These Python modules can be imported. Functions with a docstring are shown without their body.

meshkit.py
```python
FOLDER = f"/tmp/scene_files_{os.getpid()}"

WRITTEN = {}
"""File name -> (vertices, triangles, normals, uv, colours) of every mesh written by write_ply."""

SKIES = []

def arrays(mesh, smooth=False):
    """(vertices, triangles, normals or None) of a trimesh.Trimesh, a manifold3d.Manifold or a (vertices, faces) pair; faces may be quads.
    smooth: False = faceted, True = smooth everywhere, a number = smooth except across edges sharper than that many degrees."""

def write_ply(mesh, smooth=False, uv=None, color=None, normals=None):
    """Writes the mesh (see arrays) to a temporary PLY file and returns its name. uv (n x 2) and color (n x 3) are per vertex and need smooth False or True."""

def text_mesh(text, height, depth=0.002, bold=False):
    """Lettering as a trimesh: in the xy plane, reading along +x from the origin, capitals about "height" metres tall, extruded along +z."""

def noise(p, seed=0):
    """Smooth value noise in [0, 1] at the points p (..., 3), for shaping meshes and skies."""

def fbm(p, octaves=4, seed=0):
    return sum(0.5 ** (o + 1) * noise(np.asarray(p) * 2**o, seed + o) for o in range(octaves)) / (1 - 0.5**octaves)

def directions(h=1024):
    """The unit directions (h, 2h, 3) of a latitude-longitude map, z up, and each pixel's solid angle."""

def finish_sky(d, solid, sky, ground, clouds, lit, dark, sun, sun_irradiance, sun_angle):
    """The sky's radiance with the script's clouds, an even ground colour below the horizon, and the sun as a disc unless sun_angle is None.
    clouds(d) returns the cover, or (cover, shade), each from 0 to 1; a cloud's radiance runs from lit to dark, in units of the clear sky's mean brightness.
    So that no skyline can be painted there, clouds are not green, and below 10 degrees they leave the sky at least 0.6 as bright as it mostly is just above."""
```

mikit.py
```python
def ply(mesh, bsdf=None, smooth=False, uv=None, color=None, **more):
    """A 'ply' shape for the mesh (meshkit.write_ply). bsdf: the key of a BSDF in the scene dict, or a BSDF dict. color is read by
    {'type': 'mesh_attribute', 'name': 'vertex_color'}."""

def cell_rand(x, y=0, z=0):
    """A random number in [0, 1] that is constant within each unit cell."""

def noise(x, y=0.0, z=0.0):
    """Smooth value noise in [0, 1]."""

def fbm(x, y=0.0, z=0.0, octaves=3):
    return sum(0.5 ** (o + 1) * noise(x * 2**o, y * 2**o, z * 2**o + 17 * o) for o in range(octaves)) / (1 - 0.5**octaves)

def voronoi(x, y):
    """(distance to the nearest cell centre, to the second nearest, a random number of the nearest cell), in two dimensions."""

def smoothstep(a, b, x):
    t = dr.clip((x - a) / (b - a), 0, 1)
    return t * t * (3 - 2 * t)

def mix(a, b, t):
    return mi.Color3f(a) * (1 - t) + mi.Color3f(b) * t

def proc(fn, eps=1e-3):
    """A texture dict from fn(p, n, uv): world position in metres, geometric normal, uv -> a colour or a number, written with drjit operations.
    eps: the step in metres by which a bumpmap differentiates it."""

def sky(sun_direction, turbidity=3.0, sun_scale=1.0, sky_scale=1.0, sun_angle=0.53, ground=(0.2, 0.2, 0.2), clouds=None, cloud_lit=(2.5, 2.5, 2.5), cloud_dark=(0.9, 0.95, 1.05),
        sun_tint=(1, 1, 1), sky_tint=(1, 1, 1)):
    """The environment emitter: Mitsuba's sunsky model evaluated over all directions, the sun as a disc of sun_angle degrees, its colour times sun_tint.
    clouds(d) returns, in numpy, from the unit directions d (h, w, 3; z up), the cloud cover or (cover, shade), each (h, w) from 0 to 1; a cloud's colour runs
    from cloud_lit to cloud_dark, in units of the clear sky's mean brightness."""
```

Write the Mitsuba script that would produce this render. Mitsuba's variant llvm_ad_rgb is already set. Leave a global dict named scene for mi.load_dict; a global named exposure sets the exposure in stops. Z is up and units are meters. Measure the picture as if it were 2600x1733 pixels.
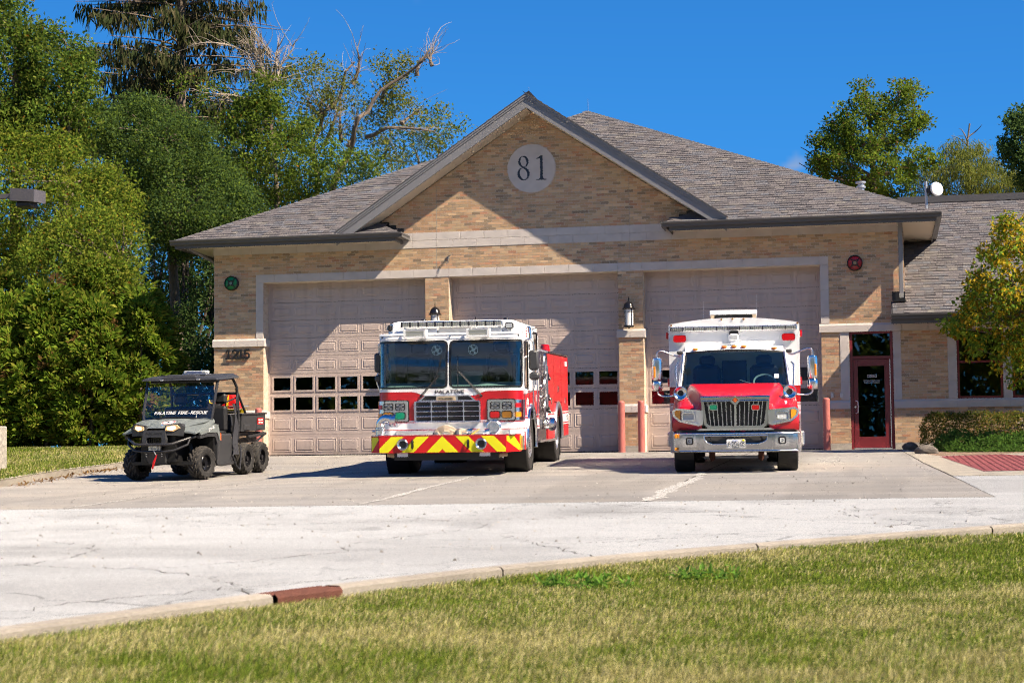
import math, random
import numpy as np, trimesh, mitsuba as mi, mikit, meshkit
import drjit as dr
from mikit import noise, fbm, voronoi, cell_rand, smoothstep, mix
from shapely.geometry import Polygon, Point, LineString, box as sbox
from shapely.ops import unary_union
from scipy.interpolate import PchipInterpolator
T = mi.ScalarTransform4f
scene, labels = {}, {}
rng = np.random.default_rng(7)

# ---------------------------------------------------------------- camera, sky, exposure
FOV, YAW, PITCH, ROLL = 32.30, 0.2064, 0.06901, -0.00998
EYE = np.array([15.4256, -42.7322, -0.2581])
fw = np.array([-math.sin(YAW)*math.cos(PITCH), math.cos(YAW)*math.cos(PITCH), math.sin(PITCH)])
rt = np.array([math.cos(YAW), math.sin(YAW), 0.0]); up0 = np.cross(rt, fw)
upv = -math.sin(ROLL)*rt + math.cos(ROLL)*up0
scene['camera'] = {'type': 'thinlens', 'fov': FOV, 'fov_axis': 'x', 'near_clip': 0.1, 'far_clip': 2000.0,
                   'aperture_radius': 0.007, 'focus_distance': 33.0,
                   'to_world': T().look_at(EYE.tolist(), (EYE+fw*10).tolist(), upv.tolist())}
SUN = (2.65, -1.0, 2.70)
def clouds(d):
    x, y, z = d[..., 0], d[..., 1], d[..., 2]
    az = np.arctan2(x, y); el = np.arcsin(np.clip(z, -1, 1))
    q = np.stack([x*5.0+9, y*2.0, el*12.0+3.0], -1)
    n = meshkit.fbm(q, 5, 5)
    behind = np.clip((-y-0.1)/0.4, 0, 1)*np.clip(1-(el-0.27)/0.16, 0, 1)*np.clip((el-0.04)/0.06, 0, 1)
    c = np.clip((n-0.40)/0.12, 0, 1)*behind*0.85
    def puff(a0, e0, sa, se, k):
        m = meshkit.fbm(np.stack([az*55, el*70, az*0+k], -1), 4, int(k))
        r = ((az-a0)/sa)**2+((el-e0)/se)**2
        return np.clip(1.15-r, 0, 1)*np.clip((m-0.32)*2.6, 0, 1)
    return np.clip(c+0.75*puff(-0.0479, 0.166, 0.008, 0.006, 1.0)+0.7*puff(-0.267, 0.262, 0.012, 0.005, 2.0), 0, 1), 0.35+0*c
scene['sky'] = mikit.sky(SUN, turbidity=2.2, sun_scale=1.0, sky_scale=0.66, ground=(0.2, 0.2, 0.17), clouds=clouds,
                         sky_tint=(0.14, 0.53, 0.93), sun_tint=(0.97, 1.0, 1.05))
exposure = 2.8

# ---------------------------------------------------------------- helpers
def num(key):
    if key not in scene and key not in labels: return key
    i = 1
    while f'{key}_{i:03d}' in scene or f'{key}_{i:03d}' in labels: i += 1
    return f'{key}_{i:03d}'
XF = [np.eye(4)]
def put(key, mesh, mat, smooth=False, color=None, label=None, kind=None, cat=None, group=None):
    """one shape entry; repeated keys are numbered. mesh = (V, F) or trimesh"""
    key = num(key)
    v, f = (np.asarray(mesh.vertices), np.asarray(mesh.faces)) if hasattr(mesh, 'vertices') else mesh
    v = np.asarray(v, float) @ XF[0][:3, :3].T + XF[0][:3, 3]
    if smooth not in (False, True):
        m = trimesh.Trimesh(v, f, process=False); m.merge_vertices(); v, f = m.vertices, m.faces
    scene[key] = mikit.ply((np.asarray(v), np.asarray(f)), mat, smooth=smooth, color=color)
    if label or kind or cat or group:
        labels[key] = {k: x for k, x in (('label', label), ('kind', kind), ('category', cat), ('group', group)) if x}
    return key
def thing(key, label, cat, group=None):
    key = num(key); labels[key] = {'label': label, 'category': cat}
    if group: labels[key]['group'] = group
    return key
def note(key, label): labels.setdefault(key, {})['label'] = label
def cat(ms):
    vs, fs, n = [], [], 0
    for m in ms:
        v, f = (m.vertices, m.faces) if hasattr(m, 'vertices') else m
        vs.append(np.asarray(v, float)); fs.append(np.asarray(f, int)+n); n += len(v)
    return np.vstack(vs), np.vstack(fs)
BF = np.array([[0,1,3],[0,3,2],[4,6,7],[4,7,5],[0,4,5],[0,5,1],[2,3,7],[2,7,6],[0,2,6],[0,6,4],[1,5,7],[1,7,3]])
def bx(x0, x1, y0, y1, z0, z1):
    return np.array([[x, y, z] for x in (x0, x1) for y in (y0, y1) for z in (z0, z1)], float), BF
def hull(pts):
    m = trimesh.convex.convex_hull(np.asarray(pts, float)); return np.asarray(m.vertices), np.asarray(m.faces)
def cb(x0, x1, y0, y1, z0, z1, c=0.01):
    """box with chamfered edges"""
    p = []
    for sx, X in ((1, x0), (-1, x1)):
        for sy, Y in ((1, y0), (-1, y1)):
            for sz, Z in ((1, z0), (-1, z1)):
                p += [[X, Y+sy*c, Z+sz*c], [X+sx*c, Y, Z+sz*c], [X+sx*c, Y+sy*c, Z]]
    return hull(p)
def frame_of(d):
    d = np.asarray(d, float); d = d/np.linalg.norm(d)
    a = np.cross(d, [0, 0, 1.0] if abs(d[2]) < 0.9 else [1.0, 0, 0]); a /= np.linalg.norm(a)
    return a, np.cross(d, a), d
def cy(p0, p1, r0, r1=None, n=16, caps=True):
    p0, p1 = np.asarray(p0, float), np.asarray(p1, float); r1 = r0 if r1 is None else r1
    a, b, d = frame_of(p1-p0); t = np.arange(n)*2*np.pi/n
    ring = np.cos(t)[:, None]*a+np.sin(t)[:, None]*b
    v = np.vstack([p0+ring*r0, p1+ring*r1]); i = np.arange(n); j = (i+1) % n
    f = np.vstack([np.stack([i, j, j+n], 1), np.stack([i, j+n, i+n], 1)])
    if caps:
        v = np.vstack([v, p0, p1]); f = np.vstack([f, np.stack([j, i, i*0+2*n], 1), np.stack([i+n, j+n, i*0+2*n+1], 1)])
    return v, f
def tube(path, r, n=8):
    path = np.asarray(path, float); m = len(path); r = np.broadcast_to(r, m)
    tg = np.gradient(path, axis=0); tg /= np.linalg.norm(tg, axis=1, keepdims=True)+1e-12
    a, b, _ = frame_of(tg[0]); t = np.arange(n)*2*np.pi/n; vs = []
    for k in range(m):
        a = a-tg[k]*(a@tg[k]); a /= np.linalg.norm(a)+1e-12; b = np.cross(tg[k], a)
        vs.append(path[k]+r[k]*(np.cos(t)[:, None]*a+np.sin(t)[:, None]*b))
    v = np.vstack(vs); i = np.arange(n); j = (i+1) % n; fs = []
    for k in range(m-1):
        o = k*n; fs += [np.stack([i+o, j+o, j+o+n], 1), np.stack([i+o, j+o+n, i+o+n], 1)]
    v = np.vstack([v, path[0], path[-1]]); o = (m-1)*n
    fs += [np.stack([j, i, i*0+m*n], 1), np.stack([i+o, j+o, i*0+m*n+1], 1)]
    return v, np.vstack(fs)
def smoothpath(pts, k=6):
    pts = np.asarray(pts, float)
    if len(pts) < 3: return pts
    from scipy.interpolate import CubicSpline
    s = np.r_[0, np.cumsum(np.linalg.norm(np.diff(pts, axis=0), axis=1))]
    return CubicSpline(s, pts)(np.linspace(0, s[-1], (len(pts)-1)*k+1))
def polys(g): return [p for p in (g.geoms if hasattr(g, 'geoms') else [g]) if p.geom_type == 'Polygon' and p.area > 1e-9]
def ext(poly, d):
    if not hasattr(poly, 'area'): poly = Polygon(poly)
    return cat([trimesh.creation.extrude_polygon(p, d, engine='earcut') for p in polys(poly.buffer(0))])
def fx(poly, y0, y1):
    """polygon in (x, z), thickness from y0 (front) to y1"""
    v, f = ext(poly, y1-y0); return np.stack([v[:, 0], y0+v[:, 2], v[:, 1]], 1), f[:, ::-1]
def sx(poly, x0, x1):
    """polygon in (y, z), from x0 to x1"""
    v, f = ext(poly, x1-x0); return np.stack([x0+v[:, 2], v[:, 0], v[:, 1]], 1), f
def tz(poly, z0, z1):
    v, f = ext(poly, z1-z0); return np.stack([v[:, 0], v[:, 1], z0+v[:, 2]], 1), f
def lathe(prof, p, axis=(0, 0, 1), n=24):
    """profile [(r, h)] about the axis through p"""
    a, b, d = frame_of(axis); t = np.arange(n)*2*np.pi/n; ring = np.cos(t)[:, None]*a+np.sin(t)[:, None]*b
    v = np.vstack([np.asarray(p)+d*h+ring*r for r, h in prof]); i = np.arange(n); j = (i+1) % n; fs = []
    for k in range(len(prof)-1):
        o = k*n; fs += [np.stack([i+o, j+o, j+o+n], 1), np.stack([i+o, j+o+n, i+o+n], 1)]
    return v, np.vstack(fs)
def ell(c, r, n=2):
    m = trimesh.creation.icosphere(subdivisions=n); return m.vertices*np.asarray(r)+np.asarray(c), m.faces
def rrect(x0, x1, z0, z1, r=0.02): return sbox(x0+r, z0+r, x1-r, z1-r).buffer(r, quad_segs=4)
def mv(m, M):
    v, f = m; M = np.asarray(M, float); return v@M[:3, :3].T+M[:3, 3], f
def trs(x=0, y=0, z=0): M = np.eye(4); M[:3, 3] = x, y, z; return M
def rot(deg, axis): return trimesh.transformations.rotation_matrix(math.radians(deg), axis)
def text(s, h, bold=False, d=0.004, stretch=1.0, slant=0.0):
    """lettering centred on the origin, in the xz plane, facing -y"""
    m = meshkit.text_mesh(s, h, d, bold); v = np.array(m.vertices)
    v[:, 0] = v[:, 0]*stretch+v[:, 1]*slant
    c = (v.min(0)+v.max(0))/2
    return np.stack([v[:, 0]-c[0], -v[:, 2], v[:, 1]-c[1]], 1), np.asarray(m.faces)

# ---------------------------------------------------------------- materials
def rgb(c): return {'type': 'rgb', 'value': [float(x) for x in c]}
def mat(name, c, rough=0.6, two=True, **k):
    tex = c if isinstance(c, dict) else rgb(c)
    b = {'type': 'principled', 'base_color': tex, 'roughness': rough, **k}
    scene[name] = {'type': 'twosided', 'bsdf': b} if two else b
    return name
def lvl(fn): return mikit.proc(fn)
VC = {'type': 'mesh_attribute', 'name': 'vertex_color'}
scene['m_vertex'] = {'type': 'twosided', 'bsdf': {'type': 'diffuse', 'reflectance': VC}}
def vary(c, scale, amt, octs=3):
    c = [float(x) for x in c]
    return lvl(lambda p, n, uv: mi.Color3f(*c)*(1-amt/2+amt*fbm(p.x*scale, p.y*scale, p.z*scale, octaves=octs)))
mat('m_mortar', vary((.48, .42, .35), 9, .3), .9)
mat('m_stone', vary((.51, .465, .435), 5, .22), .85)
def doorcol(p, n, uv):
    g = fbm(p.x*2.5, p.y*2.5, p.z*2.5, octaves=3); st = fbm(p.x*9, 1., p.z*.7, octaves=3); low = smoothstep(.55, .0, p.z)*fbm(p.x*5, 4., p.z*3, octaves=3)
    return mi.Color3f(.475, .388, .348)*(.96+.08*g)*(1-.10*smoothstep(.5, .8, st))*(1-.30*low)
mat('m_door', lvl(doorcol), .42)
mat('m_trim', (.17, .165, .17), .4)
mat('m_gutter', (.085, .082, .084), .38)
mat('m_rake', (.20, .198, .208), .38)
mat('m_soffit', (.55, .48, .38), .6)
mat('m_black', (.012, .012, .013), .4)
mat('m_blackgloss', (.010, .010, .012), .2)
mat('m_rubber', vary((.022, .021, .021), 20, .5), .75)
mat('m_bollard', vary((.44, .135, .115), 6, .12), .55)
mat('m_reddoor', (.165, .018, .024), .35)
mat('m_interior', (.10, .10, .10), .9)
mat('m_foundation', vary((.33, .305, .27), 14, .7, 4), .9)
mat('m_alu', (.62, .62, .63), .32, metallic=.9)
scene['m_chrome'] = {'type': 'twosided', 'bsdf': {'type': 'roughconductor', 'material': 'none', 'alpha': .07, 'specular_reflectance': rgb((.80, .82, .85))}}
scene['m_steel'] = {'type': 'twosided', 'bsdf': {'type': 'roughconductor', 'material': 'none', 'alpha': .2, 'specular_reflectance': rgb((.72, .72, .73))}}
def plate_h(p, n, uv):
    s = .05; a = (p.x+p.y+p.z*.9)/s; b = (p.x+p.y-p.z*.9)/s
    ca = dr.abs(a-dr.floor(a)-.5); cb_ = dr.abs(b-dr.floor(b)-.5)
    return .0022*dr.maximum(smoothstep(.2, .07, ca)*smoothstep(.33, .27, cb_), smoothstep(.2, .07, cb_)*smoothstep(.33, .27, ca))
scene['m_plate'] = {'type': 'twosided', 'bsdf': {'type': 'bumpmap', 'arbitrary': lvl(plate_h), 'scale': 1.0,
    'bsdf': {'type': 'roughconductor', 'material': 'none', 'alpha': .22, 'specular_reflectance': rgb((.70, .68, .65))}}}
scene['m_glass'] = {'type': 'thindielectric', 'int_ior': 1.52}
scene['m_tint'] = {'type': 'thindielectric', 'int_ior': 1.6, 'specular_transmittance': rgb((.60, .76, .75))}
scene['m_dark_glass'] = {'type': 'thindielectric', 'int_ior': 1.6, 'specular_transmittance': rgb((.22, .25, .25))}
scene['m_lens_glass'] = {'type': 'thindielectric', 'int_ior': 1.45, 'specular_transmittance': rgb((.93, .94, .95))}
mat('m_white', (.70, .71, .72), .22, clearcoat=.8, clearcoat_gloss=.95)
mat('m_red', (.43, .004, .011), .25, clearcoat=1., clearcoat_gloss=.96)
mat('m_sheet_red', (.52, .010, .012), .35)
mat('m_sheet_yellow', (.72, .68, .01), .4)
mat('m_lens_red', (.45, .004, .010), .12, specular=.8)
mat('m_lens_amber', (.75, .26, .01), .12, specular=.8)
mat('m_lens_green', (.005, .20, .11), .12, specular=.8)
mat('m_lens_clear', (.40, .42, .43), .1, specular=.9)
mat('m_lens_amber_dark', (.28, .12, .015), .12, specular=.8)
mat('m_plastic', (.045, .046, .05), .45)
mat('m_grey', (.15, .17, .17), .3, clearcoat=.6)
mat('m_letter_white', (.8, .8, .8), .5)
mat('m_letter_black', (.02, .02, .022), .5)
mat('m_navy', (.018, .028, .045), .5)
mat('m_cloth', (.035, .036, .045), .95)
mat('m_seat', (.016, .016, .018), .5)
mat('m_dash', (.30, .36, .34), .7)
mat('m_rust', vary((.095, .032, .02), 30, .6), .85)
mat('m_galv', (.45, .47, .50), .4, metallic=.6)
# ---------------------------------------------------------------- ground
_pf = PchipInterpolator([-400, -80, -60, -45, -33, -26, -20, -16, -12, -7, -3, -.5, 0, 300], [-2.2, -1.65, -1.5, -1.30, -1.10, -.94, -.765, -.575, -.40, -.21, -.085, -.012, 0, 0])
def sstep(a, b, x): t = np.clip((np.asarray(x, float)-a)/(b-a), 0, 1); return t*t*(3-2*t)
def gz(X, Y):
    X, Y = np.asarray(X, float), np.asarray(Y, float)
    cross = .125*sstep(6.3, 3.0, X)*sstep(-2, -6, Y)*sstep(-20, -13, Y)
    far = .0075*np.clip(X-9, -12, 12)*sstep(-8, -20, Y)*sstep(-34, -22, Y)
    return _pf(Y)-cross+far
def drape(poly, off=0.0, step=.5, extra=None):
    """a sheet over a plan polygon, following the ground"""
    fn = extra or gz
    vs, fs, n = [], [], 0
    for p in polys(poly):
        x0, y0, x1, y1 = p.bounds
        cells = []
        xs = np.arange(math.floor(x0/step), math.ceil(x1/step))*step; ys = np.arange(math.floor(y0/step), math.ceil(y1/step))*step
        for x in xs:
            for y in ys:
                c = sbox(x, y, x+step, y+step)
                if p.contains(c): cells.append(c)
                else:
                    c = c.intersection(p); cells += polys(c)
        for c in cells:
            v, f = trimesh.creation.triangulate_polygon(c, engine='earcut') if len(c.exterior.coords) != 5 else (np.array(c.exterior.coords)[:4], np.array([[0, 1, 2], [0, 2, 3]]))
            v = np.asarray(v)[:, :2]; f = np.asarray(f)
            a = v[f[0]]; s = (a[1, 0]-a[0, 0])*(a[2, 1]-a[0, 1])-(a[1, 1]-a[0, 1])*(a[2, 0]-a[0, 0])
            if s < 0: f = f[:, ::-1]
            vs.append(np.column_stack([v, fn(v[:, 0], v[:, 1])+off])); fs.append(f+n); n += len(v)
    m = trimesh.Trimesh(np.vstack(vs), np.vstack(fs), process=False); m.merge_vertices(digits_vertex=5)
    return np.asarray(m.vertices), np.asarray(m.faces)
def speck(p, s, k): return cell_rand(dr.floor(p.x*s), dr.floor(p.y*s), k)
def concrete(p, n, uv):
    big = fbm(p.x*.35, p.y*.5, 2., octaves=4); st = fbm(p.x*.5, p.y*2.6, 7., octaves=4); fine = fbm(p.x*45, p.y*45, 0., octaves=2)
    c = mix((.205, .190, .172), (.172, .164, .156), smoothstep(.3, .7, big))*(.80+.40*st)*(.90+.2*fine)
    lane = smoothstep(.56, .68, fbm(p.x*1.1+5, p.y*.22, 4., octaves=3))
    pit = smoothstep(.985, .99, speck(p, 38, 3.))
    return c*(1-.13*lane)*(1-.45*pit)
def asphalt(p, n, uv):
    big = fbm(p.x*.5, p.y*.5, 1., octaves=4); f1 = fbm(p.x*60, p.y*60, 0., octaves=2); sp = speck(p, 70, 5.)
    c = mix((.255, .262, .268), (.205, .209, .213), smoothstep(.35, .68, big))*(.80+.40*f1)*(.88+.24*sp)
    wx = p.x+.5*fbm(p.x*1.1, p.y*1.1, 3., octaves=4)+.18*noise(p.x*5, p.y*5, 1.); wy = p.y+.5*fbm(p.x*1.1, p.y*1.1, 9., octaves=4)+.18*noise(p.x*5, p.y*5, 6.)
    a, b, _ = voronoi(wx*.36, wy*.5)
    gate = smoothstep(.42, .6, fbm(p.x*.33+2, p.y*.4, 12., octaves=3)); thin = smoothstep(.022, .005, b-a)*gate*smoothstep(.3, .5, fbm(p.x*9, p.y*9, 8.))
    a2, b2, _ = voronoi(wx*1.3+9, wy*1.6); th2 = smoothstep(.05, .01, b2-a2)*smoothstep(.56, .7, fbm(p.x*.5+7, p.y*.5, 22., octaves=3))
    dark = smoothstep(.60, .75, fbm(p.x*.8+3, p.y*1.5, 31., octaves=3))
    oil = smoothstep(.66, .80, fbm(p.x*.9+13, p.y*.45, 41., octaves=4)); tyre = smoothstep(.55, .72, fbm(p.x*.12, p.y*2.2+p.x*.35, 51., octaves=3))
    return c*(1-.10*dark)*(1-.14*oil)*(1-.07*tyre)*(1-.38*dr.maximum(thin, .65*th2))
def soilcol(p, n, uv): return mix((.10, .075, .035), (.16, .125, .05), fbm(p.x*6, p.y*6, 1., octaves=3))*(.75+.5*noise(p.x*40, p.y*40, 2.))
def walkcol(p, n, uv): return mi.Color3f(.215, .195, .163)*(.78+.44*fbm(p.x*3, p.y*3, 3., octaves=4))*(.92+.16*noise(p.x*60, p.y*60, 1.))
mat('m_concrete', lvl(concrete), .85); mat('m_asphalt', lvl(asphalt), .9); mat('m_soil', lvl(soilcol), .95); mat('m_walk', lvl(walkcol), .85)
mat('m_seal', lvl(lambda p, n, uv: mi.Color3f(.30, .29, .275)*(.5+.7*speck(p, 45, 1.))), .9)
mat('m_kerb', lvl(lambda p, n, uv: mi.Color3f(.24, .215, .182)*(.7+.6*fbm(p.x*2.2, p.y*2.2, p.z*4, octaves=4))*(.88+.24*noise(p.x*70, p.y*70, p.z*70))), .85)
mat('m_pad', lvl(lambda p, n, uv: mi.Color3f(.165, .042, .045)*(.75+.5*fbm(p.x*9, p.y*9, 2., octaves=3))), .7)
mat('m_mulch', lvl(lambda p, n, uv: mix((.08, .05, .035), (.20, .14, .10), noise(p.x*30, p.y*30, 2.))*(.6+.8*noise(p.x*80, p.y*50, 5.))), .95)

# front kerb: a gentle curve along the near edge of the road (road side)
KERB = smoothpath([(8.2, -44.5), (9.7, -40.2), (10.65, -36.9), (11.23, -34.8), (11.95, -32.9), (12.8, -31.15), (13.72, -29.82), (14.97, -28.42), (16.6, -26.85), (18.5, -25.2), (21, -23.4), (25, -21.2)], 4)
def offset(line, d):
    t = np.gradient(line, axis=0); t /= np.linalg.norm(t, axis=1, keepdims=True)
    return line+d*np.stack([t[:, 1], -t[:, 0]], 1)
def strip_mesh(line, prof, zf):
    """a profile [(offset to the right, height)] swept along a plan line, z from zf"""
    rows = []
    for o, h in prof:
        q = offset(line, o); rows.append(np.column_stack([q, zf(q[:, 0], q[:, 1])+h]))
    v = np.vstack(rows); n = len(line); fs = []
    for k in range(len(prof)-1):
        i = np.arange(n-1)+k*n; fs += [np.stack([i, i+n, i+n+1], 1), np.stack([i, i+n+1, i+1], 1)]
    return v, np.vstack(fs)
LAWN_EDGE = offset(KERB, .16)
def lawn_z(X, Y):
    X, Y = np.asarray(X, float), np.asarray(Y, float)
    b = meshkit.fbm(np.stack([X*.55, Y*.55, X*0], -1), 3, 3)
    return gz(X, Y)+.042+.05*(b-.5)
lawn_poly = Polygon(list(map(tuple, LAWN_EDGE))+[(40, -21), (40, -60), (0, -60), (4, -50)]).buffer(0)

NEAR = sbox(-40, -60, 60, 20)
base = put('ground', cat([drape(sbox(-160, -180, 190, 260).difference(NEAR), -.045, 10.0), drape(NEAR, -.045, 1.0)]), 'm_soil', True, kind='structure', label='bare earth and grass soil under and around the station')
road = put('road', drape(sbox(-60, -60, 70, -20.33).difference(Polygon(list(map(tuple, offset(KERB, .05)))+[(45, -21), (45, -62), (0, -62)]).buffer(0)), 0, 1.0), 'm_asphalt', True, kind='structure', label='pale cracked asphalt road across the front')
put('road', drape(sbox(16.75, -20.33, 60, -15.3).union(Polygon([(16.42, -15.3), (16.75, -20.33), (17.2, -20.33), (17.2, -15.3)])), 0, 1.0), 'm_asphalt', True, kind='structure', label='pale asphalt pull-off to the right of the apron')
# explicit open cracks in the asphalt, as thin dark recessed-looking ribbons of tar and grit
CR = [[(6.9, -31.2), (8.6, -29.6), (9.8, -29.9), (11.0, -28.2), (12.6, -27.4), (14.0, -26.2)], [(9.8, -29.9), (10.9, -31.0), (11.6, -32.4)],
      [(8.6, -29.6), (8.3, -27.6), (7.2, -26.6), (6.0, -26.2)], [(11.0, -28.2), (10.9, -26.6), (11.4, -25.2), (10.6, -23.8)],
      [(12.3, -30.6), (13.3, -28.9), (14.9, -27.1), (16.9, -25.2), (18.9, -23.6)], [(13.3, -28.9), (12.5, -27.6), (11.9, -26.3)],
      [(14.0, -21.4), (15.1, -22.6), (15.0, -23.7), (15.6, -24.6), (15.2, -25.6)], [(4.0, -24.4), (6.4, -25.0), (8.3, -24.4), (10.6, -23.8), (13.2, -23.9)],
      [(10.2, -33.4), (11.0, -31.7), (12.0, -30.5), (13.2, -29.3)], [(15.0, -23.7), (17.2, -23.0), (19.5, -22.2)]]
mat('m_crack', (.07, .065, .06), .95)
for c in CR:
    q = smoothpath(c, 14); q = q+.05*rng.normal(size=q.shape); w = .0025+.006*rng.random(len(q))**2
    n = len(q); L = offset(q, 1); d = L-q; a = q+d*w[:, None]; b = q-d*w[:, None]
    v = np.vstack([a, b]); i = np.arange(n-1)
    put('road__crack', (np.column_stack([v, gz(v[:, 0], v[:, 1])+.004]), np.vstack([np.stack([i, i+n, i+n+1], 1), np.stack([i, i+n+1, i+1], 1)])), 'm_crack')
# concrete apron in slabs with open joints
ap = Polygon([(-1.35, -.0), (-1.6, -5), (-1.35, -7.3), (-1.05, -9.9), (-.64, -12.5), (-.2, -15), (.3, -20.30), (16.74, -20.30), (16.40, -15.3), (16.1, -10), (15.72, -.0)])
put('apron', drape(ap.buffer(.25), -.022, .5), 'm_crack', True, kind='structure', label='concrete apron of large slabs in front of the garage doors')
xs, ys = [-3, 4.43, 8.62, 12.45, 18], [-21, -16.7, -10.0, -4.4, 1]
for i in range(4):
    for j in range(4):
        g = .012
        s = ap.intersection(sbox(xs[i]+g, ys[j]+g*.6, xs[i+1]-g, ys[j+1]-g*.6))
        if s.area > .2: put('apron__slab', drape(s, 0, .5), 'm_concrete', True)
# ragged, crumbling joint filler along three of the long joints
for x, y0, y1, w in ((8.62, -20.2, -13.4, .07), (12.45, -20.25, -14.2, .15), (4.43, -20.2, -17.6, .05), (12.45, -14.2, -12.8, .10)):
    t = np.linspace(0, 1, 40); ww = w*(.35+.9*rng.random(40))*np.interp(t, [0, .12, .8, 1], [.5, 1, .8, .2]); yy = y0+(y1-y0)*t; cx = x+.03*rng.normal(size=40).cumsum()*.3
    v = np.vstack([np.column_stack([cx-ww, yy]), np.column_stack([cx+ww, yy])]); k = np.arange(39)
    put('apron__joint_filler', (np.column_stack([v, gz(v[:, 0], v[:, 1])+.005]), np.vstack([np.stack([k, k+40, k+41], 1), np.stack([k, k+41, k+1], 1)])), 'm_seal')
# walk, tactile pad, planting bed at the right
put('sidewalk', drape(Polygon([(15.74, -.02), (16.12, -10), (16.42, -15.28), (60, -15.28), (60, -4.6), (18.3, -4.9), (17.2, -6.0), (16.45, -6.2), (15.98, -2.3), (15.95, -.02)]), .004, .5), 'm_walk', True, kind='structure', label='concrete pavement along the right edge of the apron')
pad = Polygon([(16.5, -6.75), (17.75, -5.9), (19.3, -10.4), (18.2, -13.6), (16.95, -14.0)])
padk = put('sidewalk__tactile_pad', drape(pad, .010, .5), 'm_pad', True, label='brick red tactile paving pad set in the pavement')
dm = []
for x in np.arange(16.4, 19.4, .12):
    for y in np.arange(-14.2, -5.8, .12):
        if pad.buffer(-.06).contains(Point(x, y)):
            z = float(gz(x, y))+.010; dm.append(hull([(x+.028*math.cos(a), y+.028*math.sin(a), z) for a in np.arange(6)*math.pi/3]+[(x+.016*math.cos(a), y+.016*math.sin(a), z+.010) for a in np.arange(6)*math.pi/3]))
put('sidewalk__tactile_pad__dome', cat(dm), 'm_pad', kind='stuff')
put('planting_bed', drape(Polygon([(15.95, -.02), (15.98, -2.3), (16.45, -6.2), (17.2, -6.0), (18.3, -4.9), (60, -4.6), (60, -.02)]), .006, .5), 'm_mulch', True, kind='structure', label='mulched planting bed below the wing windows')
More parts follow.
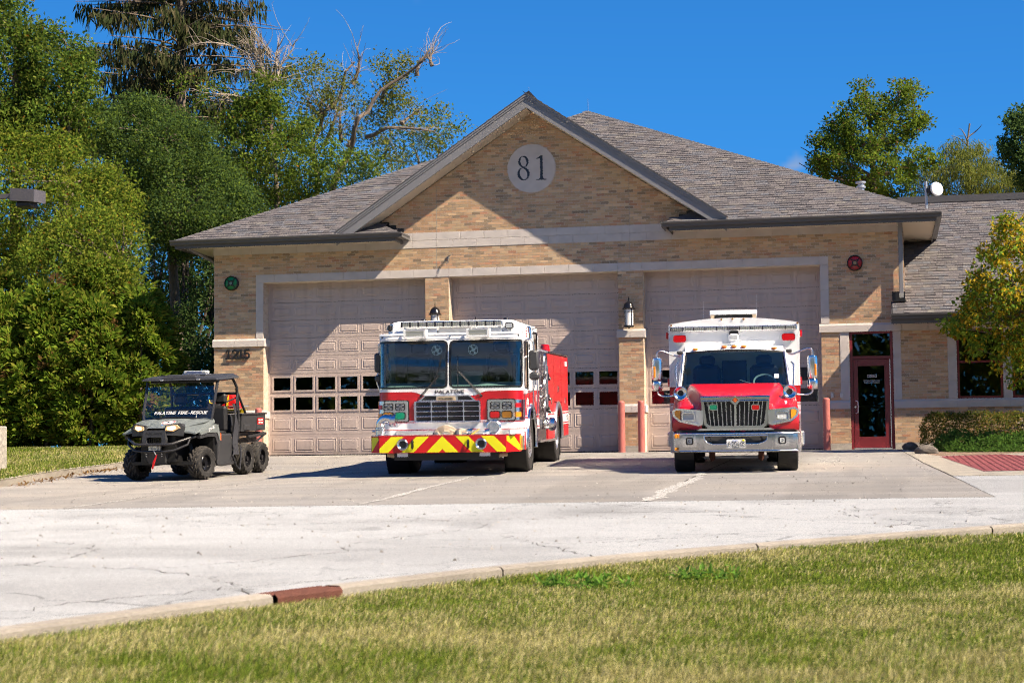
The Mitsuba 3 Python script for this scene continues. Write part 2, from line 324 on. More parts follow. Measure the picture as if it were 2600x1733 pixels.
# kerbs
kp = [(0, -.14), (.012, .10), (.03, .122), (.135, .122), (.158, .105), (.165, -.05)]
cuts = np.linspace(0, len(KERB)-1, 11).astype(int)
kk = put('kerb', strip_mesh(KERB[:2], kp, gz), 'm_kerb', 30, kind='structure', label='concrete kerb between the road and the front lawn')
INLET = (np.array([12.28, -32.05]), np.array([12.0, -32.75]))
import shapely
kl = LineString(KERB); s0, s1 = sorted(kl.project(Point(*q)) for q in ((11.885, -33.08), (12.135, -32.55)))
L0 = 0.0; bounds = []; s = kl.length
edges = [0.0]
for e in list(np.arange(1.4, s0-.6, 2.6))+[s0, s1]+list(np.arange(s1+1.55, s, 2.6))+[s]: edges.append(e)
for a, b in zip(edges[:-1], edges[1:]):
    if abs(a-s0) < 1e-6: continue
    q = np.array([kl.interpolate(t).coords[0] for t in np.linspace(a+.008, b-.008, max(3, int((b-a)/.2)))])
    m = strip_mesh(q, kp, gz); put('kerb__kerb_stone', m, 'm_kerb', 30)
q = np.array([kl.interpolate(t).coords[0] for t in np.linspace(s0+.01, s1-.01, 7)])
dk = thing('storm_drain', 'rusty iron kerb inlet casting set into the front kerb by the lawn', 'storm drain')
put(dk+'__cover', strip_mesh(q, [(-.02, -.1), (-.02, .095), (-.008, .112), (.17, .112), (.18, .10), (.18, -.1)], gz), 'm_rust', 30)
put(dk+'__rib', cat([strip_mesh(q, [(o, .112), (o+.004, .119), (o+.018, .119), (o+.022, .112)], gz) for o in (.0, .05, .10, .145)]), 'm_rust')
LK = smoothpath([(-1.42, -1.0), (-1.72, -4.5), (-1.55, -6.2), (-1.36, -7.4), (-1.06, -9.9), (-.64, -12.5), (-.25, -15.5), (.35, -20.2), (.9, -26)], 5)
put('kerb', strip_mesh(LK, [(0, -.1), (-.02, .12), (.0, .14), (.14, .14), (.16, .12), (.17, -.05)], gz), 'm_kerb', 30, kind='structure', label='concrete kerb curving along the left edge of the apron') if False else None
lk2 = LK[::-1]
lprof = [(0, -.1), (.02, .11), (.035, .135), (.145, .135), (.16, .12), (.165, -.06)]
kk2 = put('kerb', strip_mesh(lk2[:2], lprof, gz), 'm_kerb', 30, kind='structure', label='concrete kerb curving along the left edge of the apron')
ll = LineString(lk2); es = list(np.arange(0, ll.length, 3.0))+[ll.length]
for a, b in zip(es[:-1], es[1:]):
    if b-a < .3: continue
    q = np.array([ll.interpolate(t).coords[0] for t in np.linspace(a+.006, b-.006, 12)])
    put(kk2+'__kerb_stone', strip_mesh(q, lprof, gz), 'm_kerb', 30)
# ---------------------------------------------------------------- fire station
ST = thing('fire_station', 'tan brick fire station with three garage doors, grey shingle roof and centre gable numbered 81', 'fire station')
PAL = np.array([(.55, .37, .225), (.60, .435, .27), (.51, .335, .205), (.54, .325, .20), (.49, .25, .155), (.39, .29, .195), (.28, .215, .155), (.56, .425, .27), (.48, .345, .215)])
PW = np.array([.22, .16, .16, .13, .05, .12, .06, .06, .04])
PAL = PAL.mean(0)+.8*(PAL-PAL.mean(0))
def vcol(c, n): return np.tile(np.asarray(c, float), (n, 1))
OPEN = [(0, 4.267), (4.877, 9.144), (9.754, 14.021)]
C0, L0_, L1, B0, B1, T0, T1, U0, U1, U2 = .15, .963, 1.166, 2.79, 2.994, 4.416, 4.62, 5.156, 5.352, 5.548
XL, XR, XW = -1.336, 15.995, 30.0
GX, GZ0, GS = 7.03, 8.447, .6645
def gable_z(x): return GZ0-GS*np.abs(np.asarray(x)-GX)
# brick regions in (x, z)
def brick_region():
    r = []
    R = lambda a, b, c, d: r.append(sbox(a, c, b, d))
    for z0, z1 in ((C0, L0_), (L1, B0), (B1, T0)):
        R(4.267, 4.877, z0, z1); R(9.144, 9.754, z0, z1)
    R(XL, 0, C0, L0_); R(XL, 0, L1, B0); R(XL, -.203, B1, T1)
    R(14.021, 14.675, C0, L0_); R(14.021, 14.456, L1, B0); R(14.224, XR, B1, T1)
    R(15.69, XW, C0, L0_); R(15.877, 16.94, L1, B0); R(19.45, 20.3, L1, B0)
    R(XL, XR, T1, U0)
    r.append(Polygon([(3.3, U2), (10.76, U2), (GX, GZ0)]).intersection(sbox(2.7, U2, 11.4, 9)))
    g = Polygon([(GX, GZ0), (GX-(GZ0-U2)/GS, U2), (GX+(GZ0-U2)/GS, U2)])
    r[-1] = g
    return unary_union(r)
MED = (7.02, 7.05, .605)
region = brick_region().difference(Point(MED[0], MED[1]).buffer(MED[2]+.012, 32))
JX = (4.572, 9.449)     # vertical movement joints above the piers
def bricks():
    out = []; bw, bh, g = .2032, .0677, .0098
    zs = [C0+bh*k for k in range(140)]
    bands = [(C0, L0_), (L1, B0), (B1, T1), (T1, U0), (U2, 9)]
    import shapely
    shapely.prepare(region)
    for b0, b1 in bands:
        nrow = max(1, round((min(b1, GZ0)-b0)/bh)); h = (min(b1, GZ0)-b0)/nrow
        for k in range(nrow):
            z = b0+k*h; off = (k % 2)*.5
            i0, i1 = int(-2.0/bw), int(18.6/bw) if b0 < 4 else int(16.2/bw)
            for i in range(i0, i1):
                x = (i+off)*bw
                c = sbox(x+g/2, z+g/2, x+bw-g/2, z+h-g/2)
                if region.contains(c): out.append([(c.bounds, None)])
                else:
                    for q in polys(c.intersection(region)):
                        if q.area < .0012: continue
                        b = q.bounds
                        out.append([(b, None if q.area > .98*(b[2]-b[0])*(b[3]-b[1]) else q)])
    return [o[0] for o in out]
BR = bricks(); rb = np.random.default_rng(3)
bulk, bcol, singles = [], [], []
EYX = 13.5
for (x0, z0, x1, z1), q in BR:
    j = rb.normal(0, .0009); d = .0+j
    m = bx(x0, x1, d, .06, z0, z1) if q is None else fx(q, d, .06)
    c = PAL[rb.choice(len(PAL), p=PW/PW.sum())]*(.86+.28*rb.random())
    full = q is None and x1-x0 > .18
    vis = full and ((x0 > 15.86 and z0 > 1.1) or (14.2 < x0 < 16 and 3 < z0 < 4.6) or (9.1 < x0 < 9.8 and z0 > 1.1 and z0 < 4.5) or (14.0 < x0 < 14.7 and z0 < 3))
    if vis and len(singles) < 300: singles.append((m, c))
    else: bulk.append(m); bcol.append(vcol(c, len(m[0])))
# side faces: left jambs of the openings and the right-hand corner above the wing roof
for x in [0.0, 4.877, 9.754]:
    for z0, z1 in ((C0, L0_), (L1, B0), (B1, T0)):
        nr = round((z1-z0)/.0677); h = (z1-z0)/nr
        for k in range(nr):
            ycuts = [.004, .094, .297, .396] if k % 2 else [.004, .195, .396]
            for a, b in zip(ycuts[:-1], ycuts[1:]):
                m = bx(x-.05, x, a+(.0049 if a > .01 else -.002), b-.0049, z0+k*h+.0049, z0+(k+1)*h-.0049)
                bulk.append(m); bcol.append(vcol(PAL[rb.choice(len(PAL), p=PW/PW.sum())], 8))
for k in range(int((U0-2.95)/.0677)):
    z = 2.95+k*.0677
    for y in np.arange(0, 3.6, .2032):
        a = y+(.1 if k % 2 else 0)
        m = bx(XR-.05, XR, max(a+.0049, .004), a+.2032-.0049, z+.0049, z+.0677-.0049); bulk.append(m); bcol.append(vcol(PAL[rb.choice(len(PAL), p=PW/PW.sum())], 8))
wall_shape = unary_union([sbox(XL+.004, 0, XR-.004, U2), sbox(15.9, 0, XW, 2.99), Polygon([(GX-4.6, 5.3), (GX+4.6, 5.3), (GX, GZ0+.03)])])
holes = [sbox(a, -.1, b, T0) for a, b in OPEN]+[sbox(14.675, -.1, 15.69, 2.79), sbox(17.15, 1.166, 18.19, 2.79), sbox(18.40, 1.166, 19.44, 2.79)]
W = put(ST+'__wall', fx(wall_shape.difference(unary_union(holes)), .0045, .398), 'm_mortar', label='tan and brown brick wall with pale stone bands')
put(W+'__brickwork', cat(bulk), 'm_vertex', color=np.vstack(bcol), kind='stuff')
for m, c in singles: put(W+'__brick', m, 'm_vertex', color=vcol(c, 8))
mat('m_joint', (.34, .31, .27), .9)
for x, z0, z1 in ((JX[0], T1, U0), (JX[0], U2, 6.75), (JX[1], T1, U0), (JX[1], U2, 6.75)):
    put(W+'__movement_joint', bx(x-.006, x+.006, -.0035, .03, z0, z1), 'm_joint')
# other walls of the main hall and wing
put(ST+'__side_wall', cat([bx(XL+.004, XL+.25, .40, 18, 0, 5.34), bx(XR-.25, XR-.004, .40, 18, 0, 5.34), bx(XL+.004, XR-.004, 17.7, 18.0, 0, 5.3), bx(XW-.3, XW, .4, 12, 0, 2.99), bx(XR, XW, 11.7, 12, 0, 2.99)]), 'm_mortar')
put(ST+'__interior_floor', bx(XL+.3, XW-.3, .45, 17.7, -.12, .012), 'm_interior')
put(ST+'__interior_partition', cat([bx(XL+.3, XR-.3, 7.5, 7.6, 0, 5.2), bx(XR-.2, XW-.4, 3.4, 3.5, 0, 2.95), bx(14.35, 14.40, .45, 7, 0, 5.2), bx(XL+.3, XR-.3, .45, 7.5, 5.1, 5.14), bx(XR-.2, XW-.4, .45, 3.4, 2.95, 2.98), bx(16.4, 16.45, .45, 3.4, 0, 2.9)]), 'm_interior')
# stone
def stone(x0, x1, z0, z1, y=-.012, c=.004): return cb(x0+.004, x1-.004, y, .05, z0+.003, z1-.003, c)
def row(x0, x1, z0, z1, step=.61, first=None, y=-.012):
    x = x0; k = 0
    while x < x1-.02:
        n = min(x1, x+(first if (k == 0 and first) else step))
        if x1-n < .12: n = x1
        put(W+'__stone', stone(x, n, z0, z1, y), 'm_stone'); x = n; k += 1
row(-.203, 4.572, T0, T1, first=.51); row(4.572, 9.449, T0, T1, first=.3); row(9.449, 14.224, T0, T1, first=.29)
for x0, x1 in ((-.203, 0), (14.021, 14.224)):
    z = T0
    while z > B1+.05:
        n = max(B1, z-.61); put(W+'__stone', stone(x0, x1, n, z), 'm_stone'); z = n
for a, b in ((XL-.02, 4.572), (4.572, 9.449), (9.449, XR)): row(a, b, U0, U1, first=.42)
row(GX-3.42, JX[0], U1, U2, first=.33); row(JX[0], JX[1], U1, U2); row(JX[1], GX+3.42, U1, U2, first=.4)
def capped(x0, x1, z0, z1, out=.045, wrap=(0, 0), step=.61, first=None):
    """projecting band with a sloped top"""
    x = x0; k = 0
    while x < x1-.02:
        n = min(x1, x+(first if (k == 0 and first) else step))
        if x1-n < .12: n = x1
        a, b = x+.003, n-.003
        if k == 0 and wrap[0]: a -= out
        if n >= x1 and wrap[1]: b += out
        v = sx(Polygon([(-out, z0), (-out, z1-.05), (-.004, z1-.002), (.05, z1-.002), (.05, z0)]), a, b)
        put(W+'__stone', v, 'm_stone'); x = n; k += 1
for z0, z1 in ((B0, B1), (L0_, L1)):
    capped(XL-.03, 0, z0, z1, wrap=(0, 1)); capped(4.267, 4.877, z0, z1, wrap=(1, 1), step=.305); capped(9.144, 9.754, z0, z1, wrap=(1, 1), step=.305)
    for x in (0, 4.877, 9.754): put(W+'__stone', bx(x-.05, x+.04, .052, .396, z0, z1-.03), 'm_stone')
capped(14.021, 15.9, B0, B1, wrap=(1, 0)); row(15.905, 22, B0, B1-.02, y=-.012)
capped(14.021, 14.675, L0_, L1); capped(15.69, 22, L0_, L1, step=1.2, first=1.45)
for x0, x1 in ((14.456, 14.673), (15.692, 15.877), (16.94, 17.152), (18.195, 18.40), (19.45, 19.66)):
    for z0, z1 in ((L1, 1.60), (1.60, 2.178), (2.178, B0)): put(W+'__stone', stone(x0, x1, z0, z1), 'm_stone')
for a, b in ((XL-.01, -.0), (4.272, 4.872), (9.149, 9.749), (14.026, 14.67), (15.695, 29.9)): put(W+'__foundation', bx(a, b, -.018, .3, -.4, C0-.012), 'm_foundation')
# medallion with the station number
mk = put(ST+'__medallion', fx(Point(MED[0], MED[1]).buffer(MED[2], 48), -.03, .05), 'm_stone', label='round pale stone medallion with the number 81')
def digit8(cx, cz, h):
    t = np.linspace(0, 2*np.pi, 48, endpoint=False); up, lo = h*.235, h*.265
    def ring(c, rx, rz, ix, iz): return Polygon(np.stack([cx+rx*np.cos(t), c+rz*np.sin(t)], 1)).difference(Polygon(np.stack([cx+ix*np.cos(t+.25), c+iz*np.sin(t)], 1)))
    return ring(cz+h/2-up, h*.215, up, h*.125, up-h*.035).union(ring(cz-h/2+lo, h*.255, lo, h*.155, lo-h*.035))
def digit1(cx, cz, h):
    return unary_union([sbox(cx-.055*h, cz-h*.48, cx+.055*h, cz+h*.5), sbox(cx-.21*h, cz-h/2, cx+.21*h, cz-h*.462), Polygon([(cx-.055*h, cz-h*.48), (cx-.14*h, cz-h*.465), (cx+.14*h, cz-h*.465), (cx+.055*h, cz-h*.48)]), Polygon([(cx-.055*h, cz-h*.41), (cx-.15*h, cz-h*.47), (cx+.15*h, cz-h*.47), (cx+.055*h, cz-h*.41)]),
                        Polygon([(cx-.21*h, cz+.36*h), (cx-.21*h, cz+.39*h), (cx-.02*h, cz+h*.5), (cx+.055*h, cz+h*.5), (cx+.055*h, cz+.40*h), (cx-.055*h, cz+.40*h)])])
put(mk+'__numeral', fx(digit8(6.82, 7.063, .61), -.034, -.02), 'm_navy'); put(mk+'__numeral', fx(digit1(7.275, 7.055, .61), -.034, -.02), 'm_navy')
hn = thing(ST+'__house_number', '', ''); labels.pop(hn)
for i, ch in enumerate('1215'):
    put(ST+'__house_number', mv(text(ch, .235, True, .03), trs(-.925+.165*i+(.01 if ch == '2' else 0), -.026, 2.598)), 'm_black', label='dark metal house number digit' if i == 0 else None)
# personnel door and transom
D = put(ST+'__personnel_door', cat([bx(14.68, 14.745, .03, .14, 0, 2.79), bx(15.62, 15.685, .03, .14, 0, 2.79), bx(14.745, 15.62, .03, .14, 2.74, 2.79), bx(14.745, 15.62, .031, .139, 2.14, 2.21)]), 'm_reddoor', label='dark red metal door frame with transom window')
put(D+'__leaf', cat([cb(14.755, 14.86, .05, .10, .03, 2.13, .004), cb(15.475, 15.612, .05, .10, .03, 2.13, .004), bx(14.86, 15.475, .052, .098, 1.975, 2.13), bx(14.86, 15.475, .052, .098, .03, .30)]), 'm_reddoor')
put(D+'__glass', bx(14.86, 15.475, .07, .076, .30, 1.975), 'm_dark_glass'); put(D+'__transom_glass', bx(14.745, 15.62, .07, .076, 2.21, 2.74), 'm_dark_glass')
put(D+'__push_bar', cb(14.86, 15.475, .10, .14, .985, 1.04, .01), 'm_alu'); put(D+'__threshold', bx(14.745, 15.62, .0, .14, 0.004, .035), 'm_alu')
put(D+'__handle', tube([(14.80, .05, 1.15), (14.80, -.03, 1.15), (14.845, -.05, 1.13), (14.855, -.05, 1.0), (14.845, -.05, .87), (14.80, -.03, .85), (14.80, .05, .85)], .011, 8), 'm_alu', 40)
put(D+'__lock', cy((14.785, .05, 1.005), (14.785, .035, 1.005), .022), 'm_alu', 40)
put(D+'__weather_strip', bx(15.598, 15.616, .03, .05, .05, 2.12), 'm_alu')
put(D+'__sign', cat([fx(sbox(15.08, 1.70, 15.30, 1.77).difference(sbox(15.088, 1.708, 15.292, 1.762)), .0675, .0695), mv(text('AUTHORIZED', .017), trs(15.19, .066, 1.745)), mv(text('PERSONNEL ONLY', .017), trs(15.19, .066, 1.722)), mv(text('Visitors, Please Use', .030), trs(15.175, .066, 1.625)), mv(text('The Front Entrance', .030), trs(15.175, .066, 1.58))]), 'm_letter_white')
put(ST+'__interior_cabinet', cb(15.28, 15.46, .5, .9, .45, .93, .03), 'm_white')
for x in (14.25, 14.465): put(ST+'__junction_box', cb(x-.035, x+.035, -.045, .0, 1.23, 1.345, .006), 'm_galv')
# wing windows
for x0, x1 in ((17.155, 18.185), (18.405, 19.435)):
    w = put(ST+'__window', cat([bx(x0, x0+.05, .04, .14, 1.17, 2.79), bx(x1-.05, x1, .04, .14, 1.17, 2.79), bx(x0+.05, x1-.05, .04, .14, 1.17, 1.22), bx(x0+.05, x1-.05, .04, .14, 2.74, 2.79), bx(x0+.05, x1-.05, .041, .139, 2.0, 2.05)]), 'm_reddoor', label='dark window in a dark red frame on the wing')
    put(w+'__pane', bx(x0+.05, x1-.05, .08, .086, 1.22, 2.0), 'm_dark_glass'); put(w+'__pane', bx(x0+.05, x1-.05, .08, .086, 2.05, 2.74), 'm_dark_glass')
# garage doors: sections, raised panels, window panes
ROW = [0.0, .54, 1.075, 1.585, 2.09, 2.55, 3.01, 3.465, 3.92, 4.40]
DB = ['left of the three, behind the fire engine', 'centre', 'right']
for di, (a, b) in enumerate(OPEN):
    gd = None; x0, x1 = a+.03, b-.03
    secs = []
    for r in range(9):
        z0, z1 = ROW[r]+.006, ROW[r+1]-.002
        p = sbox(x0, z0, x1, z1)
        if r in (2, 3):
            for c in range(7): cx = x0+.08+c*.596; p = p.difference(sbox(cx, z0+.07, cx+.50, z1-.075))
        secs.append(fx(p, .40, .44))
    secs.append(bx(x0, x1, .425, .44, .01, 1.0))
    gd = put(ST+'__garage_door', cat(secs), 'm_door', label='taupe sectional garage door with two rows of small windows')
    put(gd+'__bottom_seal', bx(x0, x1, .392, .45, 0.004, .028), 'm_black')
    put(gd+'__track_trim', cat([bx(a+.002, a+.03, .38, .46, 0, 4.4), bx(b-.03, b-.002, .38, .46, 0, 4.4), bx(a, b, .37, .46, 4.375, 4.42)]), 'm_door')
    for r in range(9):
        z0, z1 = ROW[r], ROW[r+1]; hh = z1-z0
        for c in range(7):
            cx = x0+.068+c*.596
            if r in (2, 3):
                fz0, fz1 = z0+.07, z1-.075
                put(gd+'__window_frame', fx(sbox(cx-.012, fz0-.025, cx+.537, fz1+.025).difference(sbox(cx+.036, fz0+.02, cx+.49, fz1-.02)), .386, .402), 'm_door')
                put(gd+'__pane', bx(cx+.012, cx+.512, .415, .419, fz0, fz1), 'm_dark_glass')
            else:
                q0, q1 = z0+.095, z1-.095
                o, i1, i2 = (cx, cx+.525, q0, q1), .028, .062
                def ringp(d, y): return [(o[0]+d, y, o[2]+d), (o[1]-d, y, o[2]+d), (o[1]-d, y, o[3]-d), (o[0]+d, y, o[3]-d)]
                v = np.array(ringp(0, .399)+ringp(.014, .3905)+ringp(.03, .3985)+ringp(.036, .4005)+ringp(.065, .388)); f = []
                for k in range(4):
                    for s in range(4):
                        A, Bq = k*4+s, k*4+(s+1) % 4; f += [[A, Bq, Bq+4], [A, Bq+4, A+4]]
                f += [[16, 17, 18], [16, 18, 19]]
                put(gd+'__panel', (v, np.array(f)), 'm_door')
# ---- roof
SP = np.array([(.19, .170, .172), (.215, .19, .19), (.245, .22, .208), (.18, .182, .205), (.20, .195, .21), (.155, .142, .146), (.275, .25, .222), (.225, .198, .20)]); SPW = np.array([.2, .2, .13, .14, .12, .09, .05, .07])
SP = (SP.mean(0)*[.97, 1, 1.03]+.7*(SP-SP.mean(0)))*.70
def shingles(O, U, Vv, poly, drop=None, exposure=.18, first_singles=0, holder=None, seed=1, keepfn=None):
    r = np.random.default_rng(seed); O, U, Vv = (np.asarray(q, float) for q in (O, U, Vv)); N = np.cross(U, Vv)
    x0, y0, x1, y1 = poly.bounds; ms, cs, sing = [], [], []
    k = 0; v = y0
    while v < y1-.02:
        vm = v+exposure*.5; inter = poly.intersection(LineString([(x0-1, vm), (x1+1, vm)]))
        if inter.is_empty: v += exposure; k += 1; continue
        a, _, b, _ = inter.bounds; u = a-r.random()*.2
        while u < b:
            w = r.choice([.13, .17, .21, .26, .32, .40], p=[.12, .22, .24, .22, .13, .07]); ua, ub = max(u, a), min(u+w-.006, b); u += w
            if ub-ua < .03 or (keepfn and not keepfn((ua+ub)/2, vm)): continue
            th = .011+.011*(r.random() < .5)+.003*r.random(); lo = v-.006*r.random()
            q = [(ua, lo, .003), (ub, lo, .003), (ua, lo, th), (ub, lo, th), (ua, v+exposure+.02, .004), (ub, v+exposure+.02, .004)]
            vv = np.array([O+U*s+Vv*t+N*h for s, t, h in q]); f = np.array([[0, 1, 3], [0, 3, 2], [2, 3, 5], [2, 5, 4], [0, 2, 4], [1, 5, 3], [0, 4, 5], [0, 5, 1]])
            c = SP[r.choice(len(SP), p=SPW/SPW.sum())]*(.88+.24*r.random())
            if len(sing) < first_singles and ub-ua > .2: sing.append(((vv, f), c))
            else: ms.append((vv, f)); cs.append(vcol(c, 6))
        v += exposure; k += 1
    return ms, cs, sing
AP = np.array([7.0, 8.95, 10.22]); EZ, EY = 5.475, -.75
mat('m_deck', (.16, .135, .13), .9)
RL, RRt = -2.1, 16.75
def deckz(x, y): return EZ+(AP[2]-EZ)*(y-EY)/(AP[1]-EY)
_fd = Polygon([(RL, EY), (RRt, EY), (AP[0], AP[1])]).difference(Polygon([(3.77, EY-.1), (10.43, EY-.1), (10.43, EY), (11.20, .03), (3.0, .03), (3.77, EY)]))
_v, _f = trimesh.creation.triangulate_polygon(_fd, engine='earcut'); FRONT_DECK = (np.column_stack([_v, deckz(_v[:, 0], _v[:, 1])]), _f)
RF = put(ST+'__roof', cat([hull([(RL, EY, EZ), (RRt, EY, EZ), tuple(AP), (RL+.03, EY+.03, EZ-.05), (RRt-.03, EY+.03, EZ-.05), tuple(AP-[0, 0, .05])]) if False else (np.array([(RL, EY, EZ), (RRt, EY, EZ), AP, (RL, 18.7, EZ), (RRt, 18.7, EZ)]), np.array([[1, 4, 2], [4, 3, 2], [3, 0, 2]])), FRONT_DECK]), 'm_deck', label='hip roof of weathered grey brown shingles')
sl = math.hypot(AP[1]-EY, AP[2]-EZ); V1 = np.array([0, (AP[1]-EY)/sl, (AP[2]-EZ)/sl])
front = Polygon([(0, 0), (RRt-RL, 0), (AP[0]-RL, sl)])
mslope = (AP[2]-EZ)/(AP[1]-EY)
def keep(u, v):
    x, z = RL+u, EZ+v*V1[2]; y = EY+v*V1[1]
    if y < 0.25: return not (3.77-(y-EY) < x < 10.43+(y-EY)) and True
    return z > 8.80-GS*abs(x-GX)-.35
ms, cs, sg = shingles((RL, EY, EZ), (1, 0, 0), V1, front, seed=4, keepfn=keep, first_singles=0)
# wing roof
WS = .5; wl = math.hypot(7.2, 3.6); V2 = np.array([0, 7.2/wl, 3.6/wl]); WO = (15.70, -.75, 3.135)
wing = Polygon([(0, 0), (14, 0), (14, wl), (.3, wl), (.3, .85), (0, .8)])
m2, c2, sg2 = shingles(WO, (1, 0, 0), V2, sbox(0, 0, 14, wl), seed=9, first_singles=300, keepfn=lambda u, v: (u > .29 or v < .82) and u < 9)
put(RF+'__shingles', cat(ms+m2), 'm_vertex', color=np.vstack(cs+c2), kind='stuff')
for m, c in sg2: put(RF+'__shingle', m, 'm_vertex', color=vcol(c, 6))
put(ST+'__wing_roof', (np.array([WO, (30.6, -.75, 3.135), (30.6, 6.45, 6.735), (15.70, 6.45, 6.735), (30.6, 13.65, 3.135), (15.70, 13.65, 3.135)]), np.array([[0, 1, 2], [0, 2, 3], [3, 2, 4], [3, 4, 5]])), 'm_deck', label='lower shingle roof of the wing on the right')
put(ST+'__wing_roof__ridge_cap', cat([bx(15.95, 30.6, 6.40, 6.62, 6.74, 6.90), bx(15.9, 30.6, 6.33, 6.40, 6.715, 6.74)]), 'm_gutter')
# hip caps
def caps(p, q, seed):
    r = np.random.default_rng(seed); p, q = np.asarray(p, float), np.asarray(q, float); L = np.linalg.norm(q-p); d = (q-p)/L
    s = np.cross(d, [0, 0, 1.0]); s /= np.linalg.norm(s); n = np.cross(s, d); o, c = [], []
    for t in np.arange(0, L-.1, .19):
        a, b = p+d*t, p+d*(t+.23); h = .028
        v = np.array([a-s*.14-n*.035, a+n*h, a+s*.14-n*.035, b-s*.14-n*.045, b+n*(h-.016), b+s*.14-n*.045, a-s*.14-n*.06, a+s*.14-n*.06])
        o.append((v, np.array([[0, 1, 4], [0, 4, 3], [1, 2, 5], [1, 5, 4], [6, 1, 0], [6, 7, 1], [7, 2, 1]]))); c.append(vcol(SP[r.choice(len(SP), p=SPW/SPW.sum())]*.95, 8))
    return o, c
ho, hc = [], []
for i, (p, q) in enumerate((((RL, EY, EZ), AP), ((RRt, EY, EZ), AP), ((3.77, -.75, EZ), (2.9, .12, 5.91)), ((10.43, -.75, EZ), (11.3, .12, 5.91)))):
    o, c = caps(p, q, i); ho += o; hc += c
put(RF+'__hip_cap', cat(ho), 'm_vertex', color=np.vstack(hc), kind='stuff')
put(RF+'__return_end', cat([(np.array([(3.77, EY, EZ), (3.77, .01, EZ), (2.95, .01, 5.87)]), np.array([[0, 1, 2]])), (np.array([(10.43, EY, EZ), (11.25, .01, 5.87), (10.43, .01, EZ)]), np.array([[0, 1, 2]]))]), 'm_deck')
for s, x0 in ((1, 3.72), (-1, 10.48)):
    for k in range(4): put(RF+'__step_flashing', bx(min(x0, x0-s*.19)-s*k*.19, max(x0, x0-s*.19)-s*k*.19, -.03, .0, EZ+.0+k*.085, EZ+.20+k*.085), 'm_black')
# gable roof, rakes
AZ = 8.80; gy1 = 5.9
def gline(x, top): return top-GS*abs(x-GX)
xl, xr = 2.15, 11.91
put(ST+'__gable_roof', cat([hull([(GX, y, AZ+dz) for y in (-.72, gy1) for dz in (0, -.05)]+[(x, y, gline(x, AZ)+dz) for y in (-.72, gy1 if False else 2.0) for dz in (0, -.05)]) for x in (xl, xr)]), 'm_deck')
gms, gcs = [], []
for s in (-1, 1):
    V3 = np.array([-s, 0, GS]); V3 = V3/np.linalg.norm(V3); U3 = np.array([0, s, 0.0])
    O3 = np.array([GX+s*4.88, -.735 if s > 0 else 2.2, gline(GX+s*4.88, AZ)+.003]); a, b, c_ = shingles(O3, U3, V3, sbox(0, 0, 2.9, 5.86), seed=20+s); gms += a; gcs += b
put(ST+'__gable_roof__shingles', cat(gms), 'm_vertex', color=np.vstack(gcs), kind='stuff')
rk = None
def rake(o0, o1, y0, y1):
    """both sloped boards between offsets o0 and o1 below the roof line"""
    out = []
    for x in (xl+.02, xr-.02):
        p = Polygon([(GX, AZ-o0), (x, gline(x, AZ)-o0), (x, gline(x, AZ)-o1), (GX, AZ-o1)]); out.append(fx(p, y0, y1))
    return out
for o0, o1, y0, y1, mt in ((.13, .353, -.70, -.66, 'm_rake'), (.075, .128, -.722, -.66, 'm_rake'), (.022, .073, -.742, -.66, 'm_rake')):
    for m in rake(o0, o1, y0, y1): put(ST+'__gable_roof__rake_board', m, mt)
for m in rake(.002, .022, -.755, -.66): put(ST+'__gable_roof__drip_edge', m, 'm_gutter')
for s in (-1, 1):
    n = 22
    for k in range(n):
        a, b = GX+s*(.02+k*.21), GX+s*(.02+(k+1)*.21-.006)
        if abs(b-GX) > 4.75: continue
        v = np.array([(x, y, gline(x, AZ)-.335+dz) for x in (a, b) for y in (-.66, .02) for dz in (0, .02)])
        put(ST+'__soffit_board', hull(v), 'm_soffit')
# eaves: soffit boards, fascia, gutters
def eave(x0, x1, zf, zs, y0=-.75, rev=0):
    x = x0
    while x < x1-.01:
        b = min(x+.305, x1); put(ST+'__soffit_board', bx(x+.002, b-.004, y0+.02, .0, zs, zs+.015), 'm_soffit'); x = b
    put(ST+'__fascia', bx(x0, x1, y0, y0+.02, zf, zf+.19), 'm_gutter')
GP = [(0, 0), (-.075, 0), (-.085, .02), (-.088, .05), (-.118, .09), (-.122, .125), (-.112, .125), (-.110, .095), (-.08, .055), (-.075, .012), (-.008, .012), (-.004, .12), (0, .12)]
def gutter(x0, x1, y, z): return put(ST+'__gutter', sx(Polygon([(y+a, z+b) for a, b in GP]), x0, x1), 'm_gutter')
eave(-2.08, 3.68, 5.27, 5.338); eave(10.52, 16.73, 5.27, 5.338)
gutter(-2.2, 3.84, -.752, 5.355); gutter(10.36, 16.86, -.752, 5.355)
for x, s in ((3.77, 1), (10.43, -1)):
    put(ST+'__gutter', cat([bx(min(x, x+s*.11), max(x, x+s*.11), -.75, -.02, 5.365, 5.46), bx(min(x+s*.085, x+s*.125), max(x+s*.085, x+s*.125), -.87, -.02, 5.44, 5.478)]), 'm_gutter')
    put(ST+'__fascia', bx(min(x-s*.09, x-s*.07), max(x-s*.09, x-s*.07), -.73, 0, 5.27, 5.44), 'm_gutter')
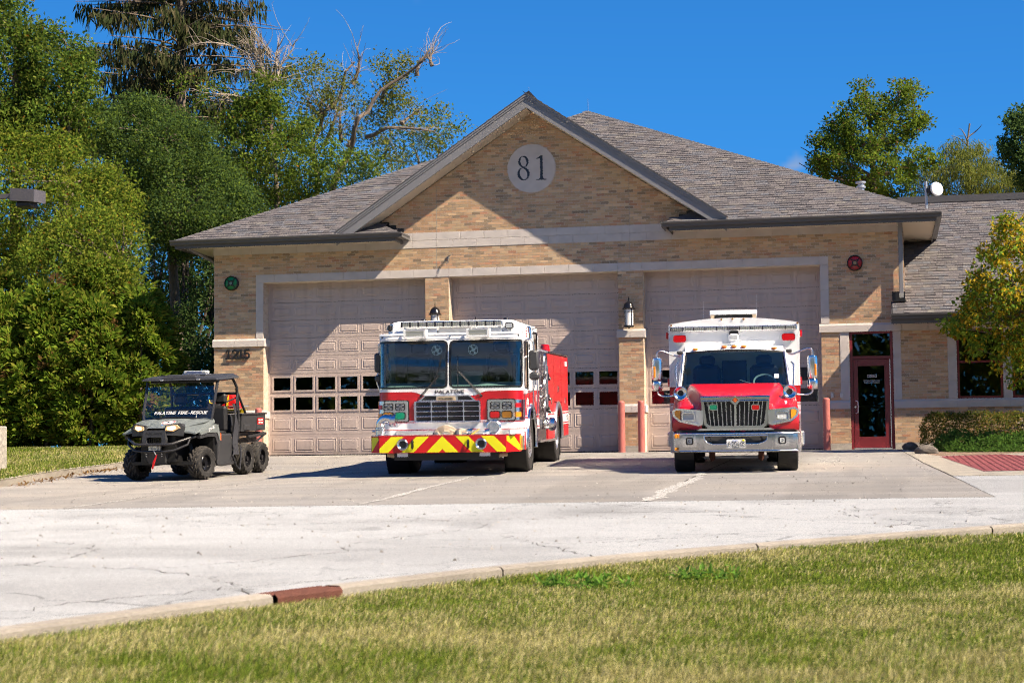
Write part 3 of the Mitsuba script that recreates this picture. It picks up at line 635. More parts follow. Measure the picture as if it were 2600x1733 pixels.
# side eaves
put(ST+'__side_soffit', bx(-2.08, XL, 0, 18.6, 5.338, 5.353), 'm_soffit'); put(ST+'__side_soffit', bx(XR, 16.73, 0, 18.6, 5.338, 5.353), 'm_soffit')
for s_ in ((-2.1, -2.08, 5.27, 5.46), (16.73, 16.75, 5.27, 5.46)): put(ST+'__side_fascia', bx(s_[0], s_[1], -.75, 18.7, s_[2], s_[3]), 'm_gutter')
for s_ in ((-2.22, -2.1), (16.75, 16.87)): put(ST+'__side_gutter', bx(s_[0], s_[1], -.75, 18.7, 5.36, 5.478), 'm_gutter')
x = 15.72
while x < 24: put(ST+'__soffit_board', bx(x+.002, x+.30, -.73, 0, 2.945, 2.96), 'm_soffit'); x += .305
put(ST+'__fascia', bx(15.68, 30.5, -.75, -.73, 2.90, 3.10), 'm_gutter'); gutter(15.67, 30.5, -.752, 3.0)
put(ST+'__fascia', hull([(15.67, -.75, 2.90), (15.67, -.75, 3.12), (15.67, .0, 3.0), (15.67, .0, 3.49), (15.70, -.75, 2.90), (15.70, -.75, 3.12), (15.70, .0, 3.0), (15.70, .0, 3.49)]), 'm_gutter')
ds = put(ST+'__downspout', cat([cb(15.868, 15.968, -.075-.09, -.085, 3.66, 5.30, .01), hull([(15.868, -.16, 5.30), (15.968, -.16, 5.30), (15.868, -.09, 5.30), (15.968, -.09, 5.30), (15.868, -.80, 5.36), (15.968, -.80, 5.36), (15.868, -.72, 5.36), (15.968, -.72, 5.36)])]), 'm_rake')
put(ds+'__spout', hull([(15.868, -.165, 3.56), (15.968, -.165, 3.56), (15.868, -.085, 3.56), (15.968, -.085, 3.56), (15.86, -.175, 3.66), (15.976, -.175, 3.66), (15.86, -.08, 3.66), (15.976, -.08, 3.66)]), 'm_alu')
put(ds+'__splash_pad', bx(15.73, 16.02, -.22, -.04, 3.47, 3.50), 'm_black'); put(ds+'__flashing', bx(15.70, 16.0, -.016, -.002, 3.45, 3.72), 'm_black')
put(ST+'__side_downspout', tube([(XL-.62, -.3, 5.33), (XL-.42, .0, 5.22), (XL-.08, .25, 5.0), (XL-.06, .27, 4.8), (XL-.06, .27, 0.1)], .045, 8), 'm_trim')
for p, h in (((6.38, 3.0, 8.86), .9), ((7.0, 8.95, 10.2), .42)): put(ST+'__lightning_rod', cat([cy(p, (p[0], p[1], p[2]+h), .007, .003, 6), cy((p[0], p[1], p[2]-.06), (p[0], p[1], p[2]+.05), .03, .015, 8)]), 'm_trim')
put(ST+'__vent_pipe', cat([cy((14.94, 10, 6.2), (14.94, 10, 7.83), .10, n=20), cy((14.94, 10, 7.74), (14.94, 10, 7.79), .14, n=20), cy((14.94, 10, 7.88), (14.94, 10, 7.93), .15, n=20), cy((14.94, 10, 7.83), (14.94, 10, 7.88), .08, n=20)]), 'm_galv', 30)
put(ST+'__conduit_stub', cat([tube(smoothpath([(4.86, .0, 4.90), (4.90, -.10, 4.92), (4.98, -.16, 4.94)], 4), .012, 6), tube([(4.88, -.05, 4.9), (4.90, -.14, 4.80), (4.86, -.17, 4.72)], .006, 5), bx(4.83, 4.9, -.02, 0, 4.86, 4.93)]), 'm_trim')
# ---- lamps and signal lights on the wall
def lantern(x, z, label):
    t = thing('wall_lantern', label, 'wall lamp', 'black lanterns on the brick piers'); y = -.20
    put(t+'__back_plate', cat([cb(x-.055, x+.055, -.03, -.004, z+.08, z+.42, .008), cy((x, -.01, z+.25), (x, y, z+.05), .016), cy((x, y, z-.03), (x, y, z+.05), .02)]), 'm_black')
    put(t+'__cage', cat([lathe([(0, -.005), (.09, 0), (.125, .015), (.125, .045), (.0, .045)], (x, y, z)), *[cy((x+.115*math.cos(a), y+.115*math.sin(a), z+.03), (x+.115*math.cos(a), y+.115*math.sin(a), z+.46), .010, n=6) for a in np.arange(4)*math.pi/2+math.pi/4], *[tube([(x+.115*math.cos(a), y+.115*math.sin(a), z+.37) for a in np.linspace(0, 2*math.pi, 25)], .005, 5)]]), 'm_black', 40)
    put(t+'__glass', lathe([(.105, .045), (.108, .45)], (x, y, z), n=28), 'm_frost', True)
    put(t+'__hood', lathe([(.155, .44), (.158, .45), (.135, .475), (.128, .50), (.118, .54), (.095, .585), (.055, .62), (.02, .632), (0.0, .633)], (x, y, z), n=28), 'm_blackgloss', 40)
    put(t+'__finial', lathe([(.018, .63), (.014, .655), (.008, .67), (.017, .69), (.008, .71), (.011, .735), (0, .75)], (x, y, z), n=12), 'm_blackgloss', 40)
mat('m_frost', (.72, .71, .70), .25, specular=.6)
lantern(9.43, 3.02, 'black lantern with frosted glass on the brick pier left of the ambulance')
lantern(4.57, 3.02, 'black lantern on the brick pier behind the fire engine cab')
mat('m_sig_green', (.004, .19, .055), .25); mat('m_sig_red', (.36, .012, .018), .25)
def signal(x, z, m, hub, label):
    t = thing('signal_light', label, 'signal light', 'round signal lights at the ends of the door row')
    put(t+'__housing', lathe([(0, 0), (.185, 0), (.185, .09), (.165, .10), (.165, .07), (0, .07)], (x, -.004, z), (0, -1, 0), n=40), 'm_black', 30)
    put(t+'__lens', lathe([(.166, .07), (.12, .088), (.06, .098), (0, .10)], (x, -.004, z), (0, -1, 0), n=40), m, 40)
    g = []
    for a in range(4):
        a0 = a*math.pi/2; c = np.array([x+.20*math.cos(a0), z+.20*math.sin(a0)]); r = .142
        an = a0+math.pi+np.linspace(-.86, .86, 15); g.append(tube([(c[0]+r*math.cos(q), -.115, c[1]+r*math.sin(q)) for q in an if math.hypot(c[0]+r*math.cos(q)-x, c[1]+r*math.sin(q)-z) < .175], .009, 6))
    put(t+'__guard', cat(g+[lathe([(.058, 0), (.058, .014), (.040, .014), (.040, 0)], (x, -.105, z), (0, -1, 0), n=24)]), 'm_black', 40)
    put(t+'__hub', cy((x, -.09, z), (x, -.118, z), .040, n=20), hub, 40)
mat('m_hub_grey', (.12, .20, .15), .5); mat('m_hub_tan', (.32, .22, .12), .5)
signal(-.84, 4.42, 'm_sig_green', 'm_hub_grey', 'round green signal light with black guard on the left end of the wall')
signal(14.85, 4.423, 'm_sig_red', 'm_hub_tan', 'round red signal light with black guard on the right end of the wall')
def bollard(x, y, h, label):
    t = thing('bollard', label, 'bollard', 'red posts guarding the garage doors'); z = float(gz(x, y))
    put(t+'__post', lathe([(.083, -.1), (.083, h-.045), (.078, h-.025), (.055, h-.006), (0, h)], (x, y, z), n=28), 'm_bollard', 40)
bollard(9.25, -.45, 1.24, 'faded red bollard at the right edge of the middle garage door')
bollard(9.73, -.45, 1.24, 'faded red bollard at the left edge of the right garage door')
bollard(14.12, -.45, 1.23, 'faded red bollard between the right garage door and the personnel door')
bollard(.03, -.45, 1.22, 'faded red bollard behind the utility vehicle at the left door')
# ---------------------------------------------------------------- vehicles: shared builders
def pose(ox, oy, yaw, L):
    a = math.radians(yaw); xb = np.array([math.cos(a), math.sin(a), 0]); yb = np.array([-math.sin(a), math.cos(a), 0])
    o = np.array([ox, oy, float(gz(ox, oy))]); q = o+yb*L; yb = yb+[0, 0, (float(gz(q[0], q[1]))-o[2])/L]; yb /= np.linalg.norm(yb)
    M = np.eye(4); M[:3, 0], M[:3, 1], M[:3, 2], M[:3, 3] = xb, yb, np.cross(xb, yb), o
    return M
def truck_wheel(parent, x, y, R, wdt, side, rim='m_alu', front=True, steer=0, dual=False):
    """side = +1: outer face towards +x"""
    A = (1, 0, 0); r0 = R*.56; h = wdt/2
    prof = [(r0, -h*.86), (R*.80, -h), (R*.94, -h*.96), (R*.985, -h*.82)]
    for c in (-.55, -.18, .18, .55):
        prof += [(R, h*(c-.13)), (R*.972, h*(c-.12)), (R*.972, h*(c-.06)), (R, h*(c-.05))]
    prof += [(R*.985, h*.82), (R*.94, h*.96), (R*.80, h), (r0, h*.86)]
    S = trs(x, y, R)@rot(steer, [0, 0, 1])
    w = put(parent+'__wheel', mv(lathe(prof, (0, 0, 0), A, 48), S), 'm_rubber', 25)
    o = side*h
    if front: rp = [(r0*1.0, o*.86), (r0*.93, o*.93), (r0*.86, o*.80), (r0*.55, o*.62), (r0*.42, o*.9), (r0*.36, o*1.02), (0, o*1.02)]
    else: rp = [(r0, o*.86), (r0*.93, o*.93), (r0*.88, o*.5), (r0*.80, -o*.25), (r0*.5, -o*.3), (r0*.42, o*.3), (r0*.3, o*.55), (0, o*.55)]
    put(w+'__rim', mv(lathe(rp, (0, 0, 0), A, 40), S), rim, 40)
    n = []
    for a in np.arange(10)*2*math.pi/10:
        q = np.array([o*.62 if front else -o*.28, r0*.66*math.cos(a), r0*.66*math.sin(a)]); n.append(cy(q, q+[side*.05, 0, 0], .017, .013, 6))
    put(w+'__lug_nuts', mv(cat(n), S), 'm_chrome', kind='stuff')
    return w
def lens(parent, name, x0, x1, y, z0, z1, m, r=.02, d=.02, bez='m_black', bw=.012, label=None):
    """rectangular lamp on a face that looks towards -y"""
    k = put(parent+'__'+name, fx(rrect(x0, x1, z0, z1, r), y-d, y+.01), m, label=label)
    if bez: put(k+'__bezel', fx(rrect(x0-bw, x1+bw, z0-bw, z1+bw, r+bw).difference(rrect(x0, x1, z0, z1, r)), y-d-.004, y+.01), bez)
    return k
mat('m_lens_dark', (.10, .105, .11), .08, specular=.9)
def lamp_unit(parent, name, x0, x1, y, z0, z1):
    """clear headlamp: reflector bowl, projector and glass"""
    k = put(parent+'__'+name, fx(rrect(x0, x1, z0, z1, .02).difference(rrect(x0+.012, x1-.012, z0+.012, z1-.012, .015)), y-.024, y+.02), 'm_black')
    put(k+'__reflector', fx(rrect(x0+.01, x1-.01, z0+.01, z1-.01, .015), y+.012, y+.02), 'm_steel')
    cx, cz, r = (x0+x1)/2, (z0+z1)/2, (z1-z0)*.34
    put(k+'__projector', cat([lathe([(r, 0), (r*.85, .022), (0, .03)], (cx, y+.012, cz), (0, -1, 0), 20), *[lathe([(r*.5, 0), (r*.4, .012), (0, .016)], (cx+s*(x1-x0)*.32, y+.012, cz), (0, -1, 0), 12) for s in (-1, 1)]]), 'm_lens_dark', 40)
    return k
def led_bar(parent, x0, x1, y, z0, z1, n, center_dark=False, slope=0.0):
    k = put(parent+'__light_bar', cb(x0, x1, y, y+.09, z0, z1, .012), 'm_steel', label='long bar of clear warning lights')
    w = (x1-x0)/n
    for i in range(n):
        a, b = x0+i*w+w*.10, x0+(i+1)*w-w*.10; dk = center_dark and i == n//2
        u = put(k+'__module', fx(sbox(a, z0+.014, b, z1-.014), y-.008, y+.004), 'm_plastic' if dk else 'm_led_back')
        g = [cy((a+(b-a)*(j+.5)/4, y-.009, z0+.014+(z1-z0-.028)*(r+.5)/3), (a+(b-a)*(j+.5)/4, y-.014, z0+.014+(z1-z0-.028)*(r+.5)/3), .0095, .007, 8) for j in range(4) for r in range(3)]
        if not dk: put(k+'__diode', cat(g), 'm_led', kind='stuff')
        put(k+'__divider', bx(x0+i*w-.012, x0+i*w+.012, y-.012, y+.004, z0+.006, z1-.006), 'm_black')
    return k
mat('m_led', (.42, .43, .38), .2, metallic=.3); mat('m_led_back', (.13, .14, .15), .2, specular=.8)

# ---------------------------------------------------------------- fire engine
XF[0] = pose(8.04, -11.75, 4.6, 5.2)
FT = thing('fire_engine', 'red and white fire engine with yellow and red striped bumper on the apron', 'fire engine')
CX, HW, YF, RC = -.05, 1.265, -1.27, .24     # centre, half width, front face, corner radius
def outline(s, out=0.0):
    """point on the rounded front of the cab; s = 0 at the centre, positive to the right"""
    s = np.asarray(s, float); sg = np.sign(s); a = np.abs(s); L = HW-RC; arc = RC*math.pi/2
    th = np.clip((a-L)/RC, 0, math.pi/2); past = np.clip(a-L-arc, 0, None)
    x = np.minimum(a, L)+(RC+out)*np.sin(th); y = YF+RC-(RC+out)*np.cos(th)+past
    return CX+sg*x, y
def wrap(poly, o0, o1, step=.05, rows=1):
    """a polygon in (s, z) bent round the cab front, thickness from o0 to o1 outwards"""
    out = []
    x0, z0, x1, z1 = poly.bounds; L = HW-RC; arc = RC*math.pi/2
    cuts = np.unique(np.round(np.r_[x0, x1, [c for c in np.r_[-L-arc+np.arange(9)*arc/8, L+np.arange(9)*arc/8] if x0 < c < x1]], 6))
    for a, b in zip(cuts[:-1], cuts[1:]):
        for q in [g for k in range(rows) for g in polys(poly.intersection(sbox(a, z0+(z1-z0)*k/rows-(k == 0), b, z0+(z1-z0)*(k+1)/rows+(k == rows-1))))]:
            v, f = ext(q, o1-o0)
            v = np.asarray(v); xa, ya = outline(v[:, 0], 0); e = 1e-3
            o = o0+v[:, 2]; px = np.empty(len(v)); py = np.empty(len(v))
            for i in range(len(v)): px[i], py[i] = outline(v[i, 0], o[i])
            # straight parts move along the normal as well
            flat = np.abs(v[:, 0]) <= L; py = np.where(flat, YF-o, py); side = np.abs(v[:, 0]) >= L+arc; px = np.where(side, CX+np.sign(v[:, 0])*(HW+o), px)
            t_ = np.clip(v[:, 1]-1.48, 0, 1); py = py+.05*t_+.095*t_*t_      # windscreen rake
            out.append((np.stack([px, py, v[:, 1]], 1), f[:, ::-1]))
    return cat(out)
SM = HW-RC+RC*math.pi/2+.05
# windshield panes
PA = [rrect(-1.385, -.036, 1.50, 2.315, .075), rrect(.008, 1.345, 1.50, 2.315, .075)]
PANES = unary_union(PA)
FACE = sbox(-SM, 1.44, SM, 2.36).difference(PANES.buffer(.012))
cab = put(FT+'__cab', wrap(FACE, -.03, 0, rows=8), 'm_white', 35, label='white over red cab')
put(cab+'__lower_front', wrap(unary_union([sbox(-SM, .945, SM, 1.44)]), -.03, 0), 'm_red', 35)
put(cab+'__lower_band', wrap(sbox(-SM, .66, SM, .9449), -.03, 0), 'm_white', 35)
put(cab+'__white_crest', wrap(Polygon([(-.66, 1.437), (-.57, 1.425), (-.50, 1.395), (-.42, 1.365), (.46, 1.365), (.53, 1.395), (.60, 1.425), (.69, 1.437)]), .0, .004), 'm_white')
for z in (.905, .776): put(cab+'__pinstripe', wrap(sbox(-SM, z, SM, z+.013), 0, .0025), 'm_red')
put(cab+'__lettering', mv(text('PALATINE', .060, True, .004, 1.26), trs(-.04, YF-.010, 1.432)), 'm_letter_black', label='black place name lettering')
for p in PA:
    k = put(FT+'__windshield', wrap(p.difference(p.buffer(-.028)), -.012, .006, rows=8), 'm_black', label='curved windshield pane in a black gasket')
    g = wrap(p, -.004, -.0035, rows=14); put(k+'__glass', g, 'm_tint', True)
# brow and raised roof
put(cab+'__brow', cat([wrap(sbox(-SM, 2.355, SM, 2.43), -.03, .012)]+[hull([(float(outline(s, o)[0]), float(outline(s, o)[1])+.115, z) for s in np.linspace(-SM, SM, 41) for o, z in ((.012, 2.425), (-.02, 2.455))])]), 'm_white', 35)
X0, X1 = CX-HW, CX+HW
def roofring(i, y0, z, yr): return [(X0+i+.10, y0, z), (X1-i-.10, y0, z), (X0+i, y0+.14, z), (X1-i, y0+.14, z), (X0+i, yr, z), (X1-i, yr, z)]
put(cab+'__roof', hull(roofring(.10, -.86, 2.44, 1.42)+roofring(.12, -.84, 2.64, 1.42)+roofring(.2, -.78, 2.685, 1.36)), 'm_white', 25)
put(cab+'__roof_trim', cat([cb(X0+.06, X1-.06, 1.30, 1.44, 2.60, 2.64, .01)]), 'm_white')
for x in (-.62, .86): put(FT+'__antenna_dome', lathe([(.055, 2.67), (.055, 2.70), (.04, 2.725), (0, 2.735)], (x, -.5, 0), n=16), 'm_blackgloss', 40)
put(FT+'__antenna', cy((.30, -.4, 2.66), (.30, -.4, 2.76), .012, .008, 8), 'm_black')
bar = led_bar(FT, -.92, .86, -1.00, 2.565, 2.665, 12)
put(FT+'__tread_plate', bx(-.27, .29, -.93, -.90, 2.46, 2.56), 'm_plate', label='diamond plate panel under the light bar')
put(FT+'__bar_bracket', cat([bx(-.88, -.84, -.98, -.84, 2.50, 2.57), bx(.78, .82, -.98, -.84, 2.50, 2.57), cb(-.90, -.30, -.97, -.86, 2.46, 2.545, .01), cb(.32, .84, -.97, -.86, 2.46, 2.545, .01)]), 'm_steel')
for x0, x1 in ((-.80, -.44), (.30, .66)):
    k = put(FT+'__flood_light', cat([fx(sbox(x0, 2.385, x1, 2.50).difference(sbox(x0+.02, 2.40, x1-.02, 2.49)), -1.40, -1.30), bx(x0, x1, -1.31, -1.29, 2.385, 2.50), bx(x0-.018, x0, -1.40, -1.20, 2.375, 2.515), bx(x1, x1+.018, -1.40, -1.20, 2.375, 2.515), cb(x0-.02, x1+.02, -1.40, -1.18, 2.362, 2.378, .004)]), 'm_white')
    put(k+'__lens', bx(x0+.02, x1-.02, -1.385, -1.375, 2.40, 2.49), 'm_lens_clear'); put(k+'__diode_row', cat([bx(x0+.03, x1-.03, -1.392, -1.385, z, z+.022) for z in (2.412, 2.455)]), 'm_led')
k = put(FT+'__scene_light', cb(.90, 1.045, -.99, -.86, 2.515, 2.625, .025), 'm_black', 30); put(k+'__lens', fx(rrect(.918, 1.027, 2.533, 2.607, .015), -.996, -.985), 'm_lens_clear')
k = put(FT+'__scene_light', cb(-1.21, -1.13, -.86, -.70, 2.515, 2.625, .025), 'm_black', 30); put(k+'__lens', bx(-1.216, -1.205, -.84, -.72, 2.533, 2.607), 'm_lens_clear')
for x in (-.45, -.04, .62): put(cab+'__rivet', lathe([(.02, 0), (.016, .012), (0, .015)], (x, YF+.10, 2.39), (0, -1, 0), 12), 'm_chrome', 40)
# cab sides, doors, floor and back
ARCH = Point(0, .53).buffer(.64, 32)
def sidewall(holder, name, z0, z1, y0, y1, m, o=0.0, cut=None, th=.03, both=True):
    for sgn, xx in ((1, X1), (-1, X0)):
        p = sbox(y0, z0, y1, z1)
        if cut is not None: p = p.difference(cut)
        a, b = (xx-th, xx+o) if sgn > 0 else (xx-o, xx+th)
        for q in polys(p): put(holder+'__'+name, sx(q, a, b), m)
YB = 1.42
dw = Polygon([(-.93, 1.66), (-.93, 2.30), (-.30, 2.30), (-.30, 1.47), (-.74, 1.47)]); cwd = sbox(.62, 1.56, 1.22, 2.50)
sidewall(cab, 'upper_side', 1.44, 2.46, YF+RC+.02, YB, 'm_white', cut=unary_union([dw, cwd.buffer(-.0)]))
sidewall(cab, 'lower_side', .945, 1.44, YF+RC+.02, YB, 'm_red', cut=ARCH)
sidewall(cab, 'lower_side_band', .50, .9449, YF+RC+.02, YB, 'm_white', cut=ARCH)
sidewall(cab, 'lower_side_panel', .50, .74, -.62, YB, 'm_plate', o=.004, cut=ARCH)
for z in (.775, .915, .985): sidewall(cab, 'side_pinstripe', z, z+.018, YF+RC+.02, YB, 'm_red' if z < .98 else 'm_white', o=.003, cut=ARCH)
sidewall(cab, 'lower_valance', .42, .66, -1.22, -.60, 'm_chrome', cut=ARCH)
for sgn, xx in ((1, X1), (-1, X0)):
    a, b = (xx-.012, xx-.008) if sgn > 0 else (xx+.008, xx+.012)
    put(cab+'__side_window', sx(dw.buffer(-.01), a, b), 'm_dark_glass'); put(cab+'__side_window', sx(cwd.buffer(-.01), a, b), 'm_dark_glass')
    a, b = (xx-.02, xx+.004) if sgn > 0 else (xx-.004, xx+.02)
    put(cab+'__window_seal', sx(dw.buffer(.012).difference(dw.buffer(-.022)), a, b), 'm_black'); put(cab+'__window_seal', sx(cwd.buffer(.012).difference(cwd.buffer(-.022)), a, b), 'm_black')
    d = 1 if sgn > 0 else -1
    put(FT+'__grab_handle', tube([(xx+d*.0, -.16, 2.05), (xx+d*.07, -.16, 2.02), (xx+d*.07, -.16, .95), (xx, -.16, .92)], .017, 8), 'm_steel', 40)
    put(FT+'__grab_handle', tube([(xx+d*.0, .50, 2.0), (xx+d*.07, .50, 1.97), (xx+d*.07, .50, 1.0), (xx, .50, .97)], .017, 8), 'm_steel', 40)
    for yy in (-.22, .46, 1.36): put(cab+'__door_seam', bx(min(xx, xx+d*.003), max(xx, xx+d*.003), yy, yy+.012, .75 if yy > .6 else 1.2, 2.46), 'm_black')
    # chrome fender ring and dark wheel well
    t = np.linspace(-.18, math.pi+.12, 40); rp = [(xx+d*.01, .0+.645*math.cos(q), .53+.645*math.sin(q)) for q in t]
    put(FT+'__fender_trim', tube(rp, .042, 8), 'm_chrome', 40)
    lx = lathe([(.63, 0), (.63, .40)], (xx-d*.42 if d > 0 else xx, 0, .53), (1, 0, 0), 40); put(FT+'__wheel_well', lx, 'm_black')
for i in range(4): put(cab+'__flag_decal', bx(X1-.001, X1+.004, -.56+.0, -.40, 2.56-.04-i*.045, 2.58-.04-i*.045), 'm_sheet_red')
put(cab+'__horn_bracket', cat([cb(X1-.02, X1+.05, -.28, -.16, 2.44, 2.58, .02), cy((X1+.02, -.22, 2.36), (X1+.02, -.22, 2.5), .045, n=12)]), 'm_chrome')
mR = rot(90, [0, 0, 1])
put(cab+'__unit_number', cat([mv(text('911', .10, True), trs(X1+.004, -.10, 2.22)@mR)]), 'm_letter_black'); put(cab+'__unit_number', mv(text('E-81', .11, True), trs(X1+.005, 1.0, 1.30)@mR), 'm_letter_white')
em = put(cab+'__emblem', mv(fx(Point(0, 0).buffer(.15, 24), -.004, .0), trs(X1, -.45, 1.16)@mR), 'm_letter_white', label='round white department emblem'); put(em+'__cross', mv(fx(unary_union([sbox(-.10, -.03, .10, .03), sbox(-.03, -.10, .03, .10)]), -.006, -.003), trs(X1, -.45, 1.16)@mR), 'm_sheet_red')
put(cab+'__hazard_label', mv(fx(sbox(-.07, -.16, .07, .16), -.006, 0), trs(X1, -1.02+.13, .57)@mR), 'm_sheet_red')
put(FT+'__back_wall', bx(X0+.03, X1-.03, YB-.03, YB, .5, 2.6), 'm_white')
put(FT+'__interior', cat([bx(X0+.05, X1-.05, .2, .26, 1.0, 2.38), bx(X0+.04, X1-.04, -1.2, .25, 1.02, 1.06), bx(X0+.05, X1-.05, -1.1, .25, 2.38, 2.41)]), 'm_interior')
put(FT+'__dashboard', cat([hull([(X0+.05, -1.02, 1.06), (X1-.05, -1.02, 1.06), (X0+.05, -1.12, 1.50), (X1-.05, -1.12, 1.50), (X0+.05, -.62, 1.60), (X1-.05, -.62, 1.60), (X0+.05, -.55, 1.06), (X1-.05, -.55, 1.06)]), hull([(-.42, -.75, 1.55), (.40, -.75, 1.55), (-.42, -.25, 1.80), (.40, -.25, 1.80), (-.42, 0, 1.2), (.40, 0, 1.2)])]), 'm_dash')
for x in (-.80, .70): put(FT+'__seat', cat([cb(x-.26, x+.26, -.05, .18, 1.3, 2.12, .06), cb(x-.15, x+.15, -.02, .14, 2.12, 2.34, .05), cb(x-.26, x+.26, -.5, 0, 1.2, 1.38, .05)]), 'm_seat', 30)
put(FT+'__steering_wheel', cat([tube([(.70+.21*math.cos(a), -.55+.10*math.sin(a)*.6, 1.66+.19*math.sin(a)) for a in np.linspace(0, 2*math.pi, 25)], .014, 6), cy((.70, -.55, 1.66), (.70, -.75, 1.45), .04)]), 'm_plastic')
for x in (-.30, .34):
    k = put(FT+'__cab_fan', cat([tube([(x+.085*math.cos(a), -1.02, 2.16+.085*math.sin(a)) for a in np.linspace(0, 2*math.pi, 21)], .006, 5), cy((x, -1.0, 2.16), (x, -.95, 2.16), .03)]), 'm_white')
    put(k+'__blade', cat([fx(Polygon([(x+.02*math.cos(a), 2.16+.02*math.sin(a)), (x+.075*math.cos(a-.3), 2.16+.075*math.sin(a-.3)), (x+.075*math.cos(a+.35), 2.16+.075*math.sin(a+.35))]), -1.005, -1.0) for a in np.arange(4)*math.pi/2+.5]), 'm_white')
# wipers
for pts in ([(-.555, 1.36), (-.235, 1.72), (-.10, 1.88)], [(.50, 1.36), (.115, 1.78), (.10, 1.84)]):
    (a, b, c) = pts; yy = YF-.025
    put(FT+'__wiper', cat([tube([(a[0], yy, a[1]), (b[0], yy+.02, b[1])], .011, 6), tube([(a[0]+.03, yy, a[1]), (b[0]+.02, yy+.02, b[1])], .007, 6), cy((a[0]+.015, YF, a[1]), (a[0]+.015, YF-.03, a[1]), .02)]), 'm_black')
for a, b in (((-.30, 1.56), (-.185, 2.06)), ((.105, 1.50), (.10, 2.06))): put(FT+'__wiper_blade', cat([tube([(a[0], YF-.012, a[1]), (b[0], YF+.05, b[1])], .008, 6), tube([(a[0], YF-.026, a[1]+.1), (b[0], YF+.03, b[1]-.1)], .006, 6)]), 'm_black')
# mirrors
for s, xa, xi in ((-1, -1.405, -1.31), (1, 1.39, 1.22)):
    c = xa if s > 0 else xa; w0, w1 = (c-.085, c+.085)
    if s < 0: w0, w1 = -1.43, -1.275
    m_ = put(FT+'__mirror', cat([cb(w0, w1, -.96, -.86, 1.785, 2.135, .035)]), 'm_plastic', 40, label='black side mirror pair'); put(m_+'__convex', cb(w0+.006, w1+.008, -.96, -.86, 1.615, 1.755, .035), 'm_plastic', 40)
    xm = (w0+w1)/2
    put(m_+'__arm', tube(smoothpath([(xi, -.92, 2.30), (xm-.02*s, -.92, 2.29), (xm, -.91, 2.22), (xm, -.91, 2.1)], 4), .016, 8), 'm_steel', 40); put(m_+'__arm', tube(smoothpath([(xm, -.91, 1.80), (xm, -.91, 1.50), (xm-.03*s, -.92, 1.44), (xi, -.93, 1.42)], 4), .014, 8), 'm_steel', 40)
put(FT+'__mirror_bracket', cb(1.2, 1.27, -1.0, -.9, 1.37, 1.47, .015), 'm_white')
# headlight clusters
for s, x0, x1, cols in ((-1, -1.285, -.77, ('m_lens_amber_dark', 'm_lens_green')), (1, .62, 1.19, ('m_lens_red', 'm_lens_amber_dark'))):
    y = YF-.02
    hb = put(FT+'__headlight_bezel', fx(rrect(x0+.10 if s < 0 else x0, x1-.10 if s > 0 else x1, .935, 1.285, .03), y, YF+.02), 'm_chrome', label='chrome headlight cluster with square lamps')
    put(hb+'__gasket', fx(rrect((x0+.10 if s < 0 else x0)-.015, (x1-.10 if s > 0 else x1)+.015, .92, 1.30, .04), YF-.006, YF+.02), 'm_black')
    o0 = x0+.085 if s < 0 else x0+.045
    for i in range(2):
        a = o0+i*.208; lamp_unit(hb, 'headlamp', a, a+.168, y-.012, 1.122, 1.245)
        lens(hb, 'signal_lamp', a, a+.168, y-.002, .975, 1.085, cols[i], .03, .03)
    if s > 0:
        sc_ = 1.02; q = wrap(sbox(sc_-CX+.0, .935, SM-.02, 1.285), 0, .022)
        k = put(hb+'__wrap', q, 'm_chrome'); put(k and hb+'__marker', wrap(rrect(1.10, 1.245, 1.15, 1.225, .01), .02, .034), 'm_lens_red'); put(hb+'__marker', wrap(rrect(1.10, 1.245, .985, 1.07, .01), .02, .034), 'm_lens_amber')
    else:
        put(hb+'__wrap', wrap(sbox(-SM+.02, .935, -1.13, 1.285), 0, .022), 'm_chrome'); put(hb+'__marker', wrap(rrect(-1.30, -1.185, 1.14, 1.22, .01), .02, .034), 'm_lens_red'); put(hb+'__marker', wrap(rrect(-1.30, -1.185, .985, 1.07, .01), .02, .034), 'm_lens_amber')
# grille
gx0, gx1, gz0, gz1 = -.66, .50, .905, 1.28; y = YF-.06
cells = unary_union([rrect(gx0+.028+i*.28+.012, gx0+.028+(i+1)*.28-.012, gz0+.022+j*.085+.009, gz0+.022+(j+1)*.085-.009, .012) for i in range(4) for j in range(4)])
gr = put(FT+'__grille', fx(rrect(gx0, gx1, gz0, gz1, .035).difference(cells), y, YF+.01), 'm_steel', label='metal radiator grille of four by four openings'); put(gr+'__mesh', bx(gx0+.02, gx1-.02, y+.04, y+.05, gz0+.02, gz1-.02), 'm_black')
put(gr+'__rib', cat([cy((gx0+.028+i*.28, y-.004, gz0+.005), (gx0+.028+i*.28, y-.004, gz1-.005), .013, n=8) for i in (1, 2, 3)]+[cy((gx0+.01, y-.002, gz0+.022+j*.085), (gx1-.01, y-.002, gz0+.022+j*.085), .009, n=8) for j in range(5)]), 'm_steel', 40)
hood = Polygon([(-.585, 1.28), (-.47, 1.375), (.31, 1.375), (.425, 1.28)])
put(gr+'__upper_frame', fx(hood.difference(Polygon([(-.535, 1.292), (-.455, 1.358), (-.27, 1.358), (-.27, 1.292)])).difference(Polygon([(.06+.05, 1.292), (.11, 1.358), (.295, 1.358), (.375, 1.292)])), y, YF+.01), 'm_steel'); put(gr+'__upper_mesh', fx(hood.buffer(-.01), y+.035, y+.045), 'm_black')
mat('m_tan', (.48, .38, .25), .5)
nm = put(gr+'__name_plate', fx(Polygon([(-.27, 1.283), (-.25, 1.355), (.06, 1.355), (.08, 1.283)]), y-.014, y), 'm_tan', label='tan name plate'); put(gr+'__name_lettering', mv(text('PALATINE', .030, True, .004, 1.2), trs(-.095, y-.018, 1.318)), 'm_letter_black')
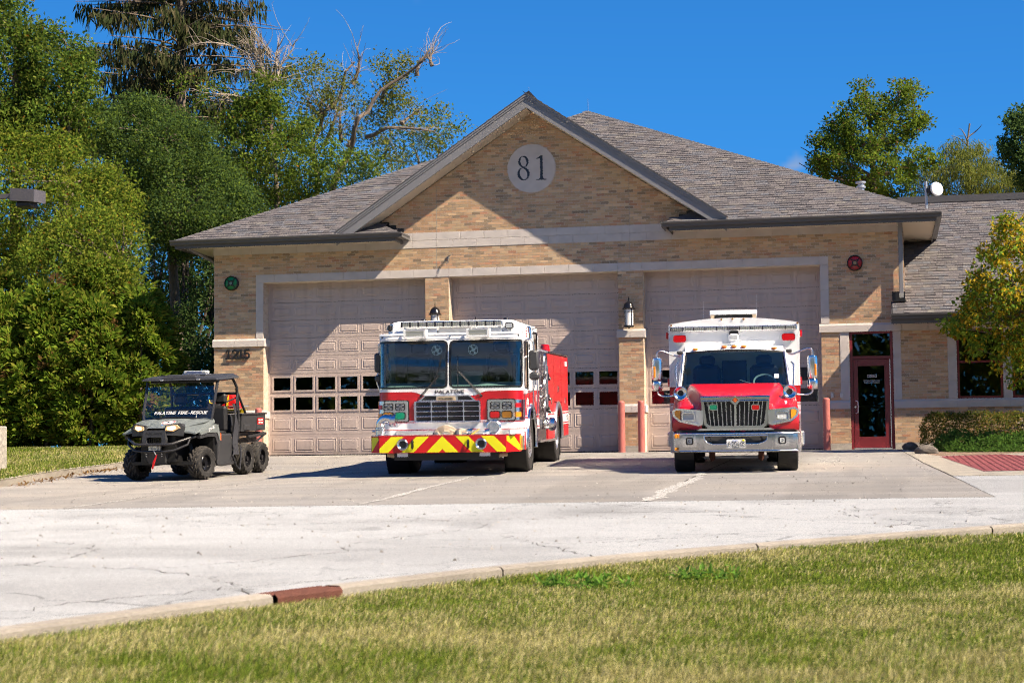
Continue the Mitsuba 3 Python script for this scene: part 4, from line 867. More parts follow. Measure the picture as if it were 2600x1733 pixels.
# bumper with chevrons
BC, ZB, ZT = -.1, .40, .685
PLN = [(-1.39, -1.22), (-1.39, -1.46), (-1.19, -1.75), (.99, -1.75), (1.19, -1.46), (1.19, -1.22)]
bp = put(FT+'__bumper', cat([hull([(x, y, z) for x, y in PLN for z in (ZB, ZT)])]), 'm_sheet_red', label='front bumper with yellow and red reflective chevrons')
put(bp+'__edge_trim', cat([hull([(x*1.0, y-.004 if y < -1.7 else y, z) for x, y in PLN for z in (ZT, ZT+.012)])]), 'm_red')
def face_map(poly, p, q, o):
    """polygon (s, z) on the vertical face that runs from plan point p to q"""
    p, q = np.array(p), np.array(q); d = (q-p)/np.linalg.norm(q-p); n = np.array([d[1], -d[0]])
    v, f = ext(poly, .003); xy = p+v[:, :1]*d+(o+v[:, 2:3])*n
    return np.column_stack([xy, v[:, 1]]), f
for u0 in (-.22, .22, .66, 1.10):
    for sg in (-1, 1):
        par = Polygon([(sg*u0, ZT), (sg*(u0+.22), ZT), (sg*(u0+.22+ZT-ZB), ZB), (sg*(u0+ZT-ZB), ZB)])
        if u0 < 0: par = Polygon([(0, ZT), (sg*(ZT-ZB), ZB), (sg*(ZT-ZB-.22), ZB), (0, ZB+.065)])
        q = par.intersection(sbox(-1.09, ZB+.008, 1.09, ZT-.006))
        if q.area > .001:
            q = Polygon([(x+1.09, z) for x, z in q.exterior.coords]); put(bp+'__yellow_stripe', face_map(q, (-1.19, -1.75), (.99, -1.75), .0), 'm_sheet_yellow')
fl = math.hypot(.2, .29)
put(bp+'__yellow_stripe', face_map(Polygon([(.02, ZB+.03), (.02, ZT-.02), (fl-.06, ZT-.01), (fl-.03, ZT-.06), (.05, ZB+.03)]), (-1.39, -1.46), (-1.19, -1.75), 0), 'm_sheet_yellow')
put(bp+'__yellow_stripe', face_map(Polygon([(.02, ZT-.01), (.20, ZT-.01), (fl-.01, ZT-.16), (fl-.01, ZB+.02), (.02, ZT-.09)]), (.99, -1.75), (1.19, -1.46), 0), 'm_sheet_yellow')
put(bp+'__yellow_stripe', face_map(sbox(.02, ZB+.02, .07, ZT-.01).union(sbox(.15, ZB+.02, .2, ZT-.01)), (1.19, -1.46), (1.19, -1.22), 0), 'm_sheet_yellow'); put(bp+'__side_marker', bx(1.186, 1.20, -1.37, -1.33, .46, .62), 'm_lens_red')
for x in (-.785, .565): 
    k = put(bp+'__horn_bell', lathe([(.098, -.01), (.098, .014), (.088, .024), (.066, .0), (.055, -.01)], (x, -1.752-.012, .545), (0, -1, 0), 32), 'm_chrome', 40); put(k+'__throat', lathe([(.064, .002), (0, .001)], (x, -1.758, .545), (0, -1, 0), 20), 'm_black')
for x in (-.615, .345): put(bp+'__tow_eye', cat([mv(tube([(0, .03*math.cos(a)*1.1, .07*math.sin(a)) for a in np.linspace(0, 2*math.pi, 21)], .013, 8), trs(x, -1.765, .545)), bx(x-.02, x+.02, -1.76, -1.75, .48, .61)]), 'm_blackgloss', 40)
put(bp+'__top_plate', bx(-1.33, 1.14, -1.70, -1.25, ZT+.004, ZT+.016), 'm_plate')
put(bp+'__back_plate', bx(-.98, 1.0, -1.30, -1.275, .70, .765), 'm_plate')
put(FT+'__intake_elbow', cat([lathe([(.085, .69), (.085, .71), (.078, .715), (.078, .79), (.088, .80), (.088, .83), (.07, .84), (.07, .86)], (-1.22, -1.5, 0), n=24), tube(smoothpath([(-1.22, -1.5, .84), (-1.20, -1.52, .93), (-1.12, -1.56, .985), (-1.02, -1.58, .97)], 5), .072, 16), mv(lathe([(.0, -.03), (.11, -.03), (.11, 0), (.085, .002), (.085, .045), (.11, .047), (.11, .075), (0, .075)], (0, 0, 0), (1, 0, 0), 24), trs(-1.0, -1.58, .96)), cy((-1.31, -1.5, .77), (-1.36, -1.5, .77), .018)]), 'm_chrome', 40, label='chrome intake elbow with coupling on the bumper')
hs = []
for r in (.20, .172, .144, .116, .088): hs.append(tube([(-.07+r*1.0*math.cos(a), -1.55+.02*math.sin(3*a), .695+r*.78*math.sin(a)) for a in np.linspace(.0, math.pi, 17)], .0145, 7))
mat('m_hose', vary((.55, .46, .33), 25, .25), .9); mat('m_strap', (.06, .065, .08), .8)
put(FT+'__hose', cat(hs+[tube([(.13, -1.56, .72), (.22, -1.57, .77), (.30, -1.57, .76)], [.05, .035, .03], 8), tube([(.0, -1.6, .79), (.12, -1.6, .74), (.2, -1.6, .70)], .02, 7)]), 'm_hose', 40, label='folded canvas hose on the bumper tray')
put(FT+'__hose_strap', cb(-.285, -.20, -1.62, -1.5, .69, .75, .02), 'm_strap'); put(FT+'__hose_strap', cb(.10, .17, -1.64, -1.5, .69, .78, .02), 'm_strap')
put(FT+'__hose_coupling', mv(lathe([(.05, 0), (.05, .02), (.042, .022), (.042, .05), (.05, .052), (.05, .09)], (0, 0, 0), (1, 0, 0), 16), trs(.30, -1.57, .755)), 'm_chrome', 40); put(FT+'__hose_coupling', mv(lathe([(.045, 0), (.045, .02), (.036, .022), (.036, .06), (.05, .062), (.05, .11)], (0, 0, 0), (1, .2, .2), 16), trs(.56, -1.52, .73)), 'm_chrome', 40)
put(FT+'__nozzle', mv(lathe([(.03, 0), (.045, .06), (.05, .14), (.035, .2)], (0, 0, 0), (1, .1, .1), 14), trs(.50-.1, -1.53, .735)), 'm_galv', 40)
mat('m_yellow', (.70, .50, .02), .6)
put(FT+'__yellow_strap', hull([(.36, -1.60, .70), (.40, -1.60, .70), (.50, -1.57, .79), (.53, -1.57, .80), (.47, -1.55, .76), (.40, -1.55, .73)]), 'm_yellow')
k = put(FT+'__siren', lathe([(0, -.16), (.08, -.15), (.10, -.05), (.128, -.02), (.128, .025), (.115, .035), (.108, .012), (.075, .01), (.07, .022), (.055, .024), (.05, .012), (.03, .012), (.026, .028), (0, .03)], (.735, -1.42, .815), (0, -1, 0), 40), 'm_chrome', 30, label='round chrome siren above the bumper')
put(k+'__vane', cat([mv(bx(-.004, .004, -.03, -.012, .06, .105), trs(.735, -1.42, .815)@rot(a, [0, 1, 0])) for a in range(0, 360, 18)]), 'm_steel')
# underside
put(FT+'__frame', cat([bx(-.95, .85, -1.66, -1.2, .27, .40), bx(-.50, -.40, -1.2, 6.6, .45, .72), bx(.30, .40, -1.2, 6.6, .45, .72), bx(-.5, .4, -.6, .6, .35, .6), cy((-.85, 0, .50), (.8, 0, .50), .07), bx(-.4, .3, 4.6, 5.0, .35, .65), cy((-.9, 4.78, .5), (.85, 4.78, .5), .10), bx(X0+.1, X1-.1, -1.18, .0, .62, .68), bx(X0+.04, X1-.04, .64, 1.4, .5, .56)]), 'm_black')
for x in (-.80, .62): put(FT+'__tow_plate', cat([bx(x-.09, x+.09, -1.70, -1.66, .335, .40)]), 'm_white')
put(FT+'__exhaust_pipe', cat([tube([(.72, -1.6, .345), (.82, -1.55, .34), (.98, -1.5, .355)], .035, 10), tube([(-1.1, -1.5, .37), (-1.0, -1.5, .35), (-.9, -1.5, .35)], .04, 10)]), 'm_tan', 40)
for x, s in ((1.035, 1), (-1.0, -1)): truck_wheel(FT, x, 0, .53, .345, s, steer=0)
for x, s in ((1.06, 1), (-1.16, -1)): truck_wheel(FT, x, 4.78, .525, .29, s, front=False)
for x, s in ((.74, 1), (-.84, -1)): truck_wheel(FT, x, 4.78, .525, .29, s, front=False)
put(FT+'__mudflap', cat([bx(.66, 1.20, 5.42, 5.435, .10, .75)]), 'm_rubber'); put(FT+'__mudflap', bx(-1.30, -.76, 5.42, 5.435, .10, .75), 'm_rubber')
# pump panel
pp = put(FT+'__pump_panel', bx(X0+.02, X1-.02, 1.45, 2.78, .50, 2.19), 'm_plate', label='diamond plate pump panel with valves and handrail')
put(pp+'__running_board', cat([bx(X0-.0, X1+.02, 1.42, 2.80, .47, .50)]), 'm_alu')
xx = X1
put(pp+'__handrail', cat([tube([(xx, 2.02, 1.92), (xx+.09, 2.02, 1.90), (xx+.09, 2.02, 1.14), (xx, 2.02, 1.12)], .022, 8)]), 'm_steel', 40)
for z0, z1 in ((1.78, 2.06), (1.36, 1.62), (.98, 1.20)): put(pp+'__rail_bracket', mv(tube(smoothpath([(-.17, 0, z0), (-.19, 0, (z0+z1)/2), (-.17, 0, z1), (.17, 0, z1), (.19, 0, (z0+z1)/2), (.17, 0, z0), (-.17, 0, z0)], 4), .022, 7), trs(xx+.045, 2.12, 0)@mR), 'm_steel', 40)
for z in (1.71, 1.32, 1.08): put(pp+'__valve', cat([cy((xx, 2.32, z), (xx+.10, 2.32, z), .055, n=14), cy((xx+.06, 2.32, z), (xx+.12, 2.32, z-.06), .03, n=10)]), 'm_blackgloss', 40)
put(pp+'__suction_cap', lathe([(0, .24), (.06, .235), (.115, .20), (.125, .15), (.125, .10), (.10, .09), (.09, 0)], (xx-.0, 2.25, .80), (1, 0, 0), 28), 'm_chrome', 40)
put(pp+'__gauge', cat([lathe([(.06, 0), (.06, .03), (.05, .035), (0, .03)], (xx, y_, z_), (1, 0, 0), 20) for y_, z_ in ((1.70, 1.5), (1.70, 1.3), (2.55, 1.5), (2.55, 1.3))]), 'm_chrome', 40)
for s, hx in ((-1, X0),): put(pp+'__valve', cy((hx, 2.2, .8), (hx-.15, 2.2, .8), .11), 'm_chrome')
# body
RARCH = Point(4.78, .525).buffer(.66, 32)
bd = put(FT+'__body', cat([bx(X0+.03, X1-.03, 2.80, 7.0, .9, 2.18), bx(X0+.03, X1-.03, 2.80, 4.0, .5, .9), bx(X0+.03, X1-.03, 5.55, 7.0, .5, .9)]), 'm_red', label='red hose body with side compartments')
def bside(name, z0, z1, y0, y1, m, o): sidewall(bd, name, z0, z1, y0, y1, m, o=o, cut=RARCH)
for y0, y1, z0 in ((2.82, 4.02, .50), (4.06, 5.48, 1.22), (5.52, 6.98, .50)):
    bside('compartment_door', z0, 2.17, y0, y1, 'm_red', .012)
    bside('door_handle', 1.18, 1.30, (y0+y1)/2-.05, (y0+y1)/2+.05, 'm_chrome', .03) if z0 < 1 else bside('door_handle', 1.42, 1.54, (y0+y1)/2-.05, (y0+y1)/2+.05, 'm_chrome', .03)
bside('fender_panel', .50, 1.20, 4.0, 5.52, 'm_red', .006)
bside('white_stripe', .79, .965, 2.82, 6.98, 'm_white', .016)
bside('thin_stripe', .745, .763, 2.82, 6.98, 'm_white', .016); bside('thin_stripe', .995, 1.013, 2.82, 6.98, 'm_white', .016)
bside('rub_rail', .45, .495, 2.80, 6.98, 'm_alu', .03)
put(bd+'__top_trim', cat([hull([(x, y, z) for x, z in ((X1-.3, 2.18), (X1+.03, 2.18), (X1+.03, 2.215), (X1-.1, 2.25), (X1-.3, 2.25)) for y in (2.80, 7.0)]), bx(X0, X1-.3, 2.8, 7, 2.18, 2.25)]), 'm_plate')
k = put(FT+'__beacon', lathe([(.10, 2.25), (.10, 2.29), (.095, 2.30), (.09, 2.37), (.07, 2.39), (0, 2.395)], (1.0, 4.55, 0), n=24), 'm_lens_red', 40)
put(FT+'__beacon', lathe([(.10, 2.25), (.10, 2.29), (.095, 2.30), (.09, 2.37), (.07, 2.39), (0, 2.395)], (-1.1, 6.8, 0), n=24), 'm_lens_red', 40)
for sgn, xx in ((1, X1), (-1, X0)):
    rp = [(xx+sgn*.01, 4.78+.665*math.cos(q), .525+.665*math.sin(q)) for q in np.linspace(-.1, math.pi+.1, 40)]; put(FT+'__fender_trim', tube(rp, .045, 8), 'm_alu', 40)
    put(FT+'__wheel_well', lathe([(.65, 0), (.65, .55)], (xx-.57 if sgn > 0 else xx+.02, 4.78, .525), (1, 0, 0), 40), 'm_black')
put(bd+'__lettering', mv(text('RESCUE', .09, True), trs(X1+.02, 6.5, 2.02)@mR), 'm_letter_white'); put(bd+'__lettering', mv(text('81', .10, True), trs(X1+.022, 6.6, .88)@mR), 'm_letter_black')
put(FT+'__rear_step', bx(X0+.1, X1-.1, 7.0, 7.35, .45, .50), 'm_plate')
XF[0] = np.eye(4)
# ---------------------------------------------------------------- ambulance
XF[0] = pose(12.98, -12.45, 4.7, 4.0)
AM = thing('ambulance', 'red and white ambulance with chrome grille and tall white box, parked before the right door', 'ambulance')
AX = -.02
scene['m_chrome_dark'] = {'type': 'twosided', 'bsdf': {'type': 'roughconductor', 'material': 'none', 'alpha': .06, 'specular_reflectance': rgb((.56, .58, .61))}}
def grid_surface(fn, us, vs):
    P = np.array([[fn(u, v) for u in us] for v in vs]); n, m = len(us), len(vs); i, j = np.meshgrid(np.arange(n-1), np.arange(m-1)); a = (j*n+i).ravel()
    return P.reshape(-1, 3), np.vstack([np.stack([a, a+1, a+n+1], 1), np.stack([a, a+n+1, a+n], 1)])
# hood and fenders as one sculpted shell: centre bulge falling to lower fenders
def hood_z(x, y):
    ax = abs(x); t = np.clip((y+.80)/1.18, 0, 1)
    c = 1.255+.225*t**.8-.03*(ax/.6)**2*(1-t)
    f = 1.075+.26*t**1.1
    k = float(sstep(.50+.26*t, .66+.20*t, ax)); z = c*(1-k)+f*k
    z -= .16*max(0, (ax-.86)/.18)**2.2*(1-.3*t)
    fr = max(0, (-.58-y)/.25)*float(sstep(.55, .75, ax)); z -= .20*fr**2
    return z
def hood_pt(u, v):
    x = u*1.045; y = -.83+1.23*v
    yf = y+.17*max(0, (abs(x)-.52)/.52)**1.5*(1-v)
    return (AX+x, yf, hood_z(x, yf))
us, vs = np.linspace(-1, 1, 61), np.linspace(0, 1, 25)
hd = put(AM+'__hood', grid_surface(hood_pt, us, vs), 'm_red', True, label='red sculpted hood with rounded fenders')
for s in (-1, 1):
    def side_pt(u, v):
        p = hood_pt(s, u); y = p[1]; zt = p[2]; zb = .70 if y < -.47 else max(.70, .405+math.sqrt(max(0, .52**2-y*y)) if abs(y) < .52 else .62)
        return (p[0]+s*(.012*math.sin(v*math.pi)), y, zt+(zb-zt)*v)
    put(hd+'__fender_side', grid_surface(side_pt, np.linspace(0, 1, 40), np.linspace(0, 1, 8)), 'm_red', True)
    def nose_pt(u, v):
        p = hood_pt(s*(.53+.47*u), 0); zb = .69+.03*(1-u)
        return (p[0], p[1]-.035*math.sin(v*math.pi)+.0*u, p[2]+(zb-p[2])*v)
    put(hd+'__nose', grid_surface(nose_pt, np.linspace(0, 1, 16), np.linspace(0, 1, 10)), 'm_red', True)
put(hd+'__crease', cat([tube([(AX-.36, -.38, hood_z(.36, -.38)), (AX+.36, -.38, hood_z(.36, -.38))], .006, 6)]), 'm_red')
# grille
G = [(-.59, 1.25), (.55, 1.25), (.50, .80), (.44, .735), (-.48, .735), (-.54, .80)]
GI = [(-.535, 1.175), (-.10, 1.175), (-.02, 1.10), (.06, 1.175), (.495, 1.175), (.45, .82), (.39, .775), (-.43, .775), (-.49, .82)]
gy = -.90
ga = put(AM+'__grille', cat([fx(Polygon(G).difference(Polygon(GI)), gy, -.74)]), 'm_chrome_dark', label='chrome radiator grille with upright bars')
put(ga+'__crown', cat([hull([(x, y, z) for x, y, z in ((-.595, -.79, 1.268), (.555, -.79, 1.268), (-.57, -.925, 1.185), (.53, -.925, 1.185), (-.57, -.8, 1.18), (.53, -.8, 1.18))])]), 'm_chrome'); put(ga+'__mesh', fx(Polygon(GI).buffer(.01), -.77, -.76), 'm_black')
for x in (-.47, -.40, -.325, -.25, -.175, -.095, -.02, .055, .135, .21, .285, .36, .43):
    xb = x*.90-.002; top = 1.18 if abs(x+.02) > .09 else 1.12
    w = .0065 if abs(x+.02) > .01 else .018
    put(ga+'__bar', hull([(x+dx, y, top) for dx in (-w, w) for y in (gy+.012, gy+.03)]+[(xb+dx, y, .77) for dx in (-w, w) for y in (gy+.012, gy+.03)]), 'm_chrome')
put(ga+'__chin', fx(Polygon([(-.60, .735), (.56, .735), (.62, .70), (-.66, .70)]), -.88, -.70), 'm_chrome')
em = put(AM+'__hood_emblem', fx(Polygon([(-.02, 1.275), (.055, 1.20), (-.02, 1.125), (-.095, 1.20)]), gy-.025, gy+.01), 'm_chrome', label='chrome diamond emblem with an orange centre')
mat('m_orange', (.62, .12, .02), .35)
put(em+'__diamond', fx(Polygon([(-.02, 1.252), (.032, 1.20), (-.02, 1.148), (-.072, 1.20)]), gy-.03, gy-.02), 'm_black'); put(em+'__centre', cat([fx(Polygon([(-.02, 1.243), (.02, 1.203), (-.06, 1.203)]), gy-.034, gy-.025), fx(Polygon([(-.02, 1.157), (.02, 1.197), (-.06, 1.197)]), gy-.034, gy-.025)]), 'm_orange')
lens(AM, 'grille_light', -.44, -.315, gy-.012, 1.045, 1.125, 'm_lens_green', .025, .03, 'm_chrome', .01, label='green grille light'); lens(AM, 'grille_light', .25, .375, gy-.012, 1.035, 1.115, 'm_lens_red', .025, .03, 'm_chrome', .01, label='red grille light')
# headlights: chrome surround, lamp, amber corner
for s in (-1, 1):
    sh = [(.535, 1.035), (.60, 1.04), (.99, 1.075), (1.045, 1.03), (1.03, .93), (.93, .845), (.60, .775), (.535, .80)]
    def pt(x): p = hood_pt(s*x/1.045, 0); return p[1]
    def bend(poly, o0, o1):
        out = []
        x0, _, x1, _ = poly.bounds
        cuts = np.linspace(x0, x1, 9)
        for a, b in zip(cuts[:-1], cuts[1:]):
            for q in polys(poly.intersection(sbox(a, 0, b, 2))):
                v, f = ext(q, 1.0); v = np.asarray(v)
                y = np.array([pt(min(max(c, .5), 1.04)) for c in v[:, 0]])-(o0+(o1-o0)*v[:, 2]); out.append((np.stack([AX+s*v[:, 0], y, v[:, 1]], 1), f))
        return cat(out)
    P = Polygon(sh)
    hl = put(AM+'__headlight', bend(P.difference(P.buffer(-.035)), .0, .075), 'm_chrome', label='headlight in a swept chrome surround')
    put(hl+'__reflector', bend(P.buffer(-.03), .03, .035), 'm_steel')
    put(hl+'__lamp', bend(rrect(.665, .885, .86, 1.005, .03).difference(rrect(.685, .865, .88, .985, .025)), .035, .085), 'm_chrome'); put(hl+'__lens', bend(rrect(.68, .87, .875, .99, .025), .05, .06), 'm_lens_clear')
    put(hl+'__projector', lathe([(.05, 0), (.045, .02), (0, .03)], (AX+s*.775, pt(.775)-.06, .932), (0, -1, 0), 20), 'm_glassy', 40) if False else None
    put(hl+'__amber', bend(Polygon([(.915, .88), (.915, 1.045), (.985, 1.05), (1.02, 1.02), (1.005, .93)]), .036, .07), 'm_lens_amber')
    put(hl+'__inner_chrome', bend(Polygon([(.56, 1.02), (.645, 1.015), (.66, .93), (.62, .84), (.56, .81)]), .036, .05), 'm_chrome')
    # siren horn on the fender and mirror
    hx = AX+s*.915; hy = -.10
    hr = put(AM+'__siren_horn', lathe([(.03, -.22), (.045, -.08), (.075, -.02), (.115, .02), (.118, .035), (.108, .037), (.085, .012), (.052, .004)], (hx, hy-.02, 1.325), (s*.10, -1, .03), 32), 'm_chrome', 40); put(hr+'__throat', lathe([(.052, .004), (0, .0)], (hx, hy-.02, 1.325), (s*.10, -1, .03), 24), 'm_black'); put(hr+'__bracket', cy((hx, hy+.12, 1.30), (hx-s*.03, hy+.16, 1.12), .035), 'm_chrome')
    m0 = 1.345*s+AX
    mr = put(AM+'__mirror', lathe([(0, 1.545), (.065, 1.55), (.09, 1.58), (.092, 1.75), (.090, 1.90), (.075, 1.945), (0, 1.955)], (m0, .72, 0), n=24), 'm_chrome', 40, label='chrome side mirror on a bent arm')
    put(mr+'__convex', lathe([(0, 1.365), (.07, 1.37), (.09, 1.40), (.092, 1.48), (.085, 1.525), (.07, 1.54), (0, 1.545)], (m0, .72, 0), n=24), 'm_chrome', 40)
    put(mr+'__marker', cb(m0+s*.045-.018, m0+s*.045+.018, .72-.098, .72-.06, 1.60, 1.80, .008), 'm_lens_amber')
    put(mr+'__arm', tube(smoothpath([(AX+s*.93, .78, 2.045), (AX+s*1.22, .74, 2.06), (m0-s*.02, .72, 2.055), (m0, .72, 2.01), (m0, .72, 1.94)], 4), .017, 8), 'm_steel', 40); put(mr+'__arm', tube(smoothpath([(m0-s*.01, .72, 1.37), (m0-s*.02, .72, 1.31), (m0-s*.06, .72, 1.285), (AX+s*1.05, .62, 1.285)], 4), .017, 8), 'm_steel', 40)
    put(mr+'__clamp', cb(min(AX+s*.89, AX+s*1.0), max(AX+s*.89, AX+s*1.0), .72, .84, 2.005, 2.065, .02), 'm_plastic')
    put(AM+'__grab_bar', tube([(AX+s*.955, .62, 1.28), (AX+s*1.0, .60, 1.36), (AX+s*1.02, .72, 1.80), (AX+s*.98, .80, 1.85)], .014, 8), 'm_steel', 40)
# cab: pillars, windshield, roof cap
WB, WT = [(-.93, .36, 1.40), (.93, .36, 1.40)], [(-.86, .98, 2.03), (.86, .98, 2.03)]
def ws(u, v, o=0):
    """windshield surface, gently bowed"""
    hw = .93+(.865-.93)*v; x = u*hw; y = .34+.62*v+.16*(u*u)**1.2; z = 1.42+.62*v-.0*u
    return (AX+x, y-o*.7, z+.045*v*(1-u*u)*.9+o*.7)
us, vs = np.linspace(-1, 1, 33), np.linspace(0, 1, 13)
wk = put(AM+'__windshield', cat([grid_surface(lambda u, v: ws(u, v, .004), us, np.linspace(.95, 1.0, 3)), grid_surface(lambda u, v: ws(u, v, .004), us, np.linspace(0, .035, 3)), *[grid_surface(lambda u, v: ws(u, v, .004), np.linspace(s*.965, s, 3), vs) for s in (-1, 1)]]), 'm_black', True, label='large dark windshield')
put(wk+'__glass', grid_surface(ws, us, vs), 'm_tint', True)
put(wk+'__permit', cat([mv(bx(-.04, .04, -.006, -.003, -.05, .05), trs(AX+.72, .60, 1.60)@rot(-44, [1, 0, 0]))]), 'm_letter_white')
cabm = put(AM+'__cab', cat([tube([ws(s*1.02, v, .0) for v in np.linspace(-.02, 1.0, 9)], .034, 8) for s in (-1, 1)]+[hull([ws(u, 1.0, .006) for u in us]+[(AX+u*.86, 1.05+.16*u*u, 2.12+.03*(1-u*u)) for u in us]+[(AX+u*.88, 1.9, 2.16) for u in (-1, 1)]+[(AX+u*.88, 1.9, 2.04) for u in (-1, 1)])]), 'm_white', 35, label='white cab roof and pillars')
for s in (-1, 1):
    v = np.array([(AX+s*.94, .40, 1.36), (AX+s*.95, 1.85, 1.36), (AX+s*.88, 1.85, 2.08), (AX+s*.88, 1.02, 2.05)])
    w2 = np.array([(AX+s*.95, .55, 1.42), (AX+s*.95, 1.5, 1.42), (AX+s*.90, 1.5, 1.98), (AX+s*.89, 1.05, 1.98)])
    put(cabm+'__side_window', (w2+[s*.012, 0, 0], np.array([[0, 1, 2], [0, 2, 3]])), 'm_dark_glass')
    put(cabm+'__side', cat([hull([v[0], v[1], v[2], v[3], v[0]-[s*.04, 0, 0], v[1]-[s*.04, 0, 0], v[2]-[s*.04, 0, 0], v[3]-[s*.04, 0, 0]])]) if False else (np.vstack([v, w2]), np.array([[0, 1, 5], [0, 5, 4], [1, 2, 6], [1, 6, 5], [2, 3, 7], [2, 7, 6], [3, 0, 4], [3, 4, 7]])), 'm_white')
    put(cabm+'__door', bx(min(AX+s*.93, AX+s*.965), max(AX+s*.93, AX+s*.965), .42, 1.84, .55, 1.37), 'm_red'); put(cabm+'__step', bx(min(AX+s*.80, AX+s*1.0), max(AX+s*.80, AX+s*1.0), .55, 1.84, .36, .52), 'm_plate')
put(cabm+'__cowl', hull([(AX+u*.94, .34+.14*u*u, 1.405) for u in np.linspace(-1, 1, 9)]+[(AX+u*.94, .42+.14*u*u, 1.43) for u in np.linspace(-1, 1, 9)]), 'm_black')
for x, z, y in ((-.70, 2.085, 1.08), (-.19, 2.12, 1.0), (AX, 2.125, .995), (.15, 2.12, 1.0), (.68, 2.085, 1.08)): put(AM+'__cab_marker', ell((x, y, z+.012), (.052, .05, .020)), 'm_lens_amber', True)
put(AM+'__interior', cat([bx(AX-.86, AX+.86, 1.72, 1.76, .9, 2.05), bx(AX-.88, AX+.88, .45, 1.75, 1.0, 1.04)]), 'm_dash')
put(AM+'__dashboard', hull([(AX+u*.88, .42+.14*u*u, 1.30) for u in (-1, 0, 1)]+[(AX+u*.88, .55+.1*u*u, 1.47) for u in (-1, 0, 1)]+[(AX+u*.88, .85, 1.46) for u in (-1, 1)]+[(AX+u*.88, .9, 1.2) for u in (-1, 1)]), 'm_plastic')
for x in (-.50, .50): put(AM+'__seat', cat([cb(x-.25, x+.25, 1.28, 1.46, 1.0, 1.82, .07), cb(x-.14, x+.14, 1.30, 1.42, 1.80, 1.99, .05)]), 'm_seat', 30)
put(AM+'__rear_window', cb(AX-.22, AX+.22, 1.70, 1.73, 1.50, 1.90, .01), 'm_blackgloss')
put(AM+'__steering_wheel', tube([(.50+.19*math.cos(a), .93+.09*math.sin(a), 1.50+.13*math.sin(a)) for a in np.linspace(0, 2*math.pi, 25)], .016, 6), 'm_dash', 40)
mat('m_blue', (.02, .16, .55), .5)
bk = put(AM+'__clipboard', mv(bx(-.16, .10, -.07, .07, 0, .006), trs(.22, .60, 1.49)@rot(18, [0, 1, 0])), 'm_letter_white'); put(bk+'__cover', mv(bx(.10, .17, -.07, .07, 0, .007), trs(.22, .60, 1.49)@rot(18, [0, 1, 0])), 'm_blue')
for s in (-1, 1): put(AM+'__wiper', tube([(AX+s*.10, *ws(s*.10, .0, .02)[1:]), (AX+s*.62, *ws(s*.66, .05, .02)[1:])], .008, 6), 'm_black')
# patient box
BY = 1.85; bw = 1.172
top = [(AX-bw, 2.56)]+[(AX+x, 2.575+.105*(1-(x/bw)**2)) for x in np.linspace(-bw+.03, bw-.03, 21)]+[(AX+bw, 2.56)]
fr = Polygon([(AX-bw, .25)]+top+[(AX+bw, .25)]).buffer(-.03).buffer(.03)
bxk = put(AM+'__box', fx(fr, BY, BY+4.1), 'm_white', 30, label='tall white patient compartment')
def facep(name, poly, m, o=.004): put(bxk+'__'+name, fx(poly.intersection(fr), BY-o, BY+.001), m)
facep('red_band', sbox(-3, 1.15, 3, 1.44), 'm_red'); facep('pinstripe', sbox(-3, 1.105, 3, 1.118), 'm_red'); facep('pinstripe', sbox(-3, .985, 3, .995), 'm_red'); facep('stone_guard', sbox(-3, .25, 3, .93), 'm_plate')
put(bxk+'__corner_post', cat([cb(AX+s*bw-.02, AX+s*bw+.02, BY-.012, BY+.05, .45, 2.5, .008) for s in (-1, 1)]) if False else cb(AX+bw-.005, AX+bw+.06, BY+.1, BY+1.0, .36, .62, .02), 'm_plate'); put(bxk+'__corner_guard', cb(AX-bw-.06, AX-bw+.005, BY+.1, BY+1.0, .36, .62, .02), 'm_plate')
barA = led_bar(AM, AX-1.13, AX+1.13, BY-.075, 2.445, 2.525, 11, True)
for s in (-1, 1):
    lens(AM, 'warning_light', AX+s*.975-.115, AX+s*.975+.115, BY-.03, 2.25, 2.375, 'm_lens_red', .035, .03, 'm_steel', .008, label='red front warning light on the box')
    put(AM+'__side_light', cb(AX+s*(bw+.035)-.02, AX+s*(bw+.035)+.02, BY+.15, BY+.38, 2.32, 2.44, .01), 'm_lens_red')
    put(AM+'__side_light', cb(AX+s*(bw+.035)-.02, AX+s*(bw+.035)+.02, BY+.6, BY+.8, 1.46, 1.60, .01), 'm_lens_red')
for x, z in ((-1.165+.02, 2.565), (-.24, 2.655), (-.04, 2.66), (.16, 2.655), (1.12, 2.565)): put(AM+'__clearance_light', cy((x, BY+.0, z-.005), (x, BY-.02, z-.005), .018, n=12), 'm_lens_amber_dark')
sp = put(AM+'__spotlight', cb(AX-.085, AX+.085, BY-.20, BY-.07, 2.25, 2.385, .03), 'm_white', 35); put(sp+'__lens', fx(rrect(AX-.062, AX+.062, 2.275, 2.36, .02), BY-.206, BY-.195), 'm_lens_clear'); put(sp+'__mount', bx(AX-.08, AX+.08, BY-.06, BY, 2.36, 2.43), 'm_black'); put(sp+'__foot', cb(AX-.07, AX+.07, BY-.18, BY-.02, 2.19, 2.25, .01), 'm_white')
ac = put(AM+'__roof_unit', cb(AX-.43, AX+.43, BY+.35, BY+1.2, 2.755, 2.835, .006), 'm_white', label='white condenser unit on stands on the box roof'); put(ac+'__fan', bx(AX-.38, AX+.38, BY+.4, BY+1.15, 2.71, 2.755), 'm_black')
for s in (-1, 1): put(ac+'__stand', hull([(AX+s*.42, BY+.36, 2.755), (AX+s*.34, BY+.36, 2.755), (AX+s*.40, BY+.36, 2.62), (AX+s*.36, BY+.36, 2.62), (AX+s*.42, BY+.5, 2.755), (AX+s*.34, BY+.5, 2.755), (AX+s*.40, BY+.5, 2.62), (AX+s*.36, BY+.5, 2.62)]), 'm_tan')
